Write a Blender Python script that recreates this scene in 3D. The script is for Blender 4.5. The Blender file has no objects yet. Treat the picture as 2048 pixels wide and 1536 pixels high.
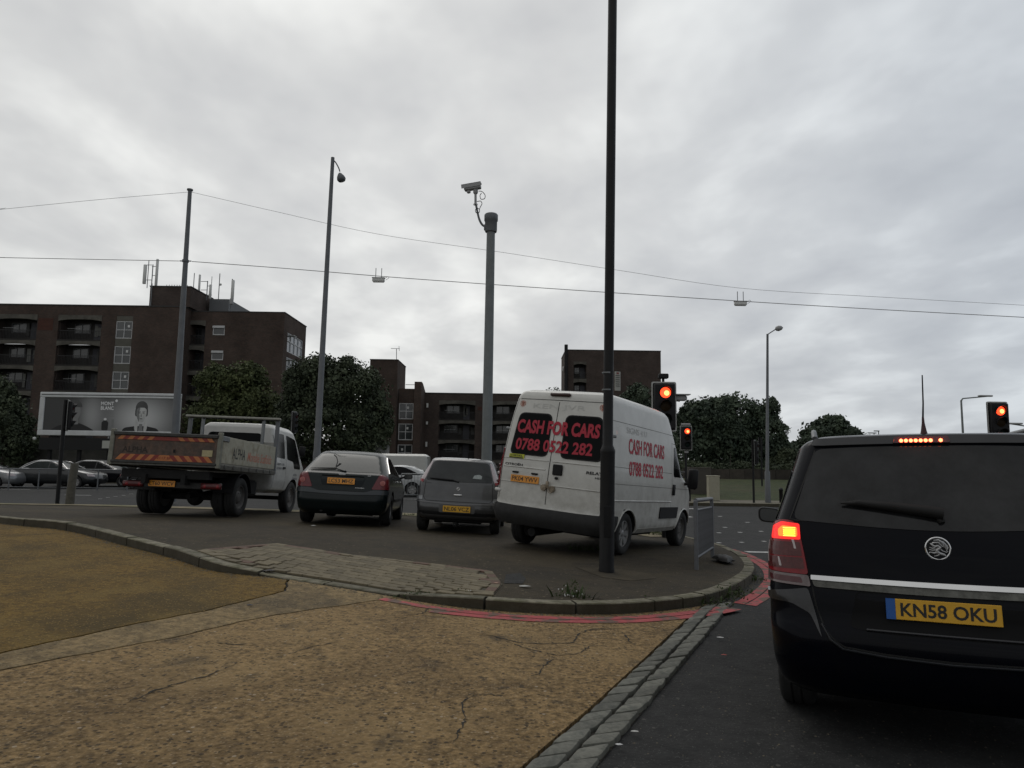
import bpy, math, random
import numpy as np
from mathutils import Vector, Matrix
from mathutils.geometry import delaunay_2d_cdt

random.seed(7)
np.random.seed(7)
SC = bpy.context.scene
COL = SC.collection

# ------------------------------------------------------------------ camera
F = 1420.0                       # focal length in pixels of a 2048 wide frame
CAM_H = 1.45
PITCH = math.atan(157.0 / F)
ROLL = 0.014
_f = Vector((0, math.cos(PITCH), math.sin(PITCH)))
_u0 = Vector((0, -math.sin(PITCH), math.cos(PITCH)))
_r0 = Vector((1, 0, 0))
_r = _r0 * math.cos(ROLL) + _u0 * math.sin(ROLL)
_u = -_r0 * math.sin(ROLL) + _u0 * math.cos(ROLL)
cam_data = bpy.data.cameras.new("camera")
cam_data.sensor_width = 36.0
cam_data.sensor_fit = 'HORIZONTAL'
cam_data.lens = 36.0 * F / 2048.0
cam_data.clip_start = 0.05
cam_data.clip_end = 3000
cam = bpy.data.objects.new("camera", cam_data)
COL.objects.link(cam)
M = Matrix.Identity(4)
for i in range(3):
    M[i][0] = _r[i]; M[i][1] = _u[i]; M[i][2] = -_f[i]
M[2][3] = CAM_H
cam.matrix_world = M
SC.camera = cam

# ------------------------------------------------------------------ sky, overcast
SUN_EL, SUN_AZ = math.radians(52), math.radians(-25)     # azimuth measured from +Y towards +X
world = bpy.data.worlds.new("World")
SC.world = world
world.use_nodes = True
nt = world.node_tree
nt.nodes.clear()
def wn(t, **kw):
    n = nt.nodes.new(t)
    for k, v in kw.items():
        if k.startswith('i_'):
            n.inputs[k[2:].replace('_', ' ')].default_value = v
        else:
            setattr(n, k, v)
    return n
def wl(a, b): nt.links.new(a, b)
out = wn('ShaderNodeOutputWorld')
sky = wn('ShaderNodeTexSky', sky_type='NISHITA', sun_disc=False, sun_elevation=SUN_EL, sun_rotation=SUN_AZ)
bg1 = wn('ShaderNodeBackground'); bg1.inputs['Strength'].default_value = 0.05
wl(sky.outputs[0], bg1.inputs[0])
tc = wn('ShaderNodeTexCoord')
sep = wn('ShaderNodeSeparateXYZ'); wl(tc.outputs['Generated'], sep.inputs[0])
def wmath(op, a, b=None):
    n = wn('ShaderNodeMath', operation=op)
    for i, q in enumerate((a, b)):
        if q is None: continue
        if isinstance(q, (int, float)): n.inputs[i].default_value = q
        else: wl(q, n.inputs[i])
    return n.outputs[0]
zz = wmath('ADD', wmath('ABSOLUTE', sep.outputs[2]), 0.22)
cx = wmath('DIVIDE', sep.outputs[0], zz)
cy = wmath('DIVIDE', sep.outputs[1], zz)
comb = wn('ShaderNodeCombineXYZ'); wl(cx, comb.inputs[0]); wl(cy, comb.inputs[1])
n1 = wn('ShaderNodeTexNoise'); n1.inputs['Scale'].default_value = 0.95; n1.inputs['Detail'].default_value = 6; n1.inputs['Roughness'].default_value = 0.5; n1.inputs['Distortion'].default_value = 0.2
n2 = wn('ShaderNodeTexNoise'); n2.inputs['Scale'].default_value = 3.0; n2.inputs['Detail'].default_value = 4; n2.inputs['Roughness'].default_value = 0.52; n2.inputs['Distortion'].default_value = 0.15
mp = wn('ShaderNodeMapping'); mp.inputs['Location'].default_value = (3.1, 1.7, 0); mp.inputs['Rotation'].default_value = (0, 0, 0.5); mp.inputs['Scale'].default_value = (1, 0.8, 1)
wl(comb.outputs[0], mp.inputs[0])
wl(mp.outputs[0], n1.inputs['Vector']); wl(mp.outputs[0], n2.inputs['Vector'])
mixn = wmath('ADD', wmath('MULTIPLY', n1.outputs[0], 0.42), wmath('MULTIPLY', n2.outputs[0], 0.58))
ramp = wn('ShaderNodeValToRGB')
e = ramp.color_ramp.elements
e[0].position = 0.35; e[0].color = (0.51, 0.517, 0.525, 1)
e[1].position = 0.63; e[1].color = (0.82, 0.825, 0.805, 1)
m_ = ramp.color_ramp.elements.new(0.50); m_.color = (0.63, 0.635, 0.63, 1)
wl(mixn, ramp.inputs[0])
# the cloud deck is thinner round the hidden sun and a cooler, darker grey low on the right
sund = Vector((math.sin(SUN_AZ) * math.cos(SUN_EL), math.cos(SUN_AZ) * math.cos(SUN_EL), math.sin(SUN_EL)))
glow = Vector((-0.02, math.cos(math.radians(32)), math.sin(math.radians(32))))
dt = wn('ShaderNodeVectorMath', operation='DOT_PRODUCT'); dt.inputs[1].default_value = glow
wl(tc.outputs['Generated'], dt.inputs[0])
mr = wn('ShaderNodeMapRange'); mr.inputs['From Min'].default_value = 0.2; mr.inputs['From Max'].default_value = 1.0
mr.inputs['To Min'].default_value = 0.74; mr.inputs['To Max'].default_value = 1.17
wl(dt.outputs['Value'], mr.inputs['Value'])
mrb = wn('ShaderNodeMapRange'); mrb.inputs['From Min'].default_value = 0.05; mrb.inputs['From Max'].default_value = 0.75
mrb.inputs['To Min'].default_value = 0; mrb.inputs['To Max'].default_value = 0.75
wl(sep.outputs[0], mrb.inputs['Value'])
blue = wn('ShaderNodeMixRGB', blend_type='MULTIPLY'); blue.inputs[2].default_value = (0.70, 0.78, 0.90, 1)
wl(mrb.outputs[0], blue.inputs[0]); wl(ramp.outputs[0], blue.inputs[1])
vm = wn('ShaderNodeVectorMath', operation='SCALE'); wl(blue.outputs[0], vm.inputs[0]); wl(mr.outputs[0], vm.inputs['Scale'])
bg2 = wn('ShaderNodeBackground'); wl(vm.outputs[0], bg2.inputs[0]); bg2.inputs['Strength'].default_value = 1.0
mxs = wn('ShaderNodeMixShader'); mxs.inputs[0].default_value = 0.94
wl(bg1.outputs[0], mxs.inputs[1]); wl(bg2.outputs[0], mxs.inputs[2]); wl(mxs.outputs[0], out.inputs[0])

sd = bpy.data.lights.new("sun", 'SUN'); sd.energy = 0.5; sd.angle = math.radians(35); sd.color = (1.0, 0.96, 0.90)
sun = bpy.data.objects.new("sun", sd); COL.objects.link(sun)
sun.rotation_euler = sund.to_track_quat('Z', 'Y').to_euler()
SC.view_settings.view_transform = 'Standard'
SC.view_settings.look = 'None'
SC.view_settings.exposure = 0.0
SC.view_settings.gamma = 1.0
SC.view_settings.use_curve_mapping = False

# ------------------------------------------------------------------ terrain and picking
def sstep(a, b, x):
    t = min(1, max(0, (x - a) / (b - a)))
    return t * t * (3 - 2 * t)
def G(x, y):
    """height of the road surface: it falls to the right and away from us"""
    s = np.interp(y, [0, 4, 7, 11, 14, 20, 27], [0.016, 0.024, 0.048, 0.062, 0.050, 0.022, 0.0])
    xc = 6.5 * math.tanh(x / 6.5) if x > 0 else 9 * math.tanh(x / 9)
    return float(-xc * s - 0.16 * sstep(10, 18, y))
def ray(u, v):
    return _f + _r * ((u - 1024.0) / F) + _u * ((768.0 - v) / F)
def at(u, v, Y):
    d = ray(u, v)
    return Vector((0, 0, CAM_H)) + d * (Y / d.y)
def gp(u, v, zo=0.0):
    """the point of the ground seen at a pixel; zo = height above the road"""
    d = ray(u, v); z = 0.0
    for _ in range(60):
        t = (z + zo - CAM_H) / d.z
        x, y = d.x * t, d.y * t
        z = z * 0.5 + 0.5 * G(x, y)
    return Vector((x, y))

# ------------------------------------------------------------------ object helpers
def tag(o, label=None, cat=None, group=None, kind=None):
    if label: o['label'] = label
    if cat: o['category'] = cat
    if group: o['group'] = group
    if kind: o['kind'] = kind
    return o
def empty(name, loc, rz=0.0, label=None, cat=None, group=None):
    o = bpy.data.objects.new(name, None); COL.objects.link(o)
    o.empty_display_size = 0.2
    o.location = loc; o.rotation_euler = (0, 0, rz)
    return tag(o, label, cat, group)
def link_mesh(name, me, parent=None, loc=None):
    o = bpy.data.objects.new(name, me); COL.objects.link(o)
    if parent is not None: o.parent = parent
    if loc is not None: o.location = loc
    return o
def copy_tree(o, parent=None):
    c = o.copy(); COL.objects.link(c)
    if parent is not None: c.parent = parent
    for ch in [q for q in bpy.data.objects if q.parent == o]:
        copy_tree(ch, c)
    return c

def islands(mb):
    par = list(range(len(mb.v)))
    def fd(a):
        while par[a] != a: par[a] = par[par[a]]; a = par[a]
        return a
    for f in mb.f:
        r = fd(f[0])
        for i in f[1:]: par[fd(i)] = r
    g = {}
    for f in mb.f: g.setdefault(fd(f[0]), []).append(f)
    out = []
    for fs in g.values():
        ids = sorted({i for f in fs for i in f}); mp_ = {k: n for n, k in enumerate(ids)}
        m = MB(); m.v = [mb.v[i] for i in ids]; m.f = [tuple(mp_[i] for i in f) for f in fs]; out.append(m)
    return out
class MB:
    def split(s, name, mat, parent=None, smooth=None):
        for m in islands(s): o = m.build(name, mat, parent, smooth)
        return o
    def __init__(s): s.v = []; s.f = []
    def add(s, vs, fs, M=None):
        b = len(s.v)
        if M is not None: vs = [M @ Vector(p) for p in vs]
        s.v += [tuple(p) for p in vs]
        s.f += [tuple(b + i for i in f) for f in fs]
        return s
    def box(s, c, d, M=None, bev=0.0):
        hx, hy, hz = d[0] / 2, d[1] / 2, d[2] / 2
        if bev <= 0:
            vs = [(c[0] + i * hx, c[1] + j * hy, c[2] + k * hz) for i in (-1, 1) for j in (-1, 1) for k in (-1, 1)]
            fs = [(0, 1, 3, 2), (4, 6, 7, 5), (0, 4, 5, 1), (2, 3, 7, 6), (0, 2, 6, 4), (1, 5, 7, 3)]
        else:
            b = min(bev, hx * .9, hy * .9, hz * .9)
            vs = []; idx = {}
            for i in (-1, 1):
                for j in (-1, 1):
                    for k in (-1, 1):
                        for a in range(3):
                            p = [i * (hx - b), j * (hy - b), k * (hz - b)]
                            p[a] += (i, j, k)[a] * b
                            idx[(i, j, k, a)] = len(vs)
                            vs.append((c[0] + p[0], c[1] + p[1], c[2] + p[2]))
            fs = []
            for a in range(3):
                o1, o2 = [q for q in range(3) if q != a]
                for sg in (-1, 1):
                    ring = []
                    for (p, q) in ((-1, -1), (1, -1), (1, 1), (-1, 1)):
                        t = [0, 0, 0]; t[a] = sg; t[o1] = p; t[o2] = q
                        ring.append(idx[(t[0], t[1], t[2], a)])
                    fs.append(tuple(ring if (sg > 0) == (a != 1) else ring[::-1]))
            for a in range(3):
                o1, o2 = [q for q in range(3) if q != a]
                for p in (-1, 1):
                    for q in (-1, 1):
                        t0 = [0, 0, 0]; t0[o1] = p; t0[o2] = q
                        A = list(t0); A[a] = -1; B = list(t0); B[a] = 1
                        fs.append((idx[(*A, o1)], idx[(*B, o1)], idx[(*B, o2)], idx[(*A, o2)]))
            for i in (-1, 1):
                for j in (-1, 1):
                    for k in (-1, 1):
                        fs.append(tuple(idx[(i, j, k, a)] for a in range(3)))
        return s.add(vs, fs, M)
    def tube(s, path, r, n=8, caps=True, M=None):
        path = [Vector(p) for p in path]
        rs = r if isinstance(r, (list, tuple)) else [r] * len(path)
        vs = []; fs = []
        prev = None
        for i, p in enumerate(path):
            if i == 0: d = path[1] - p
            elif i == len(path) - 1: d = p - path[-2]
            else: d = (path[i + 1] - p).normalized() + (p - path[i - 1]).normalized()
            d.normalize()
            if prev is None:
                a = Vector((0, 0, 1)) if abs(d.z) < .9 else Vector((1, 0, 0))
                e1 = d.cross(a).normalized()
            else:
                e1 = (prev - d * prev.dot(d)).normalized()
            prev = e1
            e2 = d.cross(e1)
            for k in range(n):
                t = 2 * math.pi * k / n
                vs.append(p + (e1 * math.cos(t) + e2 * math.sin(t)) * rs[i])
        for i in range(len(path) - 1):
            for k in range(n):
                a = i * n + k; b = i * n + (k + 1) % n
                fs.append((a, b, b + n, a + n))
        if caps:
            fs.append(tuple(range(n))[::-1])
            fs.append(tuple((len(path) - 1) * n + k for k in range(n)))
        return s.add(vs, fs, M)
    def lathe(s, prof, n=24, axis='z', c=(0, 0, 0), M=None, arc=1.0):
        """prof: list of (r, h)"""
        vs = []; fs = []
        for (r, h) in prof:
            for k in range(n):
                t = 2 * math.pi * k / n
                a, b = r * math.cos(t), r * math.sin(t)
                p = {'z': (a, b, h), 'x': (h, a, b), 'y': (a, h, b)}[axis]
                vs.append((c[0] + p[0], c[1] + p[1], c[2] + p[2]))
        for i in range(len(prof) - 1):
            for k in range(n):
                a = i * n + k; b = i * n + (k + 1) % n
                fs.append((a, b, b + n, a + n))
        return s.add(vs, fs, M)
    def prism(s, poly, d0, d1, plane='xz', M=None):
        """poly in a plane, extruded along the third axis from d0 to d1"""
        n = len(poly); vs = []
        for d in (d0, d1):
            for (a, b) in poly:
                vs.append({'xz': (a, d, b), 'yz': (d, a, b), 'xy': (a, b, d)}[plane])
        fs = [tuple(range(n)), tuple(range(n, 2 * n))[::-1]]
        for i in range(n):
            j = (i + 1) % n
            fs.append((i, i + n, j + n, j))
        return s.add(vs, fs, M)
    def build(s, name, mat, parent=None, smooth=None, loc=None, mats=None):
        me = bpy.data.meshes.new(name)
        me.from_pydata(s.v, [], s.f)
        import bmesh
        bm = bmesh.new(); bm.from_mesh(me)
        bmesh.ops.recalc_face_normals(bm, faces=bm.faces)
        bm.to_mesh(me); bm.free()
        if mat is not None: me.materials.append(mat)
        if smooth is not None:
            me.polygons.foreach_set('use_smooth', [True] * len(me.polygons))
            me.set_sharp_from_angle(angle=math.radians(smooth))
        me.update()
        return link_mesh(name, me, parent, loc)

def rpoly(pts, r, k=4):
    """round the corners of a 2D polygon"""
    out = []; n = len(pts)
    for i in range(n):
        p = Vector(pts[i]); a = Vector(pts[i - 1]); b = Vector(pts[(i + 1) % n])
        rr = r[i] if isinstance(r, (list, tuple)) else r
        da, db = a - p, b - p
        q = min(rr, da.length * .49, db.length * .49)
        if q <= 1e-6: out.append(tuple(p)); continue
        A = p + da.normalized() * q; B = p + db.normalized() * q
        for j in range(k + 1):
            t = j / k
            out.append(tuple(A * (1 - t) ** 2 + p * 2 * t * (1 - t) + B * t * t))
    return out
def inpoly(x, y, poly):
    c = False; n = len(poly); j = n - 1
    for i in range(n):
        xi, yi = poly[i]; xj, yj = poly[j]
        if (yi > y) != (yj > y) and x < (xj - xi) * (y - yi) / (yj - yi) + xi: c = not c
        j = i
    return c
def pdist(x, y, poly):
    m = 1e9
    for i in range(len(poly)):
        ax, ay = poly[i - 1]; bx, by = poly[i]
        dx, dy = bx - ax, by - ay
        L = dx * dx + dy * dy
        t = 0 if L == 0 else max(0, min(1, ((x - ax) * dx + (y - ay) * dy) / L))
        m = min(m, math.hypot(ax + t * dx - x, ay + t * dy - y))
    return m
def densify(poly, step, closed=True):
    out = []
    n = len(poly)
    for i in range(n if closed else n - 1):
        a = Vector(poly[i]); b = Vector(poly[(i + 1) % n])
        k = max(1, int(math.ceil((b - a).length / step)))
        for j in range(k): out.append(tuple(a + (b - a) * (j / k)))
    if not closed: out.append(tuple(poly[-1]))
    return out
def fill2d(poly, grid):
    """constrained triangulation of a polygon with grid points inside"""
    pl = densify(poly, grid)
    pts = [Vector(p) for p in pl]
    xs = [p[0] for p in pl]; ys = [p[1] for p in pl]
    nx = int((max(xs) - min(xs)) / grid); ny = int((max(ys) - min(ys)) / grid)
    if nx * ny < 40000:
        for i in range(1, nx + 1):
            for j in range(1, ny + 1):
                x = min(xs) + i * grid; y = min(ys) + j * grid
                if inpoly(x, y, pl) and pdist(x, y, pl) > grid * .35: pts.append(Vector((x, y)))
    r = delaunay_2d_cdt(pts, [], [list(range(len(pl)))], 1, 1e-6)
    return [tuple(v) for v in r[0]], [tuple(f) for f in r[2]]
def bound_edges(fs):
    cnt = {}
    for f in fs:
        for i in range(len(f)):
            a, b = f[i], f[(i + 1) % len(f)]
            cnt[(min(a, b), max(a, b))] = cnt.get((min(a, b), max(a, b)), []) + [(a, b)]
    return [v[0] for v in cnt.values() if len(v) == 1]
def catmull(pts, k=8, closed=False):
    P = [Vector(p) for p in pts]; out = []
    n = len(P)
    for i in range(n if closed else n - 1):
        p1 = P[i]; p2 = P[(i + 1) % n]
        p0 = P[i - 1] if (i > 0 or closed) else p1 * 2 - p2
        p3 = P[(i + 2) % n] if (i + 2 < n or closed) else p2 * 2 - p1
        for j in range(k):
            t = j / k
            out.append(((p1 * 2) + (p2 - p0) * t + (p0 * 2 - p1 * 5 + p2 * 4 - p3) * t * t + (p1 * 3 - p0 - p2 * 3 + p3) * t ** 3) * 0.5)
    if not closed: out.append(P[-1])
    return out
def resample(pts, step):
    """points at equal spacing along a polyline"""
    P = [Vector(p) for p in pts]; L = [0]
    for a, b in zip(P, P[1:]): L.append(L[-1] + (b - a).length)
    n = max(1, int(round(L[-1] / step))); out = []
    for i in range(n + 1):
        d = L[-1] * i / n
        j = max(0, min(len(P) - 2, int(np.searchsorted(L, d)) - 1))
        t = (d - L[j]) / max(1e-9, L[j + 1] - L[j])
        out.append(P[j] + (P[j + 1] - P[j]) * t)
    return out

def text_mesh(txt, w, h, bold=0.0, depth=0.0, font_sp=1.0, shear=0.0):
    """flat letters centred on the origin in x,z, stretched to w by h (capital height)"""
    cu = bpy.data.curves.new('t', 'FONT'); cu.body = txt; cu.size = 1.0
    cu.offset = bold; cu.space_character = font_sp; cu.resolution_u = 3; cu.shear = shear
    ob = bpy.data.objects.new('t', cu); COL.objects.link(ob)
    dg = bpy.context.evaluated_depsgraph_get()
    me = bpy.data.meshes.new_from_object(ob.evaluated_get(dg))
    vs = np.array([v.co[:] for v in me.vertices]); fs = [tuple(p.vertices) for p in me.polygons]
    bpy.data.objects.remove(ob); bpy.data.curves.remove(cu); bpy.data.meshes.remove(me)
    x0, x1 = vs[:, 0].min(), vs[:, 0].max(); y0, y1 = vs[:, 1].min(), vs[:, 1].max()
    vs[:, 0] = (vs[:, 0] - (x0 + x1) / 2) * w / (x1 - x0)
    vs[:, 1] = (vs[:, 1] - (y0 + y1) / 2) * h / (y1 - y0)
    return [(a, b) for a, b, c in vs], fs

# ------------------------------------------------------------------ materials
def mat(name, col, rough=0.6, metal=0.0, var=0.0, vscale=8.0, bump=0.0, bscale=40.0, spec=0.5, coat=0.0,
        emit=None, estr=0.0, col2=None, c2pos=(0.45, 0.6), rvar=0.0, orand=0.0, detail=6, dirt=None):
    m = bpy.data.materials.new(name); m.use_nodes = True
    t = m.node_tree; b = t.nodes['Principled BSDF']
    c4 = (*col, 1)
    b.inputs['Base Color'].default_value = c4
    b.inputs['Roughness'].default_value = rough
    b.inputs['Metallic'].default_value = metal
    b.inputs['Specular IOR Level'].default_value = spec
    b.inputs['Coat Weight'].default_value = coat
    b.inputs['Coat Roughness'].default_value = 0.04
    co = t.nodes.new('ShaderNodeTexCoord')
    cur = None
    def noise(sc, d=detail, r=0.6):
        n = t.nodes.new('ShaderNodeTexNoise'); n.inputs['Scale'].default_value = sc
        n.inputs['Detail'].default_value = d; n.inputs['Roughness'].default_value = r
        t.links.new(co.outputs['Object'], n.inputs['Vector'])
        return n.outputs[0]
    if col2 is not None:
        r = t.nodes.new('ShaderNodeValToRGB'); el = r.color_ramp.elements
        el[0].position = c2pos[0]; el[0].color = c4
        el[1].position = c2pos[1]; el[1].color = (*col2, 1)
        t.links.new(noise(vscale), r.inputs[0]); cur = r.outputs[0]
    if var > 0:
        mr = t.nodes.new('ShaderNodeMapRange'); mr.inputs['From Min'].default_value = .3; mr.inputs['From Max'].default_value = .7
        mr.inputs['To Min'].default_value = 1 - var; mr.inputs['To Max'].default_value = 1 + var
        t.links.new(noise(vscale * 1.7, 8, .7), mr.inputs['Value'])
        s = t.nodes.new('ShaderNodeVectorMath'); s.operation = 'SCALE'
        if cur is None:
            s.inputs[0].default_value = col
        else: t.links.new(cur, s.inputs[0])
        t.links.new(mr.outputs[0], s.inputs['Scale']); cur = s.outputs[0]
    if orand > 0:
        oi = t.nodes.new('ShaderNodeObjectInfo')
        mr = t.nodes.new('ShaderNodeMapRange'); mr.inputs['To Min'].default_value = 1 - orand; mr.inputs['To Max'].default_value = 1 + orand
        t.links.new(oi.outputs['Random'], mr.inputs['Value'])
        s = t.nodes.new('ShaderNodeVectorMath'); s.operation = 'SCALE'
        if cur is None: s.inputs[0].default_value = col
        else: t.links.new(cur, s.inputs[0])
        t.links.new(mr.outputs[0], s.inputs['Scale']); cur = s.outputs[0]
    if dirt is not None:      # (colour, z low, z high, amount): road dirt thrown up the lower body
        dc, z0, z1, am = dirt
        sp = t.nodes.new('ShaderNodeSeparateXYZ'); t.links.new(co.outputs['Object'], sp.inputs[0])
        mr = t.nodes.new('ShaderNodeMapRange'); mr.inputs['From Min'].default_value = z0; mr.inputs['From Max'].default_value = z1
        mr.inputs['To Min'].default_value = 1.0; mr.inputs['To Max'].default_value = 0.12
        t.links.new(sp.outputs[2], mr.inputs['Value'])
        mul = t.nodes.new('ShaderNodeMath'); mul.operation = 'MULTIPLY'
        r2 = t.nodes.new('ShaderNodeMapRange'); r2.inputs['From Min'].default_value = .35; r2.inputs['From Max'].default_value = .65
        r2.inputs['To Min'].default_value = 0; r2.inputs['To Max'].default_value = am
        t.links.new(noise(3.5, 8, .75), r2.inputs['Value'])
        t.links.new(mr.outputs[0], mul.inputs[0]); t.links.new(r2.outputs[0], mul.inputs[1])
        mx = t.nodes.new('ShaderNodeMixRGB'); mx.inputs[2].default_value = (*dc, 1)
        if cur is None: mx.inputs[1].default_value = c4
        else: t.links.new(cur, mx.inputs[1])
        t.links.new(mul.outputs[0], mx.inputs[0]); cur = mx.outputs[0]
    if cur is not None: t.links.new(cur, b.inputs['Base Color'])
    if rvar > 0:
        mr = t.nodes.new('ShaderNodeMapRange'); mr.inputs['To Min'].default_value = max(0, rough - rvar); mr.inputs['To Max'].default_value = min(1, rough + rvar)
        t.links.new(noise(vscale * .6, 6, .6), mr.inputs['Value']); t.links.new(mr.outputs[0], b.inputs['Roughness'])
    if bump > 0:
        bn = t.nodes.new('ShaderNodeBump'); bn.inputs['Strength'].default_value = 1.0; bn.inputs['Distance'].default_value = bump
        t.links.new(noise(bscale, 8, .7), bn.inputs['Height']); t.links.new(bn.outputs[0], b.inputs['Normal'])
    if emit is not None:
        b.inputs['Emission Color'].default_value = (*emit, 1); b.inputs['Emission Strength'].default_value = estr
    return m

MT = {}
MT['black_rubber'] = mat('black_rubber', (0.018, 0.018, 0.018), 0.85, var=.25, vscale=6, bump=.002, bscale=60)
MT['black_plastic'] = mat('black_plastic', (0.012, 0.012, 0.013), 0.6, spec=.25, var=.2, vscale=5)
MT['under_body'] = mat('under_body', (0.010, 0.010, 0.010), 0.9, var=.3, vscale=4)
MT['rim_metal'] = mat('rim_metal', (0.35, 0.35, 0.35), 0.45, 0.6, var=.2, vscale=8, dirt=((.08, .065, .05), -.6, .6, .5))
MT['dark_rim'] = mat('dark_rim', (0.11, 0.105, 0.10), 0.7, 0.3, var=.3, vscale=8)
MT['chrome'] = mat('chrome', (0.75, 0.75, 0.75), 0.16, 1.0, rvar=.06, vscale=6)
MT['silver_plastic'] = mat('silver_plastic', (0.45, 0.45, 0.45), 0.35, 0.7)
MT['galvanised'] = mat('galvanised', (0.20, 0.21, 0.215), 0.55, 0.5, var=.18, vscale=5, rvar=.1)
MT['grey_pole'] = mat('grey_pole', (0.17, 0.185, 0.185), 0.6, 0.1, var=.14, vscale=3)
MT['dark_pole'] = mat('dark_pole', (0.135, 0.142, 0.150), 0.6, 0.2, var=.15, vscale=3)
MT['black_pole'] = mat('black_pole', (0.008, 0.008, 0.0085), 0.5, 0.0, spec=.3, var=.3, vscale=5, bump=.002, bscale=14, rvar=.12)
MT['wire'] = mat('wire', (0.26, 0.26, 0.26), 0.6)
MT['camera_shell'] = mat('camera_shell', (0.32, 0.32, 0.32), 0.5, var=.1)
MT['white_plastic'] = mat('white_plastic', (0.62, 0.62, 0.60), 0.5, var=.06)
MT['letter_black'] = mat('letter_black', (0.012, 0.012, 0.012), 0.5)
MT['letter_red'] = mat('letter_red', (0.42, 0.012, 0.035), 0.5, var=.12, vscale=14)
MT['letter_faded'] = mat('letter_faded', (0.47, 0.16, 0.10), 0.6, var=.25, vscale=14)
MT['plate_yellow'] = mat('plate_yellow', (0.66, 0.36, 0.02), 0.4, var=.06)
MT['plate_orange'] = mat('plate_orange', (0.72, 0.29, 0.03), 0.4, var=.06)
MT['eu_blue'] = mat('eu_blue', (0.01, 0.09, 0.34), 0.4)
MT['glass_dark'] = mat('glass_dark', (0.003, 0.0035, 0.004), 0.10, spec=.10, rvar=.03, vscale=3)
MT['glass_grey'] = mat('glass_grey', (0.024, 0.027, 0.028), 0.10, spec=.45, var=.35, vscale=1.6)
MT['glass_green'] = mat('glass_green', (0.022, 0.028, 0.027), 0.10, spec=.13, var=.3, vscale=2.0)
MT['window_pane'] = mat('window_pane', (0.03, 0.034, 0.036), 0.12, spec=.8, orand=.4)
MT['lamp_red'] = mat('lamp_red', (0.22, 0.006, 0.012), 0.18, spec=.4, coat=.2, var=.2, vscale=12)
MT['lamp_clear'] = mat('lamp_clear', (0.42, 0.36, 0.36), 0.15, spec=.7, coat=.6, var=.2, vscale=12)
MT['lamp_dark'] = mat('lamp_dark', (0.07, 0.008, 0.012), 0.2, coat=.5)
MT['seam'] = mat('seam', (0.006, 0.006, 0.006), 0.8)
# ------------------------------------------------------------------ ground materials
def ground_mat(name, cols, scales, bump, bscale, speck=None, patch=None, rough=.9, crackle=0.0):
    """cols: dark, light; speck: (colour, scale, threshold, amount); patch: (colour, scale, lo, hi)"""
    m = bpy.data.materials.new(name); m.use_nodes = True
    t = m.node_tree; b = t.nodes['Principled BSDF']; b.inputs['Roughness'].default_value = rough
    b.inputs['Specular IOR Level'].default_value = .3
    co = t.nodes.new('ShaderNodeTexCoord')
    def noise(sc, d=6, r=.6, dist=0):
        n = t.nodes.new('ShaderNodeTexNoise'); n.inputs['Scale'].default_value = sc
        n.inputs['Detail'].default_value = d; n.inputs['Roughness'].default_value = r; n.inputs['Distortion'].default_value = dist
        t.links.new(co.outputs['Object'], n.inputs['Vector']); return n.outputs[0]
    r = t.nodes.new('ShaderNodeValToRGB'); el = r.color_ramp.elements
    el[0].position = .38; el[0].color = (*cols[0], 1); el[1].position = .62; el[1].color = (*cols[1], 1)
    t.links.new(noise(scales[0], 9, .72), r.inputs[0]); cur = r.outputs[0]
    if patch:
        for (pc, ps, lo, hi, am) in patch:
            mr = t.nodes.new('ShaderNodeMapRange'); mr.inputs['From Min'].default_value = lo; mr.inputs['From Max'].default_value = hi
            mr.inputs['To Max'].default_value = am
            t.links.new(noise(ps, 5, .6, .4), mr.inputs['Value'])
            mx = t.nodes.new('ShaderNodeMixRGB'); mx.inputs[2].default_value = (*pc, 1)
            t.links.new(mr.outputs[0], mx.inputs[0]); t.links.new(cur, mx.inputs[1]); cur = mx.outputs[0]
    vor = None
    if speck:
        for (sc_, ss, th, am) in speck:
            v = t.nodes.new('ShaderNodeTexVoronoi'); v.inputs['Scale'].default_value = ss
            t.links.new(co.outputs['Object'], v.inputs['Vector'])
            sx = t.nodes.new('ShaderNodeSeparateColor'); t.links.new(v.outputs['Color'], sx.inputs[0])
            gt = t.nodes.new('ShaderNodeMath'); gt.operation = 'GREATER_THAN'; gt.inputs[1].default_value = th
            t.links.new(sx.outputs[0], gt.inputs[0])
            lt = t.nodes.new('ShaderNodeMath'); lt.operation = 'LESS_THAN'; lt.inputs[1].default_value = .42
            t.links.new(v.outputs['Distance'], lt.inputs[0])
            mu = t.nodes.new('ShaderNodeMath'); mu.operation = 'MULTIPLY'
            t.links.new(gt.outputs[0], mu.inputs[0]); t.links.new(lt.outputs[0], mu.inputs[1])
            m2 = t.nodes.new('ShaderNodeMath'); m2.operation = 'MULTIPLY'; m2.inputs[1].default_value = am
            t.links.new(mu.outputs[0], m2.inputs[0])
            mx = t.nodes.new('ShaderNodeMixRGB'); mx.inputs[2].default_value = (*sc_, 1)
            t.links.new(m2.outputs[0], mx.inputs[0]); t.links.new(cur, mx.inputs[1]); cur = mx.outputs[0]
            vor = v
    t.links.new(cur, b.inputs['Base Color'])
    bn = t.nodes.new('ShaderNodeBump'); bn.inputs['Strength'].default_value = 1; bn.inputs['Distance'].default_value = bump
    hh = noise(bscale, 9, .75)
    if vor is not None:
        ad = t.nodes.new('ShaderNodeMath'); ad.operation = 'SUBTRACT'
        t.links.new(hh, ad.inputs[0]); t.links.new(vor.outputs['Distance'], ad.inputs[1]); hh = ad.outputs[0]
    t.links.new(hh, bn.inputs['Height']); t.links.new(bn.outputs[0], b.inputs['Normal'])
    return m
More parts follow.
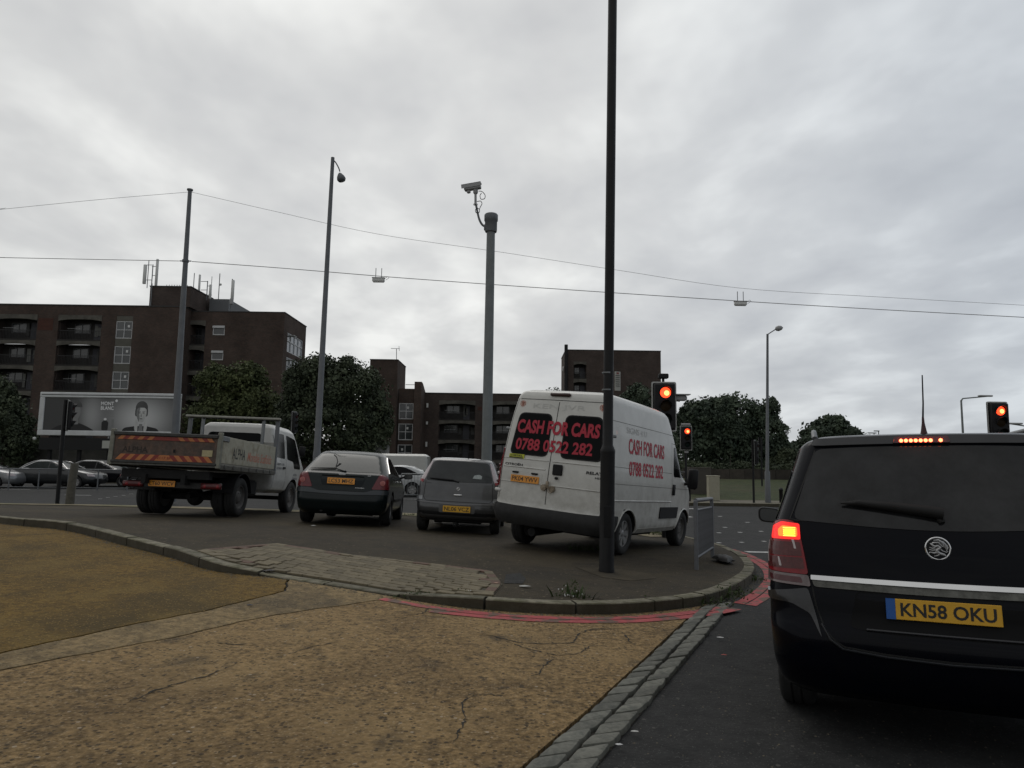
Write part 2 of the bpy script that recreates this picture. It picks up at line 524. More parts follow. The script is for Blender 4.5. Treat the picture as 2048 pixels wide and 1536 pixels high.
MT['asphalt'] = ground_mat('asphalt', ((0.015, 0.0155, 0.0155), (0.029, 0.029, 0.0285)), (5, 1), .004, 90,
                           speck=[((.085, .085, .08), 95, .88, .6), ((.11, .105, .095), 34, .99, .6)], patch=[((.012, .0125, .013), .5, .5, .65, .6), ((.040, .039, .036), .28, .55, .7, .5)])
MT['island_tarmac'] = ground_mat('island_tarmac', ((0.0238, 0.0186, 0.0108), (0.0416, 0.0325, 0.0184)), (4, 1), .005, 80,
                                 speck=[((0.0891, 0.0722, 0.0480), 80, .86, .6), ((0.1426, 0.1135, 0.0720), 28, .975, .8)], patch=[((0.0546, 0.0423, 0.0216), .45, .46, .64, .8), ((0.0166, 0.0139, 0.0096), .9, .52, .68, .7)])
MT['concrete_road'] = ground_mat('concrete_road', ((0.1064, 0.0680, 0.0270), (0.3560, 0.2377, 0.1080)), (21, 1), .014, 34,
                                 speck=[((0.3700, 0.2802, 0.1688), 60, .84, .55), ((0.4256, 0.3564, 0.2699), 38, .985, .7), ((0.0323, 0.0238, 0.0151), 36, .82, .75)],
                                 patch=[((0.1157, 0.0747, 0.0338), .8, .47, .62, .45), ((0.3238, 0.2209, 0.1013), .5, .50, .62, .65), ((0.0417, 0.0339, 0.0234), 2.6, .59, .70, .65), ((0.0555, 0.0382, 0.0211), 9, .56, .66, .5), ((0.0333, 0.0263, 0.0186), 16, .60, .68, .7)])
MT['concrete_amber'] = ground_mat('concrete_amber', ((0.0743, 0.0434, 0.0072), (0.1857, 0.1114, 0.0208)), (15, 1), .009, 30,
                                  speck=[((0.3185, 0.2077, 0.0623), 60, .82, .6), ((0.0425, 0.0303, 0.0104), 44, .86, .6)],
                                  patch=[((0.0584, 0.0398, 0.0104), .55, .46, .62, .75), ((0.1592, 0.1039, 0.0258), 1.2, .52, .64, .6), ((0.0637, 0.0415, 0.0093), 1.4, .56, .68, .7)])
MT['concrete_strip'] = ground_mat('concrete_strip', ((0.1205, 0.0853, 0.0408), (0.2912, 0.2088, 0.1020)), (14, 1), .007, 34,
                                  speck=[((0.3012, 0.2373, 0.1419), 60, .84, .6), ((0.0402, 0.0342, 0.0247), 44, .87, .6)], patch=[((0.0601, 0.0475, 0.0293), .9, .48, .62, .7)])
MT['kerb_stone'] = mat('kerb_stone', (0.17, 0.15, 0.105), .9, var=.35, vscale=7, bump=.006, bscale=30, col2=(.075, .07, .045), c2pos=(.45, .68), orand=.15)
MT['granite_sett'] = mat('granite_sett', (0.125, 0.125, 0.105), .85, var=.28, vscale=16, bump=.006, bscale=24, col2=(.075, .078, .066), c2pos=(.45, .65), orand=.28)
MT['buff_block'] = mat('buff_block', (0.135, 0.112, 0.070), .9, var=.25, vscale=14, bump=.003, bscale=40, orand=.22)
MT['red_block'] = mat('red_block', (0.105, 0.064, 0.046), .9, var=.25, vscale=14, bump=.003, bscale=40, orand=.2)
MT['red_paint'] = mat('red_paint', (0.33, 0.052, 0.055), .8, var=.35, vscale=5, bump=.002, bscale=60, col2=(.11, .065, .045), c2pos=(.50, .56))
MT['white_paint'] = mat('white_paint', (0.46, 0.46, 0.45), .75, var=.3, vscale=7)
MT['crack_dirt'] = mat('crack_dirt', (0.020, 0.017, 0.012), .95, var=.4, vscale=20)
MT['verge_sand'] = ground_mat('verge_sand', ((0.15, 0.125, 0.075), (0.27, 0.235, 0.155)), (3, 1), .01, 30, patch=[((.09, .10, .04), .8, .52, .62, .7)])
MT['island_patch'] = ground_mat('island_patch', ((0.0375, 0.0299, 0.0174), (0.0600, 0.0476, 0.0278)), (3, 1), .005, 60, patch=[((0.0263, 0.0218, 0.0151), 1.1, .45, .6, .9)])
MT['grass'] = ground_mat('grass', ((0.020, 0.030, 0.009), (0.052, 0.064, 0.020)), (2.2, 1), .03, 20, patch=[((.055, .048, .024), .4, .5, .66, .6)])
MT['far_ground'] = ground_mat('far_ground', ((0.04, 0.045, 0.02), (0.07, 0.07, 0.04)), (.4, 1), .03, 5)
MT['pavement'] = ground_mat('pavement', ((0.11, 0.10, 0.078), (0.17, 0.155, 0.12)), (3, 1), .004, 30)

def darken_upright_faces(m, dark):  # mixes a dark tone into the colour as faces turn upright
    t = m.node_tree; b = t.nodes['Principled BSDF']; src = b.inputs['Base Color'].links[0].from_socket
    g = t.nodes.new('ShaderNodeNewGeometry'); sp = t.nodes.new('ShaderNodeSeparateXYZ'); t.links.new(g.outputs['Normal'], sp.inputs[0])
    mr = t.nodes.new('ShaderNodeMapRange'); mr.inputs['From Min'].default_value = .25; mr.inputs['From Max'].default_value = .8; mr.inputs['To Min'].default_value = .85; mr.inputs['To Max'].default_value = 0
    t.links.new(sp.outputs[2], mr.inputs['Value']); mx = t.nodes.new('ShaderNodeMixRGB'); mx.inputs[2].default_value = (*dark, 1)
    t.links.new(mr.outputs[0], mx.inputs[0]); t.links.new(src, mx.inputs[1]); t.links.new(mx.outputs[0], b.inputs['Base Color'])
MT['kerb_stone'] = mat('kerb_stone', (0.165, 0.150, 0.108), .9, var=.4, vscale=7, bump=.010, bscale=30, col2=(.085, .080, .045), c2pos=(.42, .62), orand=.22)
darken_upright_faces(MT['kerb_stone'], (.045, .038, .024))

# ------------------------------------------------------------------ ground sheets
def grid_sheet(name, xs, ys, zf, m, kind='structure'):
    v = [(x, y, zf(x, y)) for y in ys for x in xs]; n = len(xs)
    f = [(j * n + i, j * n + i + 1, (j + 1) * n + i + 1, (j + 1) * n + i) for j in range(len(ys) - 1) for i in range(n - 1)]
    mb = MB(); mb.v = v; mb.f = f
    o = mb.build(name, m, smooth=60); o['kind'] = kind
    return o
def lin(a, b, n): return [a + (b - a) * i / n for i in range(n + 1)]
grid_sheet('ground', [-1500, -400, -150, -70, -30, 0, 30, 70, 150, 400, 1500], [-60, -20, 20, 60, 100, 160, 300, 700, 2500], lambda x, y: -0.62, MT['far_ground'])
grid_sheet('road', lin(-75, -16, 20)[:-1] + lin(-16, 16, 90)[:-1] + lin(16, 90, 20), lin(-8, 26, 90)[:-1] + lin(26, 44, 12), lambda x, y: G(x, y), MT['asphalt'])

# dropped section of the island's kerb
DROP = [gp(575, 1158, .03), gp(765, 1182, .03)]
def kerb_h(x, y):
    a, b = DROP; p = Vector((x, y)); ab = b - a
    t = max(0, min(1, (p - a).dot(ab) / ab.dot(ab)))
    d = (p - (a + ab * t)).length
    return 0.125 - 0.085 * math.exp(-(d / .75) ** 2)
def GI(x, y): return G(x, y) + kerb_h(x, y)
def gpi(u, v):
    p = gp(u, v, .12)
    for _ in range(4): p = gp(u, v, kerb_h(p.x, p.y))
    return p
near_px = [(-330, 1004), (-150, 1016), (0, 1033), (130, 1046), (240, 1072), (345, 1098), (430, 1126), (540, 1149), (660, 1168), (770, 1185), (880, 1193), (1000, 1200), (1120, 1206),
           (1240, 1206), (1350, 1198), (1425, 1186), (1480, 1163), (1507, 1140), (1503, 1120), (1480, 1104), (1450, 1091), (1415, 1082), (1375, 1073)]
near = [gpi(*p) for p in near_px]
far_px = [(1375, 1073), (1300, 1062), (1180, 1050), (1000, 1037), (820, 1026), (600, 1020), (400, 1014), (200, 1009), (0, 1006), (-250, 1000)]
farp = [gpi(*p) for p in far_px]
kerb_line = resample(catmull(near, 10), 0.05)
far_line = resample(catmull(farp, 8), 0.4)
def inward(line, i, d):
    a = line[max(0, i - 1)]; b = line[min(len(line) - 1, i + 1)]
    t = (b - a).normalized()
    return line[i] + Vector((-t.y, t.x)) * d
KW = 0.15
inner = [inward(kerb_line, i, KW) for i in range(0, len(kerb_line), 6)]
isl = [tuple(p) for p in inner] + [tuple(p) for p in far_line[1:]]
vs, fs = fill2d(isl, 0.45)
mb = MB(); mb.v = [(x, y, GI(x, y) - .008) for x, y in vs]; mb.f = fs
mb.build('island_pavement', MT['island_tarmac'], smooth=60)['kind'] = 'structure'
# sandy strip and far kerb of the island
mb = MB()
q = far_line
for i in range(len(q) - 1):
    a0, a1 = q[i], q[i + 1]
    b0, b1 = inward(q, i, 1.1), inward(q, i + 1, 1.1)
    k = len(mb.v)
    for p, dz in ((a0, -.14), (a0, 0), (b0, .006), (a1, -.14), (a1, 0), (b1, .006)):
        mb.v.append((p.x, p.y, GI(p.x, p.y) + dz))
    mb.f += [(k, k + 3, k + 4, k + 1), (k + 1, k + 4, k + 5, k + 2)]
mb.build('verge', MT['verge_sand'])['kind'] = 'structure'

# kerb stones of the near edge, one by one
kerb = empty('kerb', (kerb_line[0].x, kerb_line[0].y, 0)); kerb['kind'] = 'structure'
ko = Vector((kerb_line[0].x, kerb_line[0].y, 0))
i = 0; rk = random.Random(3)
while i < len(kerb_line) - 4:
    n = int(rk.choice([17, 18, 18, 19]))
    p0 = kerb_line[min(i + n // 2, len(kerb_line) - 1)]
    if 1.5 < p0.x and p0.y < 12: n = 9
    j = min(i + n, len(kerb_line) - 1)
    mb = MB(); dz = rk.uniform(-.008, .008)
    ids = list(range(i, j, 3)) + [j]
    if len(ids) < 2: break
    for q_, k in enumerate(ids):
        tt = 0
        P = kerb_line[k]; Q = inward(kerb_line, k, KW)
        if k == i or k == j:
            s_ = .012 * (1 if k == i else -1)
            tv = (kerb_line[min(k + 1, len(kerb_line) - 1)] - kerb_line[max(0, k - 1)]).normalized() * s_
            P = P + tv; Q = Q + tv
        zt = GI(P.x, P.y) + dz
        C = P + (Q - P) * .07
        for (R, z) in ((P, G(P.x, P.y) - .15), (P, zt - .010), (C, zt), (Q, GI(Q.x, Q.y) + dz), (Q, zt - .25)):
            mb.v.append((R.x - ko.x, R.y - ko.y, z))
    m_ = len(ids)
    for a in range(m_ - 1):
        for c in range(4): mb.f.append((a * 5 + c, (a + 1) * 5 + c, (a + 1) * 5 + c + 1, a * 5 + c + 1))
    mb.f.append((0, 1, 2, 3, 4)); mb.f.append(tuple((m_ - 1) * 5 + c for c in (4, 3, 2, 1, 0)))
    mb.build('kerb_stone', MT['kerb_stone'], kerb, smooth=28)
    i = j

# concrete carriageway: three slabs with open joints
outer_idx = [i for i in range(0, len(kerb_line), 6)]
def out_off(d, i): return inward(kerb_line, i, -d)
setL = [gp(u, v) for u, v in [(1067, 1528), (1187, 1422), (1293, 1323), (1378, 1241), (1412, 1212)]]
setR = [gp(u, v) for u, v in [(1200, 1528), (1286, 1426), (1375, 1320), (1437, 1245), (1466, 1208)]]
dL = (setL[0] - setL[2]).normalized()
sl0 = setL[0] + dL * 5.0
kpts = [kerb_line[i] - (inward(kerb_line, i, 1) - kerb_line[i]) * .02 for i in outer_idx]
# find kerb sample nearest to the head of the sett line
def nearest(pt, line): return min(range(len(line)), key=lambda i: (line[i] - pt).length)
iend = nearest(setL[-1], kpts)
J1 = [gp(*p) for p in [(-900, 1520), (0, 1313), (230, 1262), (420, 1224), (500, 1205), (570, 1186)]]
J2 = [gp(*p) for p in [(-900, 1580), (0, 1347), (350, 1280), (520, 1240), (680, 1216), (790, 1200)]]
k1 = nearest(gp(585, 1165), kpts); k2 = nearest(gp(800, 1197), kpts)
def jag(line, a=.012, step=.12, seed=1):
    rr = random.Random(seed)
    return [p + Vector((rr.uniform(-a, a), rr.uniform(-a, a))) for p in resample(line, step)]
J1j = jag(J1, seed=5); J2j = jag(J2, seed=6)
def shift(line, d): return [inward(line, i, d) for i in range(len(line))]
def slab(name, poly, m, zo, grid=.35):
    pl = [tuple(p) for p in poly]
    vs, fs = fill2d(pl, grid)
    mb = MB(); mb.v = [(x, y, G(x, y) + zo) for x, y in vs]; mb.f = list(fs)
    be = bound_edges(fs); b0 = len(mb.v)
    mp_ = {}
    for a, b in be:
        for k in (a, b):
            if k not in mp_:
                mp_[k] = len(mb.v); x, y, z = mb.v[k]; mb.v.append((x, y, z - .05))
        mb.f.append((a, b, mp_[b], mp_[a]))
    o = mb.build(name, m, smooth=30); o['kind'] = 'structure'
    return o
J1.append(kpts[nearest(gp(585, 1165), kpts)]); J2.append(kpts[nearest(gp(800, 1197), kpts)])
J1j = jag(J1, seed=5); J2j = jag(J2, seed=6)
gap = .013
far_left = kpts[0]
A = kpts[0:k1 + 1] + list(reversed(shift(J1j, gap)))
slab('concrete_slab', A + [Vector((-14, 4)), Vector((-16, 9))], MT['concrete_amber'], .022)
B = list(shift(J1j, -gap)) + kpts[k1 + 1:k2 + 1] + list(reversed(shift(J2j, gap)))
slab('concrete_slab', B, MT['concrete_strip'], .022)
Cc = list(shift(J2j, -gap)) + kpts[k2 + 1:iend + 1] + list(reversed([p - Vector((.02, 0)) for p in setL])) + [sl0, Vector((-9, -2))]
slab('concrete_slab', Cc, MT['concrete_road'], .022)

# cracks: thin dirt-filled lines standing 3 mm proud of the slab
def ribbon(mb, line, w, zf, zo, taper=True, wj=0, seed=0):
    rr = random.Random(seed); k0 = len(mb.v); n = len(line)
    for i, p in enumerate(line):
        t = i / (n - 1)
        ww = w * (min(1, 4 * t, 4 * (1 - t)) if taper else 1) * (1 + rr.uniform(-wj, wj))
        a = inward(line, i, ww / 2); b = inward(line, i, -ww / 2)
        mb.v.append((a.x, a.y, zf(a.x, a.y) + zo)); mb.v.append((b.x, b.y, zf(b.x, b.y) + zo))
    for i in range(n - 1):
        k = k0 + 2 * i; mb.f.append((k, k + 1, k + 3, k + 2))
cracks = MB()
crk = [[(900, 1260), (985, 1278), (1040, 1292), (1085, 1294), (1145, 1292), (1155, 1275), (1180, 1264), (1250, 1262), (1290, 1256)],
       [(985, 1278), (1050, 1302), (1115, 1318), (1160, 1313), (1180, 1298), (1230, 1295)],
       [(1245, 1270), (1262, 1292), (1280, 1294)], [(1290, 1256), (1320, 1262), (1338, 1270)],
       [(1115, 1318), (1085, 1340), (1075, 1360)], [(240, 1420), (320, 1385), (420, 1358), (480, 1330)],
       [(865, 1215), (845, 1232), (800, 1238)], [(580, 1314), (640, 1296), (690, 1290)], [(955, 1390), (925, 1415), (930, 1450), (905, 1500)],
       [(420, 1290), (470, 1296), (520, 1294)], [(960, 1395), (1010, 1400)], [(1190, 1228), (1255, 1243)]]
for i, c in enumerate(crk):
    L = resample([gp(*p) for p in c], .03)
    rr = random.Random(i); L = [p + Vector((rr.uniform(-.010, .010), rr.uniform(-.012, .012))) for p in L]
    ribbon(cracks, L, .011, G, .0255, wj=.8, seed=i)
o = cracks.build('road_cracks', MT['crack_dirt']); o['kind'] = 'structure'

# granite setts, two rows, one by one
sett_row = empty('sett_channel', (setL[0].x, setL[0].y, 0)); sett_row['kind'] = 'structure'
so = Vector((setL[0].x, setL[0].y, 0))
def uline(a, b, n=40):
    A_ = resample(a, (sum((q - p).length for p, q in zip(a, a[1:]))) / n); B_ = resample(b, (sum((q - p).length for p, q in zip(b, b[1:]))) / n)
    return A_, B_
extL = [sl0] + setL; extR = [setR[0] + dL * 5.0] + setR
mb = MB()      # dark bed under the setts
AL, BR = uline(extL, extR, 30)
for i in range(30):
    k = len(mb.v)
    for p in (AL[i], BR[i], BR[i + 1], AL[i + 1]): mb.v.append((p.x - so.x, p.y - so.y, G(p.x, p.y) + .006))
    mb.f.append((k, k + 1, k + 2, k + 3))
mb.build('bed', MT['crack_dirt'], sett_row)
rs = random.Random(11)
def polylen(l): return sum((q - p).length for p, q in zip(l, l[1:]))
def along(line, d):
    for p, q in zip(line, line[1:]):
        L = (q - p).length
        if d <= L: return p + (q - p) * (d / L)
        d -= L
    return line[-1]
LT = polylen(extL); LR = polylen(extR)
for row in (0, 1):
    d = .02 + row * .07
    while d < LT - .2:
        ln = rs.uniform(.145, .215)
        e0, e1 = d / LT, (d + ln - .016) / LT
        P = []
        for e_ in (e0, e1):
            a = along(extL, e_ * LT); b = along(extR, e_ * LR)
            f0, f1 = (0.02, .475) if row == 0 else (.525, .99)
            P.append((a + (b - a) * f0, a + (b - a) * f1))
        c0, c1, c2, c3 = P[0][0], P[0][1], P[1][1], P[1][0]
        cs = [c + Vector((rs.uniform(-.008, .008), rs.uniform(-.008, .008))) for c in (c0, c1, c2, c3)]
        cen = (cs[0] + cs[1] + cs[2] + cs[3]) / 4
        h = .030 + rs.uniform(-.005, .006); tx, ty = rs.uniform(-.04, .04), rs.uniform(-.04, .04)
        mb = MB(); n_ = 12
        base = rpoly([tuple(c) for c in cs], .03, 3)
        rings = [(1.0, .0), (1.0, h - .012), (.94, h - .002), (.72, h + .002)]
        for sc_, z in rings:
            for (x, y) in base:
                X = cen.x + (x - cen.x) * sc_; Y = cen.y + (y - cen.y) * sc_
                mb.v.append((X - so.x, Y - so.y, G(cen.x, cen.y) + z + (X - cen.x) * tx + (Y - cen.y) * ty))
        nb = len(base)
        for r_ in range(3):
            for k in range(nb): mb.f.append((r_ * nb + k, r_ * nb + (k + 1) % nb, (r_ + 1) * nb + (k + 1) % nb, (r_ + 1) * nb + k))
        mb.f.append(tuple(3 * nb + k for k in range(nb)))
        mb.build('sett', MT['granite_sett'], sett_row, smooth=40)
        d += ln

# block paving beside the dropped kerb
pv_px = [(412, 1103), (555, 1088), (700, 1110), (860, 1128), (985, 1143), (1005, 1168), (990, 1180)]
pv = [gpi(*p) for p in pv_px]
low = [inward(kerb_line, i, KW + .01) for i in range(0, len(kerb_line), 6)]
ia = nearest(pv[0], low); ib = nearest(pv[-1], low)
edge = [low[i] for i in range(ia, ib + 1)]
pvp = [tuple(p) for p in pv[1:-1]] + [tuple(p) for p in reversed(edge)]
pav = empty('block_paving', (pv[2].x, pv[2].y, 0)); pav['kind'] = 'structure'
po = Vector((pv[2].x, pv[2].y, 0))
vs, fs = fill2d(pvp, .4)
mb = MB(); mb.v = [(x - po.x, y - po.y, GI(x, y) - .004) for x, y in vs]; mb.f = fs
mb.build('bed', mat('paving_sand', (.065, .056, .038), .95, var=.3), pav)
bm_ = MB(); bm_.box((0, 0, 0), (.208, .106, .03), bev=.004)
me_buff = bm_.build('block', MT['buff_block']).data; bpy.data.objects.remove(bpy.data.objects['block'])
bm_ = MB(); bm_.box((0, 0, 0), (.208, .106, .03), bev=.004)
me_red = bm_.build('block', MT['red_block']).data; bpy.data.objects.remove(bpy.data.objects['block'])
dirx = (edge[-1] - edge[len(edge) // 3]).normalized(); diry = Vector((-dirx.y, dirx.x)); ang = math.atan2(dirx.y, dirx.x)
nblk = 0; rb = random.Random(4)
for i in range(-60, 60):
    for j in range(-30, 30):
        p = pv[2] + dirx * (i * .214 + (.035 if j % 2 else 0)) + diry * (j * .1115)
        if not inpoly(p.x, p.y, pvp): continue
        dd = pdist(p.x, p.y, pvp)
        if dd < .12: continue
        nrm = Vector((G(p.x - .1, p.y) - G(p.x + .1, p.y), GI(p.x, p.y - .1) - GI(p.x, p.y + .1), .2)).normalized()
        o = link_mesh('block', me_red if dd < .13 and rb.random() < .75 else me_buff, pav, (p.x - po.x, p.y - po.y, GI(p.x, p.y) + rb.uniform(-.0015, .001)))
        o.rotation_mode = 'QUATERNION'
        o.rotation_quaternion = nrm.to_track_quat('Z', 'Y') @ Matrix.Rotation(ang + rb.uniform(-.02, .02), 4, 'Z').to_quaternion() if False else (Matrix.Rotation(0, 4, 'Z').to_quaternion())
        ex = Vector((math.cos(ang), math.sin(ang), 0)); ex = (ex - nrm * ex.dot(nrm)).normalized(); ey = nrm.cross(ex)
        R_ = Matrix((ex, ey, nrm)).transposed()
        o.rotation_quaternion = R_.to_quaternion()
        nblk += 1
bl_ = resample([Vector(p) for p in pvp] + [Vector(pvp[0])], .1)
cl = resample([Vector(p) for p in pvp] + [Vector(pvp[0])], .212)
a_in = 1 if sum(a.x * b.y - b.x * a.y for a, b in zip(cl, cl[1:])) > 0 else -1
for i in range(len(cl) - 1):
    t_ = (cl[i + 1] - cl[i]).normalized(); nn_ = Vector((-t_.y, t_.x)) * a_in; p = (cl[i] + cl[i + 1]) / 2 + nn_ * .062
    o = link_mesh('block', me_red if (rb.random() < .7 and pdist(p.x, p.y, [tuple(e_) for e_ in edge]) > .2) else me_buff, pav, (p.x - po.x, p.y - po.y, GI(p.x, p.y) - .001 + rb.uniform(-.002, .002)))
    nrm = Vector((G(p.x - .1, p.y) - G(p.x + .1, p.y), G(p.x, p.y - .1) - G(p.x, p.y + .1), .2)).normalized()
    ex = Vector((t_.x, t_.y, 0)); ex = (ex - nrm * ex.dot(nrm)).normalized(); o.rotation_mode = 'QUATERNION'
    o.rotation_quaternion = Matrix((ex, nrm.cross(ex), nrm)).transposed().to_quaternion(); nblk += 1


# painted lines
def marking(name, line, w, m, zo, zf=G, label=None):
    mb = MB(); ribbon(mb, resample(line, .12), w, zf, zo, taper=False, wj=.06, seed=2)
    o = mb.build(name, m); o['kind'] = 'structure'
    return o
ia = nearest(gp(790, 1197), kerb_line); 
it = nearest(setL[-1], kerb_line)
for d_ in (.20, .335):
    marking('red_line', [inward(kerb_line, i, -d_) for i in range(ia if d_ < .3 else ia + 12, it + 2, 2)], .118, MT['red_paint'], .0275)
it2 = nearest(setR[-1], kerb_line)
for d_ in (.20, .335):
    marking('red_line', [inward(kerb_line, i, -d_) for i in range(it2 + 1, len(kerb_line) - 1, 2)], .118, MT['red_paint'], .006)
for (a, b) in (((20, 1046), (66, 1049)), ((122, 1056), (146, 1060))):
    marking('red_line', [gp(*a), gp(*b)], .10, MT['red_paint'], .0275)
marking('stop_line', [gp(1492, 1104), gp(1700, 1108)], .2, MT['white_paint'], .006)
for (a, b, w) in (((1330, 1017), (1405, 1018), .25), ((1330, 1007), (1560, 1008), .12), ((1330, 1034), (1384, 1034), .25), ((800, 975), (856, 976), .12), ((800, 998), (860, 999), .12),
                  ((130, 990), (182, 991), .12), ((0, 978), (60, 979), .12)):
    marking('lane_line', [gp(*a), gp(*b)], w, MT['white_paint'], .006)
for (u, v) in ((1440, 1033), (1495, 1045), (1438, 1066), (1480, 1065), (1522, 1063), (1438, 1086), (1483, 1085), (1528, 1083), (1450, 1055), (200, 998), (216, 995), (231, 993), (247, 991), (262, 988)):
    marking('lane_mark', [gp(u - 4, v), gp(u + 4, v)], .10, MT['white_paint'], .006)
# repairs in the island surface
for k, pl in enumerate(([(1012, 1148), (1040, 1145), (1052, 1156), (1046, 1166), (1008, 1166)], [(1150, 1133), (1240, 1137), (1300, 1147), (1312, 1156), (1262, 1161), (1205, 1154)])):
    vs, fs = fill2d([tuple(gpi(*p)) for p in pl], .3)
    mb = MB(); mb.v = [(x, y, GI(x, y) - .0035) for x, y in vs]; mb.f = fs
    mb.build('repair_patch', MT['asphalt'] if k == 0 else MT['island_patch'])['kind'] = 'structure'

# beyond the main road: kerb, footway and grass bank on the right
def strip_sheet(name, x0, x1, y0, y1, z0, z1, m, n=24):
    mb = MB(); xs = lin(x0, x1, n)
    for x in xs:
        mb.v += [(x, y0, z0 - .18), (x, y0, z0), (x, y1, z1)]
    for i in range(n):
        k = 3 * i; mb.f += [(k, k + 3, k + 4, k + 1), (k + 1, k + 4, k + 5, k + 2)]
    o = mb.build(name, m); o['kind'] = 'structure'
    return o
ZF = -0.16
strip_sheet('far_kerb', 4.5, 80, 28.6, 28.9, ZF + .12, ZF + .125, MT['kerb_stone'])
strip_sheet('footway', 4.5, 80, 28.9, 31.0, ZF + .121, ZF + .13, MT['pavement'])
strip_sheet('grass_bank', 4.5, 80, 31.0, 46.0, ZF + .131, ZF + .75, MT['grass'])
strip_sheet('far_pavement', -70, 2.5, 43.5, 48.0, ZF + .12, ZF + .13, MT['pavement'])
strip_sheet('estate_lawn', -70, 4.4, 48.0, 74.0, ZF + .131, ZF + .2, MT['grass'])
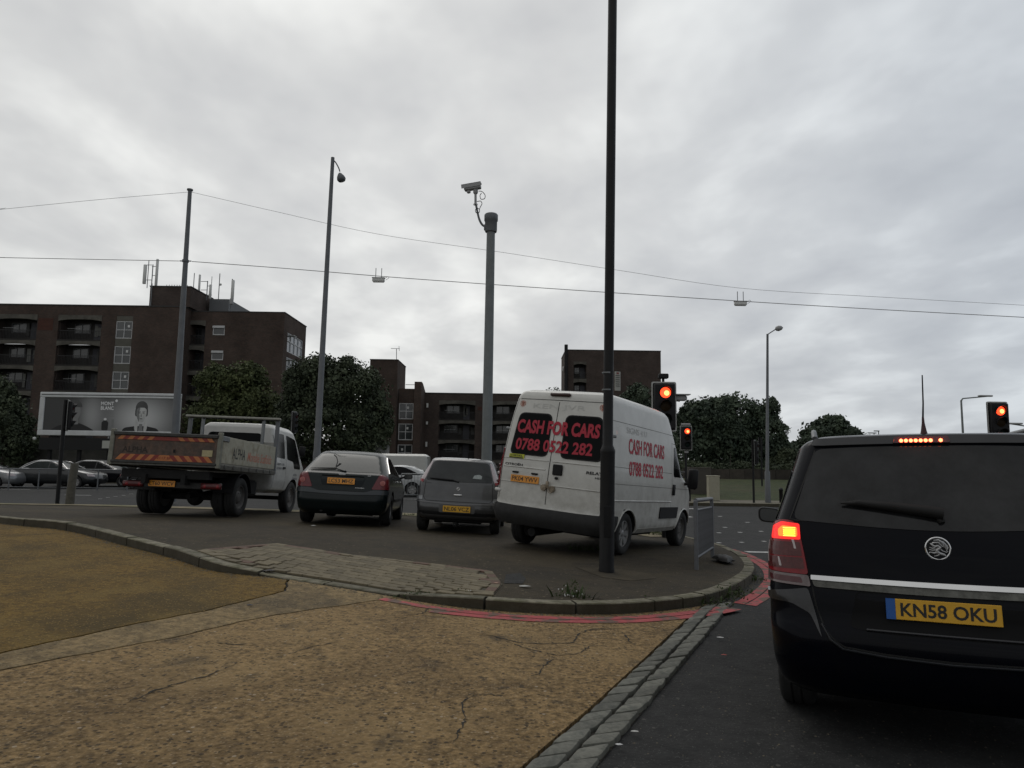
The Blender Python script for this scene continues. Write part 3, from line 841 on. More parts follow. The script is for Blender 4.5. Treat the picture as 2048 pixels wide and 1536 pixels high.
# ------------------------------------------------------------------ vehicle shells
class Shell:
    """a body lofted from plan outlines; local +Y is forward, y = 0 at the rear bumper.
    ctrl rows: z, y of rear, y of front, half width, rear corner radius, front corner radius"""
    def __init__(s, ctrl, crown=.05, fcrown=.12, n=84, sm=5, taper=.02):
        c = np.array(ctrl, float)
        d = np.r_[0, np.cumsum(np.sqrt(((c[1:, :4] - c[:-1, :4]) * np.array([1.6, 1, 1, 1])) ** 2).sum(1))]
        t = np.linspace(0, d[-1], n)
        a = np.stack([np.interp(t, d, c[:, k]) for k in range(6)], 1)
        if sm > 1:
            ker = np.hanning(sm + 2)[1:-1]; ker /= ker.sum(); p = sm // 2
            pa = np.pad(a, ((p, p), (0, 0)), mode='edge')
            # reflect about ends so that the ends stay put
            for k in range(p):
                pa[p - 1 - k] = 2 * a[0] - a[k + 1]; pa[len(a) + p + k] = 2 * a[-1] - a[-2 - k]
            a = np.stack([np.convolve(pa[:, k], ker, 'valid') for k in range(6)], 1)
        s.a = a; s.cr = crown; s.cf = fcrown; s.tp = taper
        s.zs = np.maximum.accumulate(a[:, 0] + np.arange(n) * 1e-7)
    def at(s, z): return [float(np.interp(z, s.zs, s.a[:, k])) for k in range(1, 6)]
    def outline(s, row):
        yr, yf, hw, rr, rf = row
        hwe = hw * (1 - s.tp); rr = min(rr, hwe * .9); rf = min(rf, hwe * .9)
        P = []
        for k in range(7):
            x = (hwe - rr) * k / 7; P.append((x, yr + s.cr * (x / hwe) ** 2))
        base = yr + s.cr * ((hwe - rr) / hwe) ** 2
        for k in range(9):
            t = math.pi / 2 * k / 8
            P.append((hwe - rr + rr * math.sin(t), base + rr * (1 - math.cos(t))))
        y0 = base + rr; bf = yf - s.cf * ((hwe - rf) / hwe) ** 2; y1 = bf - rf
        for k in range(1, 26):
            q = k / 26; y = y0 + (y1 - y0) * q
            P.append((hw * (1 - s.tp * abs(2 * q - 1) ** 3), y))
        for k in range(9):
            t = math.pi / 2 * (1 - k / 8)
            P.append((hwe - rf + rf * math.sin(t), y1 + rf * math.cos(t)))
        for k in range(1, 8):
            x = (hwe - rf) * (1 - k / 7); P.append((x, yf - s.cf * (x / hwe) ** 2))
        return P
    def mesh(s):
        mb = MB(); rings = []
        for r in s.a:
            P = s.outline(r[1:]); ring = []
            full = P + [(-x, y) for x, y in P[-2:0:-1]]
            k0 = len(mb.v)
            mb.v += [(x, y, r[0]) for x, y in full]; rings.append(k0); n = len(full)
        for a, b in zip(rings, rings[1:]):
            for k in range(n): mb.f.append((a + k, a + (k + 1) % n, b + (k + 1) % n, b + k))
        mb.f.append(tuple(rings[0] + k for k in range(n))[::-1]); mb.f.append(tuple(rings[-1] + k for k in range(n)))
        return mb
    def rear(s, x, z):
        yr, yf, hw, rr, rf = s.at(z); hwe = hw * (1 - s.tp); rr = min(rr, hwe * .9); x = min(abs(x), hwe * .9985)
        if x <= hwe - rr: return yr + s.cr * (x / hwe) ** 2
        t = (x - hwe + rr) / rr
        return yr + s.cr * ((hwe - rr) / hwe) ** 2 + rr * (1 - math.sqrt(max(0, 1 - t * t)))
    def front(s, x, z):
        yr, yf, hw, rr, rf = s.at(z); hwe = hw * (1 - s.tp); rf = min(rf, hwe * .9); x = min(abs(x), hwe * .9985)
        if x <= hwe - rf: return yf - s.cf * (x / hwe) ** 2
        t = (x - hwe + rf) / rf
        return yf - s.cf * ((hwe - rf) / hwe) ** 2 - rf * (1 - math.sqrt(max(0, 1 - t * t)))
    def side(s, y, z):
        yr, yf, hw, rr, rf = s.at(z); hwe = hw * (1 - s.tp); rr = min(rr, hwe * .9); rf = min(rf, hwe * .9)
        y0 = yr + s.cr * ((hwe - rr) / hwe) ** 2 + rr; y1 = yf - s.cf * ((hwe - rf) / hwe) ** 2 - rf
        if y < y0: t = min(.999, (y0 - y) / rr); return hwe - rr + rr * math.sqrt(1 - t * t)
        if y > y1: t = min(.999, (y - y1) / rf); return hwe - rf + rf * math.sqrt(1 - t * t)
        q = (y - y0) / (y1 - y0)
        return hw * (1 - s.tp * abs(2 * q - 1) ** 3)
    def pt(s, mode, a, z, off=0.0, sg=1):
        e = .01
        if mode in ('rear', 'front'):
            fn = s.rear if mode == 'rear' else s.front; k = -1 if mode == 'rear' else 1
            y = fn(a, z); gx = (fn(a + e, z) - fn(a - e, z)) / (2 * e) if abs(a) > e else 0; gz = (fn(a, z + e) - fn(a, z - e)) / (2 * e)
            n = Vector((-k * gx, k, -k * gz)).normalized()
            return Vector((a, y, z)) + n * off
        if mode == 'side':
            x = s.side(a, z); gy = (s.side(a + e, z) - s.side(a - e, z)) / (2 * e); gz = (s.side(a, z + e) - s.side(a, z - e)) / (2 * e)
            n = Vector((1, -gy, -gz)).normalized(); p = Vector((x, a, z)) + n * off
            p.x *= sg; return p
        if mode == 'wrap':       # a = distance round the rear corner from the centre line
            P = s.outline(s.at(z)); L = 0; aa = abs(a)
            for i in range(len(P) - 1):
                dx = P[i + 1][0] - P[i][0]; dy = P[i + 1][1] - P[i][1]; d = math.hypot(dx, dy)
                if L + d >= aa:
                    t = (aa - L) / d
                    n = Vector((dy, -dx, 0)) / d
                    if n.y > 0 and P[i][0] < .5: n = -n
                    p = Vector((P[i][0] + dx * t, P[i][1] + dy * t, z)) + n * off
                    p.x *= (1 if a >= 0 else -1); return p
                L += d
            return Vector((P[-1][0], P[-1][1], z))
    def patch(s, mb, mode, poly, off=.006, thick=.012, grid=.07, sg=1, crown=0):
        vs, fs = fill2d(poly, grid)
        k0 = len(mb.v)
        for a, z in vs: mb.v.append(tuple(s.pt(mode, a, z, off, sg)))
        mb.f += [tuple(k0 + i for i in f) for f in fs]
        if thick:
            mp_ = {}
            for a, b in bound_edges(fs):
                for k in (a, b):
                    if k not in mp_: mp_[k] = len(mb.v); mb.v.append(tuple(s.pt(mode, vs[k][0], vs[k][1], off - thick, sg)))
                mb.f.append((k0 + a, k0 + b, mp_[b], mp_[a]))
        return mb
    def text(s, mb, txt, mode, cx, cz, w, h, bold=0, off=.006, sg=1, dirx=1, shear2=0.0, thick=.0015):
        vs, fs = text_mesh(txt, w, h, bold)
        k0 = len(mb.v)
        for a, b in vs: mb.v.append(tuple(s.pt(mode, cx + a * dirx, cz + b + a * shear2, off, sg)))
        mb.f += [tuple(k0 + i for i in f) for f in fs]
        mp_ = {}
        for a, b in bound_edges(fs):
            for k in (a, b):
                if k not in mp_:
                    mp_[k] = len(mb.v); q_ = vs[k]; mb.v.append(tuple(s.pt(mode, cx + q_[0] * dirx, cz + q_[1] + q_[0] * shear2, off - thick, sg)))
            mb.f.append((k0 + a, k0 + b, mp_[b], mp_[a]))
        return mb
    def line(s, mb, mode, pts, w=.006, off=.002, sg=1):
        """a shut line following the surface"""
        L = resample([Vector(p) for p in pts], .05)
        k0 = len(mb.v)
        for i in range(len(L)):
            a = inward(L, i, w / 2); b = inward(L, i, -w / 2)
            for q in (a, b): mb.v.append(tuple(s.pt(mode, q.x, q.y, off, sg)))
        for i in range(len(L) - 1):
            k = k0 + 2 * i; mb.f.append((k, k + 1, k + 3, k + 2))
        return mb

def cut_arches(mb, name, paint, wheels, hwmax, extra=None, depth=.34):
    """boolean the wheel arches out of a body; the inside of an arch is bare dark metal"""
    o = mb.build(name, paint, smooth=32); o.data.materials.append(MT['under_body'])
    cutters = []
    for (x, y, z, r) in wheels:
        c = MB(); sx = 1 if x > 0 else -1
        x0, x1 = (hwmax - depth), (hwmax + .25)
        c.tube([(sx * x0, y, z), (sx * x1, y, z)], r, n=36)
        co = c.build('cutter', MT['under_body']); cutters.append(co)
        md = o.modifiers.new('b', 'BOOLEAN'); md.object = co; md.operation = 'DIFFERENCE'; md.solver = 'EXACT'
    dg = bpy.context.evaluated_depsgraph_get()
    me = bpy.data.meshes.new_from_object(o.evaluated_get(dg))
    if len(me.polygons) < 100: me = o.data.copy()
    o.modifiers.clear(); o.data = me
    for c in cutters: bpy.data.objects.remove(c)
    mi = [0] * len(me.polygons)
    for p in me.polygons:
        c = p.center
        for (x, y, z, r) in wheels:
            if c.x * x > 0 and hwmax - depth - .01 <= abs(c.x) and math.hypot(c.y - y, c.z - z) < r * 1.002:
                mi[p.index] = 1
    me.polygons.foreach_set('material_index', mi)
    me.polygons.foreach_set('use_smooth', [True] * len(me.polygons)); me.set_sharp_from_angle(angle=math.radians(34))
    return o

def frame_at(x, y, psi, zf=None, roll=0.0):
    """matrix that sets a vehicle down on the sloping ground, heading psi to the right of +Y"""
    if zf is None: zf = GI
    f2 = Vector((math.sin(psi), math.cos(psi))); r2 = Vector((f2.y, -f2.x))
    def P(a, b): q = Vector((x, y)) + r2 * a + f2 * b; return Vector((q.x, q.y, zf(q.x, q.y)))
    F0 = (P(0, 3.4) - P(0, .9)).normalized(); R0 = (P(.75, 1.6) - P(-.75, 1.6)).normalized()
    U = R0.cross(F0).normalized(); R1 = F0.cross(U).normalized()
    # pass through the mean of the wheel points
    base = (P(-.75, .9) + P(.75, .9)) / 2 - F0 * .9
    if roll:
        q_ = Matrix.Rotation(roll, 3, F0); R1 = q_ @ R1; U = q_ @ U
    Mx = Matrix.Identity(4)
    for i in range(3): Mx[i][0] = R1[i]; Mx[i][1] = F0[i]; Mx[i][2] = U[i]; Mx[i][3] = base[i]
    return Mx

def make_wheel(parent, x, y, z, r, w, rim='alloy', sx=1, dual=False):
    """tyre with rim as its child; sx = side the outer face looks to"""
    mb = MB()
    hw = w / 2
    prof = [(r * .62, -hw * .8), (r * .70, -hw), (r * .90, -hw * 1.02), (r * .97, -hw * .88), (r, -hw * .7), (r, -hw * .32), (r * .975, -hw * .30), (r * .975, -hw * .22), (r, -hw * .20),
            (r, hw * .20), (r * .975, hw * .22), (r * .975, hw * .30), (r, hw * .32), (r, hw * .7), (r * .97, hw * .88), (r * .90, hw * 1.02), (r * .70, hw), (r * .62, hw * .8), (r * .62, -hw * .8)]
    mb.lathe(prof, 36, 'x')
    t = mb.build('wheel', MT['black_rubber'], parent, smooth=40, loc=(x, y, z))
    m = MB(); rr = r * .63
    if rim == 'steel':
        m.lathe([(rr, hw * .75), (rr * .92, hw * .78), (rr * .85, hw * .45), (rr * .55, hw * .30), (rr * .45, hw * .55), (rr * .2, hw * .62), (.001, hw * .62)], 28, 'x')
        m.lathe([(rr, -hw * .75), (rr * .6, -hw * .4), (.001, -hw * .4)], 20, 'x')
        for k in range(6):
            a = k * math.pi / 3
            m.tube([(hw * .3, rr * .38 * math.cos(a), rr * .38 * math.sin(a)), (hw * .66, rr * .38 * math.cos(a), rr * .38 * math.sin(a))], .012, 6)
    else:
        m.lathe([(rr, hw * .78), (rr * .93, hw * .8), (rr * .90, hw * .45), (rr * .86, hw * .42), (rr * .84, hw * -.2), (.001, hw * -.2)], 32, 'x')
        m.lathe([(rr, -hw * .75), (rr * .6, -hw * .4), (.001, -hw * .4)], 20, 'x')
        m.lathe([(rr * .26, hw * .35), (rr * .26, hw * .62), (rr * .2, hw * .7), (.001, hw * .72)], 20, 'x')
        ns = 7 if rim == 'alloy' else 9
        for k in range(ns):
            a = 2 * math.pi * k / ns; ca, sa = math.cos(a), math.sin(a)
            def q(rad, lat, h): return (h, rad * ca - lat * sa, rad * sa + lat * ca)
            A = [q(rr * .22, -.032, hw * .62), q(rr * .22, .032, hw * .62), q(rr * .92, .045, hw * .72), q(rr * .92, -.045, hw * .72)]
            B = [q(rr * .22, -.032, hw * .3), q(rr * .22, .032, hw * .3), q(rr * .92, .045, hw * .4), q(rr * .92, -.045, hw * .4)]
            m.add(A + B, [(0, 1, 2, 3), (4, 7, 6, 5), (0, 4, 5, 1), (1, 5, 6, 2), (2, 6, 7, 3), (3, 7, 4, 0)])
    mt = MT['dark_rim'] if rim == 'steel' else MT['rim_metal']
    o = m.build('rim', mt, t, smooth=40)
    if sx < 0: o.scale = (-1, 1, 1)
    return t

def plate(parent, c, w, h, txt, ypl, mt='plate_yellow', tilt=0.0, blue=False, nrm=(0, -1, 0), bold=.014, rot=None):
    """registration plate facing -Y at c"""
    Mx = Matrix.Translation(c) @ Matrix.Rotation(tilt, 4, 'X')
    mb = MB().box((0, 0, 0), (w, .008, h), M=Mx, bev=.002)
    p = mb.build('number_plate', MT[mt], parent)
    tw = w * .90; cx = 0
    if blue:
        b = MB().box((-w / 2 - .022, 0, 0), (.044, .0085, h), M=Mx)
        b.build('blue_band', MT['eu_blue'], p)
    vs, fs = text_mesh(txt, tw, h * .66, bold)
    m = MB().add([(x, -.0052, z) for x, z in vs], fs, Mx)
    m.build('plate_text', MT['letter_black'], p)
    return p

def mirror_pair(parent, sh, y, z, glass=True, big=False, sides=(-1, 1), mt='black_plastic', w=.2, h=.14):
    for sg in sides:
        x = sh.side(y, z)
        m = MB()
        m.tube([(sg * (x - .03), y, z - .01), (sg * (x + .10), y - .01, z + .03)], .025, 8)
        pr = [(.30, .06), (.8, .03), (1.0, 0), (1.02, -.05), (.95, -.09)]
        vs = []; fs = []
        for (s_, yy) in [(.92, -.05), (1.0, -.02), (.95, .03), (.6, .075), (.2, .09)]:
            poly = rpoly([(-w / 2, -h / 2), (w / 2, -h / 2 * .8), (w / 2, h / 2), (-w / 2, h / 2 * .75)], h * .35, 4)
            for (a, b) in poly: vs.append((sg * (x + .09 + w / 2) + sg * a * s_, y + yy, z + .04 + b * s_))
        n = len(poly)
        for i in range(4):
            for k in range(n): fs.append((i * n + k, i * n + (k + 1) % n, (i + 1) * n + (k + 1) % n, (i + 1) * n + k))
        fs.append(tuple(range(n))); fs.append(tuple(4 * n + k for k in range(n)))
        m.add(vs, fs)
        o = m.build('door_mirror', MT[mt], parent, smooth=45)
        g = MB(); poly = rpoly([(-w / 2, -h / 2), (w / 2, -h / 2 * .8), (w / 2, h / 2), (-w / 2, h / 2 * .75)], h * .35, 4)
        g.prism([(sg * (x + .09 + w / 2) + sg * a * .8, z + .04 + b * .8) for a, b in poly], y - .056, y - .049)
        g.build('mirror_glass', MT['glass_grey'], o)

def wiper_blade(parent, sh, p0, p1, w=.018, off=.03, arm=None):
    m = MB(); P = [sh.pt('rear', p0[0] + (p1[0] - p0[0]) * t, p0[1] + (p1[1] - p0[1]) * t, off) for t in (0, .15, .4, .7, 1)]
    m.tube(P, [w * .35, w * .6, w * .9, w, w * 1.05], 6)
    if arm: m.tube([sh.pt('rear', p1[0], p1[1], off), sh.pt('rear', arm[0], arm[1], .012)], w * .7, 6); m.lathe([(.03, 0), (.03, .03), (.02, .045), (.001, .045)], 14, 'y', c=tuple(sh.pt('rear', arm[0], arm[1], 0)))
    return m.build('wiper', MT['black_plastic'], parent, smooth=50)

# ------------------------------------------------------------------ black people carrier ahead of us
def build_mpv():
    X0, Y0, PSI = 2.245, 3.70, math.radians(24.5)
    Mx = Matrix.Translation((0, 0, .05)) @ frame_at(X0, Y0, PSI, G, roll=-.032)
    root = empty('parked_car', (0, 0, 0), 0, 'black people carrier waiting ahead of us with its brake lights lit', 'car')
    root.name = 'people_carrier'
    root.matrix_world = Mx
    paint = mat('black_blue_paint', (0.0016, 0.0022, 0.0050), 0.24, 0.0, var=.10, vscale=3, spec=.08, coat=.09, dirt=((.008, .007, .006), .25, .8, .4), rvar=.06)
    sh = Shell([(.19, .16, 4.30, .80, .22, .4), (.24, .07, 4.40, .86, .24, .4), (.36, .012, 4.46, .888, .22, .42), (.50, .0, 4.47, .897, .20, .42), (.575, .012, 4.45, .90, .19, .42),
                (.60, .055, 4.44, .90, .16, .42), (.75, .065, 4.36, .90, .15, .42), (.80, .085, 4.30, .895, .15, .42), (.90, .095, 4.05, .89, .15, .40), (.98, .11, 3.72, .885, .15, .36), (1.06, .14, 3.40, .872, .15, .34),
                (1.12, .165, 3.28, .86, .15, .30), (1.30, .245, 2.98, .795, .15, .26), (1.50, .325, 2.66, .728, .15, .24), (1.59, .365, 2.48, .70, .15, .24), (1.62, .36, 2.38, .665, .15, .24), (1.655, .46, 2.1, .60, .2, .24),
                (1.68, .75, 1.85, .46, .25, .24), (1.695, 1.05, 1.6, .28, .2, .2)], crown=.075, fcrown=.22, n=120, sm=3, taper=.05)
    r = .325
    wz = r - .03
    wh = [(sx * .76, y, wz, .37) for sx in (-1, 1) for y in (.86, 3.56)]
    sh.a[:, 3] *= 1.03
    body = cut_arches(sh.mesh(), 'body', paint, wh, .925)
    body.parent = root
    for sx in (-1, 1):
        for y in (.86, 3.56):
            make_wheel(root, sx * .775, y, r - .06 - sx * .775 * .032, r, .205, 'alloy', sx)
    # tailgate glass
    g = MB(); sh.patch(g, 'rear', rpoly([(-.735, 1.145), (-.3, 1.115), (0, 1.105), (.3, 1.115), (.735, 1.145), (.60, 1.567), (.3, 1.577), (0, 1.580), (-.3, 1.577), (-.60, 1.567)], [.05, .2, .2, .2, .05, .05, .2, .2, .2, .05]), off=.004, grid=.06)
    g.build('rear_window', mat('tint_glass', (0.017, 0.0175, 0.0185), .10, var=.7, vscale=2.2, spec=.34, rvar=.03), root, smooth=40)
    # side windows
    for sg in (-1, 1):
        g = MB()
        sh.patch(g, 'side', rpoly([(.42, 1.14), (1.12, 1.11), (1.12, 1.44), (.55, 1.44)], .05), sg=sg, grid=.1)
        sh.patch(g, 'side', rpoly([(1.20, 1.11), (2.05, 1.09), (2.05, 1.46), (1.20, 1.455)], .04), sg=sg, grid=.1)
        sh.patch(g, 'side', rpoly([(2.13, 1.09), (3.00, 1.08), (2.55, 1.44), (2.13, 1.46)], .04), sg=sg, grid=.1)
        g.split('side_window', MT['glass_dark'], root, smooth=40)
    # tail lamps
    red = MT['lamp_red']
    for sg in (-1, 1):
        lp = MB(); sh.patch(lp, 'wrap', [(sg * a, z) for a, z in rpoly([(.660, .845), (.685, 1.0), (.715, 1.135), (.80, 1.15), (.98, 1.10), (1.02, .99), (1.01, .86)], [.02, .3, .04, .05, .06, .1, .04])], off=.014, thick=.03, grid=.03)
        lens = lp.build('tail_lamp', red, root, smooth=40)
        def lpatch(nm, poly, m, off=.016):
            q = MB(); sh.patch(q, 'wrap', [(sg * a, z) for a, z in poly], off=off, thick=.002, grid=.025); return q.build(nm, m, lens)
        lit = mat('brake_lit', (.5, .05, .01), .3, emit=(1.0, .13, .012), estr=2.2)
        core = mat('brake_core', (.8, .3, .05), .3, emit=(1.0, .50, .07), estr=2.6)
        halo = mat('brake_edge', (.4, .01, .01), .3, emit=(1.0, .02, .015), estr=1.0)
        lpatch('lit_lens', rpoly([(.695, 1.035), (.70, 1.125), (.80, 1.135), (.885, 1.105), (.885, 1.035)], .012), halo, .0165)
        lpatch('brake_light', rpoly([(.712, 1.050), (.714, 1.106), (.795, 1.112), (.822, 1.092), (.822, 1.050)], .014), lit, .0175)
        for rr in range(5):
            zz_ = 1.050 + rr * .0112
            lpatch('led_row', [(.722, zz_ + .002), (.722, zz_ + .0075), (.788, zz_ + .0075), (.788, zz_ + .002)], core, .0188)
        lpatch('bulb_glow', rpoly([(.728, 1.058), (.728, 1.094), (.785, 1.094), (.785, 1.058)], .012), mat('amber_glow', (.8, .3, .03), .3, emit=(1.0, .33, .02), estr=3.2), .0198)
        dk = mat('lens_smoke', (.085, .018, .018), .15, coat=.2, spec=.4, var=.35, vscale=18)
        lpatch('clear_lens', rpoly([(.690, .945), (.70, 1.022), (.985, 1.022), (.99, .945)], .01), dk, .0165)
        lpatch('clear_lens', rpoly([(.678, .875), (.687, .937), (.992, .937), (.99, .875)], .01), dk, .0165)
        for (a, zz_) in ((.91, .90), (.93, .97), (.80, .885), (.95, .93), (.72, .985)):
            lpatch('reflector', rpoly([(a, zz_), (a + .012, zz_ + .05), (a + .022, zz_ + .05), (a + .012, zz_)], .002), MT['lamp_clear'], .018)
        q = MB(); sh.patch(q, 'wrap', [(sg * a, z) for a, z in rpoly([(.650, .782), (.660, .842), (1.00, .856), (.99, .80)], .012)], off=.014, thick=.03, grid=.03)
        q.build('fog_lamp', mat('lamp_clear_low', (.16, .12, .12), .15, coat=.6, var=.4, vscale=10), lens, smooth=40)
        q = MB(); sh.patch(q, 'wrap', [(sg * a, z) for a, z in rpoly([(.69, .798), (.70, .830), (.90, .838), (.89, .806)], .01)], off=.016, thick=.002, grid=.03)
        q.build('fog_lens', MT['lamp_dark'], lens)
    # chrome strip on the tailgate
    q = MB(); sh.patch(q, 'rear', rpoly([(-.645, .818), (0, .812), (.645, .818), (.645, .844), (0, .840), (-.645, .844)], [.004, .5, .004, .004, .5, .004]), off=.022, thick=.03, grid=.06)
    q.build('chrome_strip', MT['chrome'], root, smooth=50)
    q = MB(); sh.patch(q, 'rear', rpoly([(-.632, .780), (0, .770), (.632, .780), (.640, .816), (0, .810), (-.640, .816)], [.02, .5, .02, .004, .5, .004]), off=.010, thick=.02, grid=.05)
    q.build('handle_trim', mat('worn_trim', (.10, .10, .09), .35, .7, var=.5, vscale=9, bump=.002, bscale=18), root, smooth=50)
    # shut lines
    q = MB()
    tg = [(-.640, .78), (-.63, .70), (-.60, .60), (-.56, .53), (-.50, .487), (-.3, .470), (0, .462), (.3, .470), (.50, .487), (.56, .53), (.60, .60), (.63, .70), (.640, .78)]
    sh.line(q, 'rear', tg, .009)
    sh.line(q, 'rear', [(-.66, 1.14), (-.752, 1.145), (-.60, 1.56)], .008); sh.line(q, 'rear', [(.66, 1.14), (.752, 1.145), (.60, 1.56)], .008)
    for sg in (-1, 1):
        sh.line(q, 'side', [(1.16, .35), (1.16, 1.45)], .008, sg=sg); sh.line(q, 'side', [(2.09, .30), (2.09, 1.47)], .008, sg=sg)
    q.split('shut_line', MT['seam'], root)
    # bright edge below the shut line (bumper lip) and the raised shoulder of the bumper
    q = MB(); P = [sh.pt('rear', a, z - .012, .006) for a, z in tg[2:-2]]
    q.tube(P, .0075, 6); q.build('bumper_lip', mat('grey_edge', (.020, .022, .026), .35, .2, coat=.3), root, smooth=60)
    for sg in (-1, 1):
        q = MB(); sh.patch(q, 'wrap', [(sg * a, z) for a, z in rpoly([(.665, .775), (.93, .735), (1.0, .75), (1.0, .72), (.90, .695), (.76, .69), (.66, .64), (.60, .52), (.645, .70)], .02)], off=.012, thick=.02, grid=.03)
        q.build('bumper_corner', mat('black_blue_paint_bright', (0.006, 0.007, 0.010), 0.25, 0.0, coat=.5), root, smooth=50)
    q = MB(); sh.patch(q, 'rear', rpoly([(-.46, .585), (-.30, .57), (.30, .57), (.46, .585), (.42, .775), (0, .780), (-.42, .775)], [.03, .1, .1, .03, .03, .3, .03]), off=.001, thick=0, grid=.05)
    q.build('plate_recess', mat('recess_black', (.002, .002, .0025), .5, spec=.15), root, smooth=40)
    q = MB(); q.tube([sh.pt('rear', -.38 + .76 * k / 12, .580, .008) for k in range(13)], .006, 6)
    q.build('recess_lip', mat('grey_edge_low', (.03, .03, .034), .4), root)
    P = sh.pt('rear', 0.0, .700, .018)
    plate(root, P, .475, .105, 'KN58 OKU', 0, tilt=-.05, blue=True, bold=.022)
    # griffin emblem in its ring
    P = sh.pt('rear', -.015, 1.015, .012)
    em = MB(); ring = [(P.x + .057 * math.cos(t), P.y, P.z + .057 * math.sin(t)) for t in [2 * math.pi * k / 40 for k in range(41)]]
    em.tube(ring, .0055, 8, caps=False)
    ro = em.build('emblem', MT['chrome'], root, smooth=60)
    d = MB(); d.lathe([(.058, 0), (.001, -.004)], 32, 'y', c=tuple(P)); d.build('emblem_back', MT['black_plastic'], ro)
    e2 = MB()
    def st(pts, r): e2.tube([(P.x + a, P.y - .006, P.z + b) for a, b in pts], r, 6)
    st([(.030, .006), (.022, .032), (.004, .045), (-.018, .042)], [.003, .007, .006, .002])
    st([(.036, -.002), (.036, .022), (.024, .036), (.010, .040)], [.003, .006, .005, .002])
    st([(.038, -.012), (.045, .006), (.042, .022)], [.003, .005, .002])
    st([(.022, .010), (.004, .032), (-.020, .030), (-.034, .020)], [.004, .006, .005, .002])
    st([(-.036, .026), (-.026, .018), (-.014, .010), (.000, .014), (.012, .004)], [.003, .006, .008, .009, .008])
    st([(.012, .006), (-.004, -.006), (-.004, -.018), (.010, -.026), (.026, -.030), (.034, -.038)], [.009, .010, .010, .009, .007, .004])
    st([(-.012, .004), (-.026, .000), (-.040, .006)], [.006, .004, .003]); st([(-.006, -.006), (-.026, -.010), (-.042, -.006)], [.006, .004, .003])
    st([(-.004, -.018), (-.020, -.024), (-.036, -.020), (-.044, -.026)], [.008, .006, .004, .003])
    st([(.010, -.026), (-.004, -.036), (-.020, -.040)], [.007, .005, .003]); st([(.010, -.002), (.022, -.012), (.038, -.018), (.046, -.012)], [.005, .004, .003, .002])
    e2.build('griffin', MT['silver_plastic'], ro, smooth=60)
    # wiper
    m = MB(); A = [(-.47, 1.235), (-.38, 1.238), (-.22, 1.222), (-.04, 1.200), (.03, 1.188)]
    m.tube([sh.pt('rear', a, z, .03) for a, z in A], [.006, .020, .028, .034, .036], 6)
    m.tube([sh.pt('rear', .0, 1.19, .025), sh.pt('rear', .02, 1.15, .012)], .018, 8)
    m.build('wiper', mat('wiper_black', (.004, .004, .004), .75), root, smooth=60)
    # high brake lamp, spoiler lip
    sp = MB(); sh.patch(sp, 'rear', rpoly([(-.615, 1.583), (0, 1.596), (.615, 1.583), (.60, 1.617), (0, 1.630), (-.60, 1.617)], [.02, .5, .02, .02, .5, .02]), off=.02, thick=.04, grid=.05)
    spo = sp.build('roof_spoiler', mat('spoiler_paint', (0.018, 0.019, 0.022), 0.3, .2, coat=.5), root, smooth=60)
    q = MB(); sh.patch(q, 'rear', rpoly([(-.18, 1.598), (.11, 1.598), (.10, 1.617), (-.17, 1.617)], .006), off=.026, thick=.01, grid=.05)
    hb = q.build('high_brake_lamp', MT['lamp_dark'], root)
    ledm = mat('led_red', (.8, .1, .05), .3, emit=(1.0, .13, .05), estr=9.0)
    for k in range(9):
        if k == 7: continue
        c = sh.pt('rear', -.135 + k * .0245, 1.608, .030)
        m = MB(); m.lathe([(.0015, -.004), (.008, -.002), (.010, .003)], 10, 'y', c=tuple(c)); m.build('led', ledm, hb)
    # whip antenna; the red reflected light on its foot is painted into the colour
    c = Vector((.01, .62, 1.655))
    m = MB(); m.tube([c + Vector((0, 0, -.01)), c + Vector((0, .0, .03)), c + Vector((0, 0, .08)), c + Vector((.0, -.005, .115))], [.026, .016, .008, .006], 12)
    an = m.build('aerial_base', mat('aerial_painted_glow', (.045, .008, .010), .5), root, smooth=60)
    m = MB(); m.tube([c + Vector((0, -.005, .11)), c + Vector((.006, -.012, .20)), c + Vector((.010, -.030, .37))], [.0055, .0045, .0035], 8)
    m.build('aerial_rod', MT['black_plastic'], an)
    # roof rails
    for sg in (-1, 1):
        m = MB(); P = [(sg * .60, .50, 1.64), (sg * .605, .56, 1.675), (sg * .61, .75, 1.70), (sg * .62, 1.5, 1.72), (sg * .61, 2.1, 1.695), (sg * .60, 2.25, 1.655)]
        m.tube(P, .017, 8); m.build('roof_rail', MT['galvanised'], root, smooth=60)
    mirror_pair(root, sh, 2.72, 1.06, w=.20, h=.155)
    # sticker on the right of the glass
    q = MB(); sh.patch(q, 'rear', [(.44, 1.235), (.43, 1.29), (.56, 1.29), (.56, 1.20), (.47, 1.19)], off=.0065, thick=0, grid=.04)
    st_ = q.build('window_sticker', mat('sticker_white', (.55, .57, .60), .5), root)
    q = MB(); sh.patch(q, 'rear', [(.425, 1.29), (.425, 1.315), (.56, 1.315), (.56, 1.29)], off=.0068, thick=0, grid=.04)
    q.build('sticker_band', mat('sticker_blue', (.03, .03, .22), .5), st_)
    q = MB(); sh.patch(q, 'rear', [(.437, 1.297), (.437, 1.307), (.47, 1.308), (.47, 1.298)], off=.0078, thick=0, grid=.04); q.build('sticker_print', MT['camera_shell'], st_)
    return root
mpv = build_mpv()

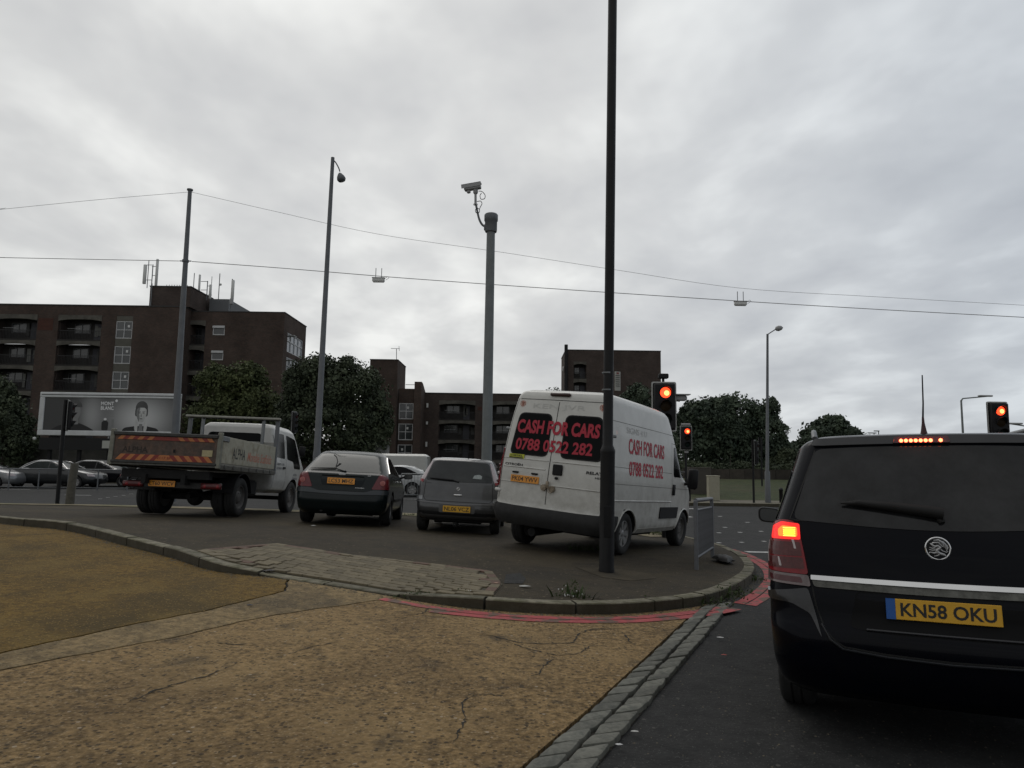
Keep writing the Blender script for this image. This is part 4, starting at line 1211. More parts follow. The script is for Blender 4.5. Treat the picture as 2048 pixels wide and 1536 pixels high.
# ------------------------------------------------------------------ white panel van
VAN = dict(X=.475, Y=11.25, PSI=math.radians(31.0))
def build_van():
    root = empty('panel_van', (0, 0, 0), 0, 'white high roof van lettered CASH FOR CARS in red, behind the black lamp post', 'van')
    RO = .045
    root.matrix_world = frame_at(VAN['X'], VAN['Y'], VAN['PSI'], roll=RO)
    white = mat('van_white', (0.60, 0.595, 0.56), 0.38, var=.09, vscale=2.2, coat=.25, dirt=((.17, .155, .12), .5, 1.5, .55), rvar=.1, bump=.0006, bscale=6)
    sh = Shell([(.36, .10, 4.56, .93, .12, .4), (.44, .035, 4.66, .975, .12, .4), (.50, .01, 4.70, .99, .11, .4), (.63, .0, 4.72, 1.0, .11, .4), (.65, .045, 4.71, .995, .11, .4), (1.0, .045, 4.66, 1.0, .11, .4),
                (1.20, .05, 4.50, 1.0, .11, .38), (1.34, .065, 4.18, .99, .11, .34), (1.44, .075, 4.00, .98, .11, .3), (1.90, .13, 3.66, .945, .11, .26), (2.15, .165, 3.48, .915, .11, .25), (2.28, .185, 3.40, .895, .11, .25),
                (2.45, .215, 3.28, .865, .11, .25), (2.52, .25, 3.16, .82, .12, .25), (2.565, .34, 2.96, .72, .15, .25), (2.585, .7, 2.5, .50, .2, .2), (2.595, 1.1, 2.1, .25, .1, .1)], crown=.03, fcrown=.22, n=120, sm=3, taper=.02)
    r = .335
    wh = [(sx * .86, y, r + .01, .42) for sx in (-1, 1) for y in (.98, 3.92)]
    body = cut_arches(sh.mesh(), 'body', white, wh, 1.0, depth=.30); body.parent = root
    for sx in (-1, 1):
        for y in (.98, 3.92): make_wheel(root, sx * .865, y, r + sx * .865 * RO, r, .215, 'steel' if y > 2 else 'alloy', sx)
    # black bumper and skirts
    q = MB(); sh.patch(q, 'rear', rpoly([(-.97, .36), (.97, .36), (.985, .645), (.6, .635), (-.6, .635), (-.985, .645)], [.05, .05, .02, .02, .02, .02]), off=.03, thick=.06, grid=.1)
    bp = q.build('rear_bumper', mat('faded_bumper', (.022, .022, .022), .7, var=.35, vscale=4, bump=.002, bscale=12), root, smooth=50)
    for sg in (-1, 1):
        q = MB(); sh.patch(q, 'side', rpoly([(.06, .42), (.50, .42), (.56, .56), (.56, .66), (.06, .67)], .03), off=.022, thick=.03, grid=.1, sg=sg)
        q.build('bumper_wrap', bp.data.materials[0], root, smooth=50)
        q = MB(); sh.patch(q, 'side', rpoly([(2.45, .60), (3.42, .60), (3.48, .80), (2.49, .80)], .02), off=.02, thick=.03, grid=.12, sg=sg)
        q.build('rubbing_strip', MT['black_plastic'], root, smooth=50)
        q = MB(); sh.patch(q, 'side', rpoly([(1.50, .365), (3.44, .365), (3.42, .44), (1.52, .44)], .02), off=.008, thick=.02, grid=.14, sg=sg)
        q.build('sill', mat('grubby_white', (.30, .29, .26), .6, var=.3, vscale=4), root, smooth=50)
        # arch lips
        for y in (.98, 3.92):
            m = MB(); P = []
            for k in range(19):
                t = math.radians(-8 + 196 * k / 18); yy = y + .428 * math.cos(t); z = max(.40, r + .428 * math.sin(t)); P.append(sh.pt('side', yy, z, .006, sg))
            m.tube(P, .013, 6); m.build('arch_lip', white, root, smooth=60)
        q = MB(); sh.patch(q, 'rear', [(sg * a, z) for a, z in rpoly([(.925, .93), (.915, 1.55), (.965, 1.55), (.985, .93)], .015)], off=.02, thick=.03, grid=.06)
        tl = q.build('tail_lamp', MT['lamp_red'], root, smooth=50)
        for zc in (1.0, 1.13, 1.26):
            m = MB(); c = sh.pt('rear', sg * .952, zc, .022); m.lathe([(.001, -.008), (.020, -.006), (.026, .002)], 14, 'y', c=tuple(c)); m.build('lamp_lens', MT['lamp_dark'] if zc != 1.13 else MT['lamp_clear'], tl)
        # hinges
        for z in (1.88, .86):
            m = MB(); c = sh.pt('rear', sg * .93, z, .012); m.box((c.x, c.y, c.z), (.11, .05, .05), bev=.012)
            m.build('hinge', MT['white_plastic'] if z < 1 else MT['galvanised'], root, smooth=50)
        # side windows of the cab and handle, mirror
        q = MB(); sh.patch(q, 'side', rpoly([(3.16, 1.36), (3.86, 1.36), (3.86, 1.45), (3.48, 1.88), (3.20, 1.92)], .05), off=.006, grid=.1, sg=sg)
        q.build('cab_window', MT['glass_dark'], root, smooth=50)
        m = MB(); c = sh.pt('side', 3.14, 1.12, .015, sg); m.box(tuple(c), (.03, .11, .20), bev=.01); m.build('door_handle', MT['black_plastic'], root, smooth=50)
        m = MB(); c = sh.pt('side', 3.86, 1.30, 0, sg)
        m.box((c.x + sg * .17, c.y - .02, 1.36), (.20, .10, .40), bev=.04); m.box((c.x + sg * .05, c.y, 1.25), (.14, .05, .06), bev=.01)
        m.build('door_mirror', MT['black_plastic'], root, smooth=50)
        # body creases and shut lines
        q = MB()
        for pts in ([(.22, 1.42), (3.06, 1.42)], [(.18, 1.16), (4.3, 1.14)], [(3.06, .5), (3.06, 1.98)], [(3.06, 1.98), (3.5, 1.96)], [(.25, 2.13), (3.15, 2.13)], [(3.96, .84), (3.98, 1.35)]):
            sh.line(q, 'side', pts, .007, .002, sg)
        q.split('shut_line', mat('grime_seam', (.10, .095, .08), .8), root)
        m = MB(); P = [sh.pt('side', .2 + 2.85 * k / 14, .90, .004, sg) for k in range(15)]; m.tube(P, .012, 6); m.build('body_crease', white, root, smooth=60)
    # two rear doors: shut lines, glass
    q = MB()
    sh.line(q, 'rear', [(-.02, .72), (-.02, 2.36)], .012); sh.line(q, 'rear', [(-.905, .74), (-.90, 1.5), (-.85, 2.1), (-.80, 2.39)], .010); sh.line(q, 'rear', [(.905, .74), (.90, 1.5), (.85, 2.1), (.80, 2.39)], .010)
    sh.line(q, 'rear', [(-.80, 2.39), (.80, 2.39)], .010)
    q.split('door_gap', MT['seam'], root)
    q = MB()
    for pts in ([(-.89, 1.40), (-.05, 1.40)], [(.03, 1.40), (.89, 1.40)], [(-.89, 1.02), (-.06, 1.02)], [(.06, 1.02), (.88, 1.02)], [(-.86, 1.26), (-.08, 1.26)], [(.1, 1.52), (.10, .8)]):
        if pts[0][0] == .1: continue
        q.tube([sh.pt('rear', pts[0][0] + (pts[1][0] - pts[0][0]) * k / 8, pts[0][1], .002) for k in range(9)], .010, 6)
    q.build('door_swage', white, root, smooth=60)
    wins = []
    for (x0, x1, tx0, tx1) in ((-.82, -.08, -.72, -.10), (.14, .86, .14, .78)):
        q = MB(); z0, z1 = 1.46, 2.16
        P = [(x0 + (.02 if x0 < 0 else 0), z0), (x1, z0), (tx1, z1), (tx0, z1)]
        sh.patch(q, 'rear', rpoly(P, .11, 6), off=.010, thick=.02, grid=.08)
        wf = q.build('window_seal', MT['black_plastic'], root, smooth=50)
        cx_ = sum(p[0] for p in P) / 4; cz_ = (z0 + z1) / 2
        q = MB(); sh.patch(q, 'rear', rpoly([(cx_ + (a - cx_) * .94, cz_ + (b - cz_) * .94) for a, b in P], .10, 6), off=.013, thick=.004, grid=.08)
        wins.append(q.build('rear_window', MT['glass_dark'], wf, smooth=50))
    q = MB()
    sh.text(q, 'CASH FOR CARS', 'rear', .02, 1.93, 1.48, .225, .040, off=.0165)
    sh.text(q, '0788 0522 282', 'rear', -.01, 1.635, 1.38, .195, .028, off=.0165)
    q.build('rear_lettering', MT['letter_red'], root)
    # emblems high on the doors
    for x in (-.70, .74):
        c = sh.pt('rear', x, 2.30, .004); m = MB()
        for pts in ([(-.02, .055), (-.045, .03), (-.045, -.01), (-.015, -.045)], [(.02, .055), (.045, .03), (.045, -.01), (.015, -.045)], [(0, .06), (0, -.06)], [(-.012, .045), (-.02, .0), (-.008, -.03)], [(.012, .045), (.02, 0), (.008, -.03)]):
            m.tube([(c.x + a, c.y - .002, c.z + b) for a, b in pts], .005, 5)
        m.build('red_emblem', MT['letter_faded'], root)
    q = MB(); sh.text(q, 'KEN JVR', 'rear', -.02, 2.27, .95, .10, .0, off=.004, thick=0)
    q.build('ghost_lettering', mat('ghost_paint', (.50, .50, .475), .5), root)
    q = MB(); sh.text(q, 'CITROËN', 'rear', -.68, 1.30, .34, .045, .02, off=.006); sh.text(q, 'RELAY', 'rear', .76, 1.285, .27, .045, .03, off=.006); sh.text(q, 'HDi', 'rear', .83, 1.215, .10, .028, .02, off=.006)
    q.build('badge_lettering', MT['black_plastic'], root)
    q = MB(); sh.patch(q, 'rear', rpoly([(-.79, 1.395), (-.50, 1.395), (-.50, 1.465), (-.79, 1.465)], .008), off=.014, thick=.006, grid=.06)
    y = q.build('yellow_sticker', mat('sticker_yellow', (.50, .52, .03), .5), root)
    q = MB(); sh.text(q, 'DIESEL', 'rear', -.645, 1.44, .24, .03, .02, off=.0165); sh.patch(q, 'rear', [(-.785, 1.398), (-.52, 1.398), (-.52, 1.415), (-.785, 1.415)], off=.016, thick=0, grid=.06); q.build('sticker_text', MT['letter_black'], y)
    # plate, its lights, handle, padlock hasp
    q = MB(); sh.patch(q, 'rear', rpoly([(-.80, 1.02), (-.13, 1.02), (-.13, 1.20), (-.80, 1.20)], .02), off=.004, thick=.004, grid=.08); q.build('plate_panel', white, root, smooth=50)
    plate(root, sh.pt('rear', -.43, 1.075, .018), .52, .112, 'PK04 YWV', 0, 'plate_orange', tilt=-.08, bold=.012)
    for x in (-.62, -.26):
        m = MB(); c = sh.pt('rear', x, 1.175, .015); m.box(tuple(c), (.11, .04, .03), bev=.008); m.build('plate_light', MT['black_plastic'], root)
    m = MB(); c = sh.pt('rear', .14, 1.275, .018); m.box(tuple(c), (.17, .035, .17), bev=.012); h_ = m.build('door_handle', MT['black_plastic'], root, smooth=40)
    m = MB(); m.lathe([(.001, -.04), (.022, -.035), (.022, .0)], 12, 'y', c=(c.x - .0, c.y, c.z - .13)); m.build('lock_barrel', MT['black_plastic'], root)
    m = MB(); c = sh.pt('rear', -.03, .98, .02)
    m.lathe([(.001, -.02), (.05, -.015), (.052, .02)], 20, 'y', c=(c.x - .04, c.y, c.z)); m.lathe([(.001, -.02), (.05, -.015), (.052, .02)], 20, 'y', c=(c.x + .11, c.y, c.z - .01)); m.box((c.x + .03, c.y - .02, c.z + .05), (.05, .03, .11), bev=.008)
    m.tube([(c.x + .10 + .045 * math.cos(t), c.y - .035, c.z - .02 + .05 * math.sin(t)) for t in [k * .35 for k in range(18)]], .006, 6)
    m.build('hasp_lock', mat('rusty_steel', (.30, .25, .19), .6, .5, var=.4, vscale=12), root, smooth=50)
    # top brake lamp
    m = MB(); c = sh.pt('rear', -.02, 2.475, .02); m.box(tuple(c), (.36, .07, .055), bev=.015); m.build('high_brake_lamp', mat('brown_lamp', (.045, .022, .018), .3), root, smooth=50)
    # red side letters
    q = MB()
    sh.text(q, 'CASH FOR CARS', 'side', 1.74, 1.78, 1.72, .25, .018, off=.006); sh.text(q, '0788 0522 282', 'side', 1.72, 1.42, 1.62, .235, .018, off=.006)
    q.build('side_lettering', MT['letter_red'], root)['kind'] = 'stuff'
    q = MB(); sh.text(q, 'SIGNS 4 U', 'side', 1.25, 2.03, .9, .10, 0, off=.003, thick=0); q.build('ghost_lettering', mat('ghost_paint_side', (.47, .47, .45), .5), root)
    # underside tank, exhaust and windscreen
    m = MB(); m.box((0, 2.4, .30), (.9, 2.4, .16)); m.tube([(-.3, .2, .25), (-.3, 1.6, .28)], .07, 10); m.tube([(-.80, .98, .32), (.80, .98, .32)], .06, 8); m.tube([(-.80, 4.12, .32), (.80, 4.12, .32)], .05, 8); m.build('chassis', MT['under_body'], root)
    q = MB(); sh.patch(q, 'front', rpoly([(-.80, 1.48), (.80, 1.48), (.74, 2.02), (-.74, 2.02)], .08), off=.006, grid=.1); q.build('windscreen', MT['glass_dark'], root, smooth=50)
    q = MB()
    for sg in (-1, 1): sh.patch(q, 'front', rpoly([(sg * .55, .86), (sg * .90, .90), (sg * .90, 1.12), (sg * .62, 1.06)], .04), off=.01, grid=.06)
    q.split('headlamp', MT['lamp_clear'], root, smooth=50)
    # mud flaps
    return root
van = build_van()

# ------------------------------------------------------------------ dark green hatchback
def build_saloon():
    root = empty('hatchback_car', (0, 0, 0), 0, 'dark green hatchback with red tail lamps and plate LC53 MHZ parked beside the tipper truck', 'car')
    root.matrix_world = frame_at(-3.26, 13.65, math.radians(-4.0))
    paint = mat('green_paint', (0.004, 0.009, 0.010), 0.25, 0.0, spec=.25, coat=.15, var=.1, vscale=3, dirt=((.012, .011, .009), .2, .7, .4))
    sh = Shell([(.22, .14, 4.55, .80, .25, .4), (.30, .04, 4.68, .87, .25, .4), (.48, .0, 4.73, .90, .24, .42), (.62, .02, 4.71, .905, .22, .42), (.66, .055, 4.68, .905, .2, .42), (.80, .075, 4.45, .90, .2, .42), (.92, .10, 4.05, .885, .2, .40),
                (.98, .13, 3.62, .87, .2, .38), (1.02, .20, 3.42, .85, .2, .34), (1.20, .52, 3.02, .765, .2, .3), (1.385, .88, 2.58, .68, .2, .25), (1.445, 1.10, 2.36, .63, .2, .25), (1.475, 1.40, 2.1, .52, .2, .22), (1.49, 1.6, 1.9, .3, .15, .15)],
               crown=.10, fcrown=.25, n=100, sm=3, taper=.035)
    r = .315
    body = cut_arches(sh.mesh(), 'body', paint, [(sx * .77, y, r, .37) for sx in (-1, 1) for y in (.98, 3.73)], .905); body.parent = root
    for sx in (-1, 1):
        for y in (.98, 3.73): make_wheel(root, sx * .785, y, r, r, .205, 'alloy', sx)
    q = MB(); sh.patch(q, 'rear', rpoly([(-.735, 1.035), (0, 1.02), (.735, 1.035), (.575, 1.405), (0, 1.42), (-.575, 1.405)], [.04, .4, .04, .05, .4, .05]), off=.004, grid=.07)
    w = q.build('rear_window', MT['glass_green'], root, smooth=50)
    q = MB()
    q.tube([sh.pt('rear', x, z, .006) for x, z in ((-.33, 1.36), (-.26, 1.31), (-.20, 1.22), (-.195, 1.12), (-.17, 1.08))], .009, 6); q.tube([sh.pt('rear', x, z, .006) for x, z in ((-.19, 1.10), (-.14, 1.17), (-.11, 1.18))], [.006, .02, .004], 6)
    q.build('window_crack', MT['seam'], w)
    wiper_blade(root, sh, (-.66, 1.045), (-.18, 1.065), .015, .022, arm=(.02, 1.02))
    for sg in (-1, 1):
        q = MB()
        sh.patch(q, 'side', rpoly([(.72, 1.04), (1.55, 1.02), (1.55, 1.34), (1.25, 1.345)], .04), grid=.1, sg=sg)
        sh.patch(q, 'side', rpoly([(1.62, 1.02), (2.35, 1.0), (2.30, 1.37), (1.62, 1.355)], .03), grid=.1, sg=sg)
        sh.patch(q, 'side', rpoly([(2.42, 1.0), (3.25, .99), (2.62, 1.33), (2.37, 1.365)], .03), grid=.1, sg=sg)
        q.split('side_window', MT['glass_dark'], root, smooth=50)
        q = MB(); P = [sh.pt('side', y, z, .008, sg) for y, z in ((.62, 1.02), (.80, 1.12), (1.10, 1.28), (1.30, 1.36))]; q.tube(P, .016, 6)
        q.build('quarter_trim', MT['chrome'], root, smooth=60)
        q = MB(); sh.patch(q, 'wrap', [(sg * a, z) for a, z in rpoly([(.56, .71), (.69, .99), (.73, 1.005), (.93, .955), (1.0, .72)], [.04, .15, .03, .15, .05])], off=.012, thick=.03, grid=.05)
        tl = q.build('tail_lamp', mat('deep_lamp', (.13, .005, .010), .2, coat=.3, var=.3, vscale=14), root, smooth=50)
        c = sh.pt('rear', sg * .75, .83, .032); m = MB(); m.lathe([(.001, -.012), (.022, -.01), (.022, .0), (.034, -.004), (.05, .0), (.052, .02)], 20, 'y', c=tuple(c)); m.build('lamp_ring', mat('lens_pink', (.42, .12, .11), .2, coat=.5), tl, smooth=50)
        q = MB()
        for y in (1.585, 2.385, 3.2): sh.line(q, 'side', [(y, .35), (y, 1.0)], .007, .002, sg)
        q.split('shut_line', MT['seam'], root)
        for y in (1.75, 2.55):
            m = MB(); c = sh.pt('side', y, .88, .018, sg); m.box(tuple(c), (.03, .17, .025), bev=.008); m.build('door_handle', MT['chrome'], root)
        q = MB(); sh.patch(q, 'side', rpoly([(1.4, .46), (3.25, .46), (3.25, .52), (1.4, .52)], .01), off=.012, grid=.14, sg=sg); q.build('side_moulding', MT['black_plastic'], root)
    q = MB(); sh.line(q, 'rear', [(-.60, .70), (-.55, .66), (.55, .66), (.60, .70)], .009); sh.line(q, 'rear', [(-.62, .72), (-.66, .98)], .008); sh.line(q, 'rear', [(.62, .72), (.66, .98)], .008)
    q.split('tailgate_gap', MT['seam'], root)
    q = MB(); sh.patch(q, 'rear', rpoly([(-.88, .615), (0, .585), (.88, .615), (.88, .695), (.60, .70), (.45, .645), (-.45, .645), (-.60, .70), (-.88, .695)], [.03, .3, .03, .03, .05, .05, .05, .05, .03]), off=.014, thick=.02, grid=.08)
    q.build('bumper_top', mat('green_paint_flat', (.018, .024, .028), .35, .1, coat=.3), root, smooth=50)
    q = MB(); sh.patch(q, 'rear', rpoly([(-.38, .75), (.38, .75), (.44, .93), (-.44, .93)], .04), off=.001, thick=0, grid=.08); q.build('plate_recess', mat('recess_green', (.009, .013, .015), .4, spec=.2), root)
    q = MB(); q.tube([sh.pt('rear', x, .945, .01) for x in (-.4, -.2, 0, .2, .4)], .012, 6); q.build('handle_strip', paint, root)
    plate(root, sh.pt('rear', -.02, .84, .022), .52, .115, 'LC53 MHZ', 0, 'plate_orange', tilt=-.15, bold=.012)
    m = MB(); c = sh.pt('rear', -.02, .975, .008); m.lathe([(.001, -.006), (.04, -.004), (.042, .01)], 20, 'y'); 
    b = m.build('badge', MT['silver_plastic'], root, loc=tuple(c)); b.scale = (1.7, 1, .7)
    q = MB(); sh.text(q, 'LX', 'rear', .50, .965, .06, .022, .02, off=.008); sh.text(q, 'mondeo', 'rear', .34, .73, .17, .022, .02, off=.008); q.build('badge_text', MT['silver_plastic'], root)
    mirror_pair(root, sh, 3.05, .98, w=.2, h=.13)
    m = MB(); m.tube([(-.35, .08, .28), (-.35, .5, .28)], .03, 10); m.box((0, 1.2, .25), (1.1, 1.2, .12)); m.box((0, 3.2, .24), (1.1, 1.6, .1)); m.tube([(-.75, .98, .3), (.75, .98, .3)], .04, 8); m.build('chassis', MT['under_body'], root)
    q = MB(); sh.patch(q, 'front', rpoly([(-.70, 1.06), (.70, 1.06), (.58, 1.36), (-.58, 1.36)], .06), off=.006, grid=.1); q.build('windscreen', MT['glass_dark'], root, smooth=50)
    return root
build_saloon()

# ------------------------------------------------------------------ small grey hatchback
def build_corsa():
    root = empty('hatchback_car', (0, 0, 0), 0, 'small dark grey hatchback with plate NL06 VCZ between green car and white van', 'car')
    root.matrix_world = frame_at(-1.03, 13.55, math.radians(1.5))
    paint = mat('grey_paint', (0.072, 0.074, 0.078), 0.3, 0.45, coat=.6, var=.12, vscale=3, dirt=((.05, .045, .036), .2, .7, .4))
    sh = Shell([(.22, .14, 3.66, .72, .22, .4), (.30, .035, 3.78, .79, .22, .4), (.46, .0, 3.82, .82, .2, .4), (.60, .015, 3.80, .825, .2, .4), (.625, .05, 3.78, .825, .16, .4), (.78, .06, 3.62, .82, .16, .4), (.88, .075, 3.25, .81, .16, .38),
                (.94, .09, 2.92, .80, .16, .34), (1.00, .115, 2.72, .785, .16, .3), (1.20, .23, 2.42, .70, .18, .25), (1.37, .34, 2.08, .625, .18, .22), (1.41, .42, 1.96, .59, .2, .22), (1.435, .65, 1.75, .48, .2, .2), (1.45, .9, 1.5, .25, .1, .1)],
               crown=.09, fcrown=.25, n=100, sm=3, taper=.035)
    r = .29
    body = cut_arches(sh.mesh(), 'body', paint, [(sx * .69, y, r, .345) for sx in (-1, 1) for y in (.64, 3.13)], .825, depth=.3); body.parent = root
    for sx in (-1, 1):
        for y in (.64, 3.13): make_wheel(root, sx * .71, y, r, r, .185, 'steel', sx)
    q = MB(); sh.patch(q, 'rear', rpoly([(-.645, .975), (0, .955), (.645, .975), (.535, 1.345), (0, 1.365), (-.535, 1.345)], [.05, .4, .05, .06, .4, .06]), off=.005, grid=.07)
    w = q.build('rear_window', MT['glass_grey'], root, smooth=50)
    q = MB(); sh.patch(q, 'rear', rpoly([(.25, 1.04), (.42, 1.035), (.43, 1.09), (.37, 1.12), (.28, 1.10)], .01), off=.008, thick=0, grid=.05); q.build('window_sticker', mat('sticker_pale', (.30, .33, .33), .5, var=.5, vscale=30), w)
    wiper_blade(root, sh, (-.57, 1.005), (-.12, .985), .018, .02, arm=(.0, .955))
    for sg in (-1, 1):
        q = MB(); sh.patch(q, 'wrap', [(sg * a, z) for a, z in rpoly([(.70, .93), (.655, 1.02), (.565, 1.34), (.60, 1.36), (.70, 1.20), (.80, .96)], .02)], off=.010, thick=.02, grid=.05)
        tl = q.build('tail_lamp', mat('pillar_lamp', (.36, .30, .31), .2, coat=.7, var=.25, vscale=10), root, smooth=50)
        q = MB(); sh.patch(q, 'wrap', [(sg * a, z) for a, z in rpoly([(.70, .93), (.68, .985), (.79, 1.0), (.80, .96)], .01)], off=.012, thick=.002, grid=.05); q.build('lamp_red_part', MT['lamp_red'], tl)
        q = MB()
        sh.patch(q, 'side', rpoly([(.55, .98), (1.32, .97), (1.30, 1.30), (.72, 1.28)], .05), grid=.1, sg=sg); sh.patch(q, 'side', rpoly([(1.40, .97), (2.45, .95), (2.02, 1.29), (1.38, 1.31)], .05), grid=.1, sg=sg)
        q.split('side_window', MT['glass_dark'], root, smooth=50)
        q = MB(); sh.patch(q, 'rear', [(sg * a, z) for a, z in rpoly([(.675, .60), (.675, .675), (.80, .685), (.80, .60)], .012)], off=.01, thick=.02, grid=.05); q.build('bumper_reflector', mat('pale_reflector', (.26, .27, .28), .3, .5), root)
        q = MB(); sh.line(q, 'side', [(1.36, .35), (1.36, .96)], .007, .002, sg); sh.line(q, 'side', [(2.5, .35), (2.5, .94)], .007, .002, sg); q.split('shut_line', MT['seam'], root)
    q = MB(); sh.patch(q, 'rear', rpoly([(-.79, .562), (0, .53), (.79, .562), (.79, .585), (0, .553), (-.79, .585)], .008), off=.022, thick=.03, grid=.08); q.build('bumper_edge', mat('grey_lip', (.13, .13, .135), .35, .4, coat=.5), root, smooth=60)
    q = MB(); sh.line(q, 'rear', [(-.64, .96), (-.66, .64), (-.6, .59), (.6, .59), (.66, .64), (.64, .96)], .009); sh.line(q, 'rear', [(-.66, .93), (-.52, .915)], .006); q.split('tailgate_gap', MT['seam'], root)
    q = MB(); sh.patch(q, 'rear', rpoly([(-.70, .25), (.70, .25), (.74, .40), (-.74, .40)], .03), off=.008, thick=.01, grid=.1); q.build('lower_valance', MT['black_plastic'], root, smooth=50)
    q = MB(); sh.patch(q, 'rear', rpoly([(-.34, .385), (.34, .385), (.34, .53), (-.34, .53)], .03), off=.012, thick=.01, grid=.1); q.build('plate_mount', mat('mount_grey', (.10, .10, .10), .5), root, smooth=50)
    plate(root, sh.pt('rear', 0, .458, .024), .52, .115, 'NL06 VCZ', 0, 'plate_yellow', bold=.012)
    c = sh.pt('rear', 0, .83, .012); m = MB(); m.tube([(c.x + .028 * math.cos(t), c.y, c.z + .028 * math.sin(t)) for t in [2 * math.pi * k / 20 for k in range(21)]], .005, 6); m.tube([(c.x - .03, c.y, c.z), (c.x - .008, c.y, c.z + .01), (c.x + .008, c.y, c.z - .01), (c.x + .03, c.y, c.z)], .006, 6)
    m.build('badge', MT['chrome'], root)
    c = sh.pt('rear', 0, .715, .014); m = MB(); m.box(tuple(c), (.16, .03, .035), bev=.01); m.build('tailgate_handle', MT['chrome'], root, smooth=50)
    mirror_pair(root, sh, 2.4, .95, w=.18, h=.12)
    m = MB(); m.box((0, 1.6, .23), (.9, 2.6, .09)); m.lathe([(.02, 0), (.05, .02), (.055, .12)], 12, 'y', c=(-.02, .1, .16)); m.tube([(-.68, .64, .29), (.68, .64, .29)], .04, 8); m.build('chassis', MT['under_body'], root)
    m = MB(); P = Vector((.1, .75, 1.43)); m.tube([P, P + Vector((-.02, -.12, .16))], [.008, .003], 6); m.build('aerial_rod', MT['black_plastic'], root)
    q = MB(); sh.patch(q, 'front', rpoly([(-.64, 1.0), (.64, 1.0), (.55, 1.33), (-.55, 1.33)], .06), off=.006, grid=.1); q.build('windscreen', MT['glass_dark'], root, smooth=50)
    return root
build_corsa()

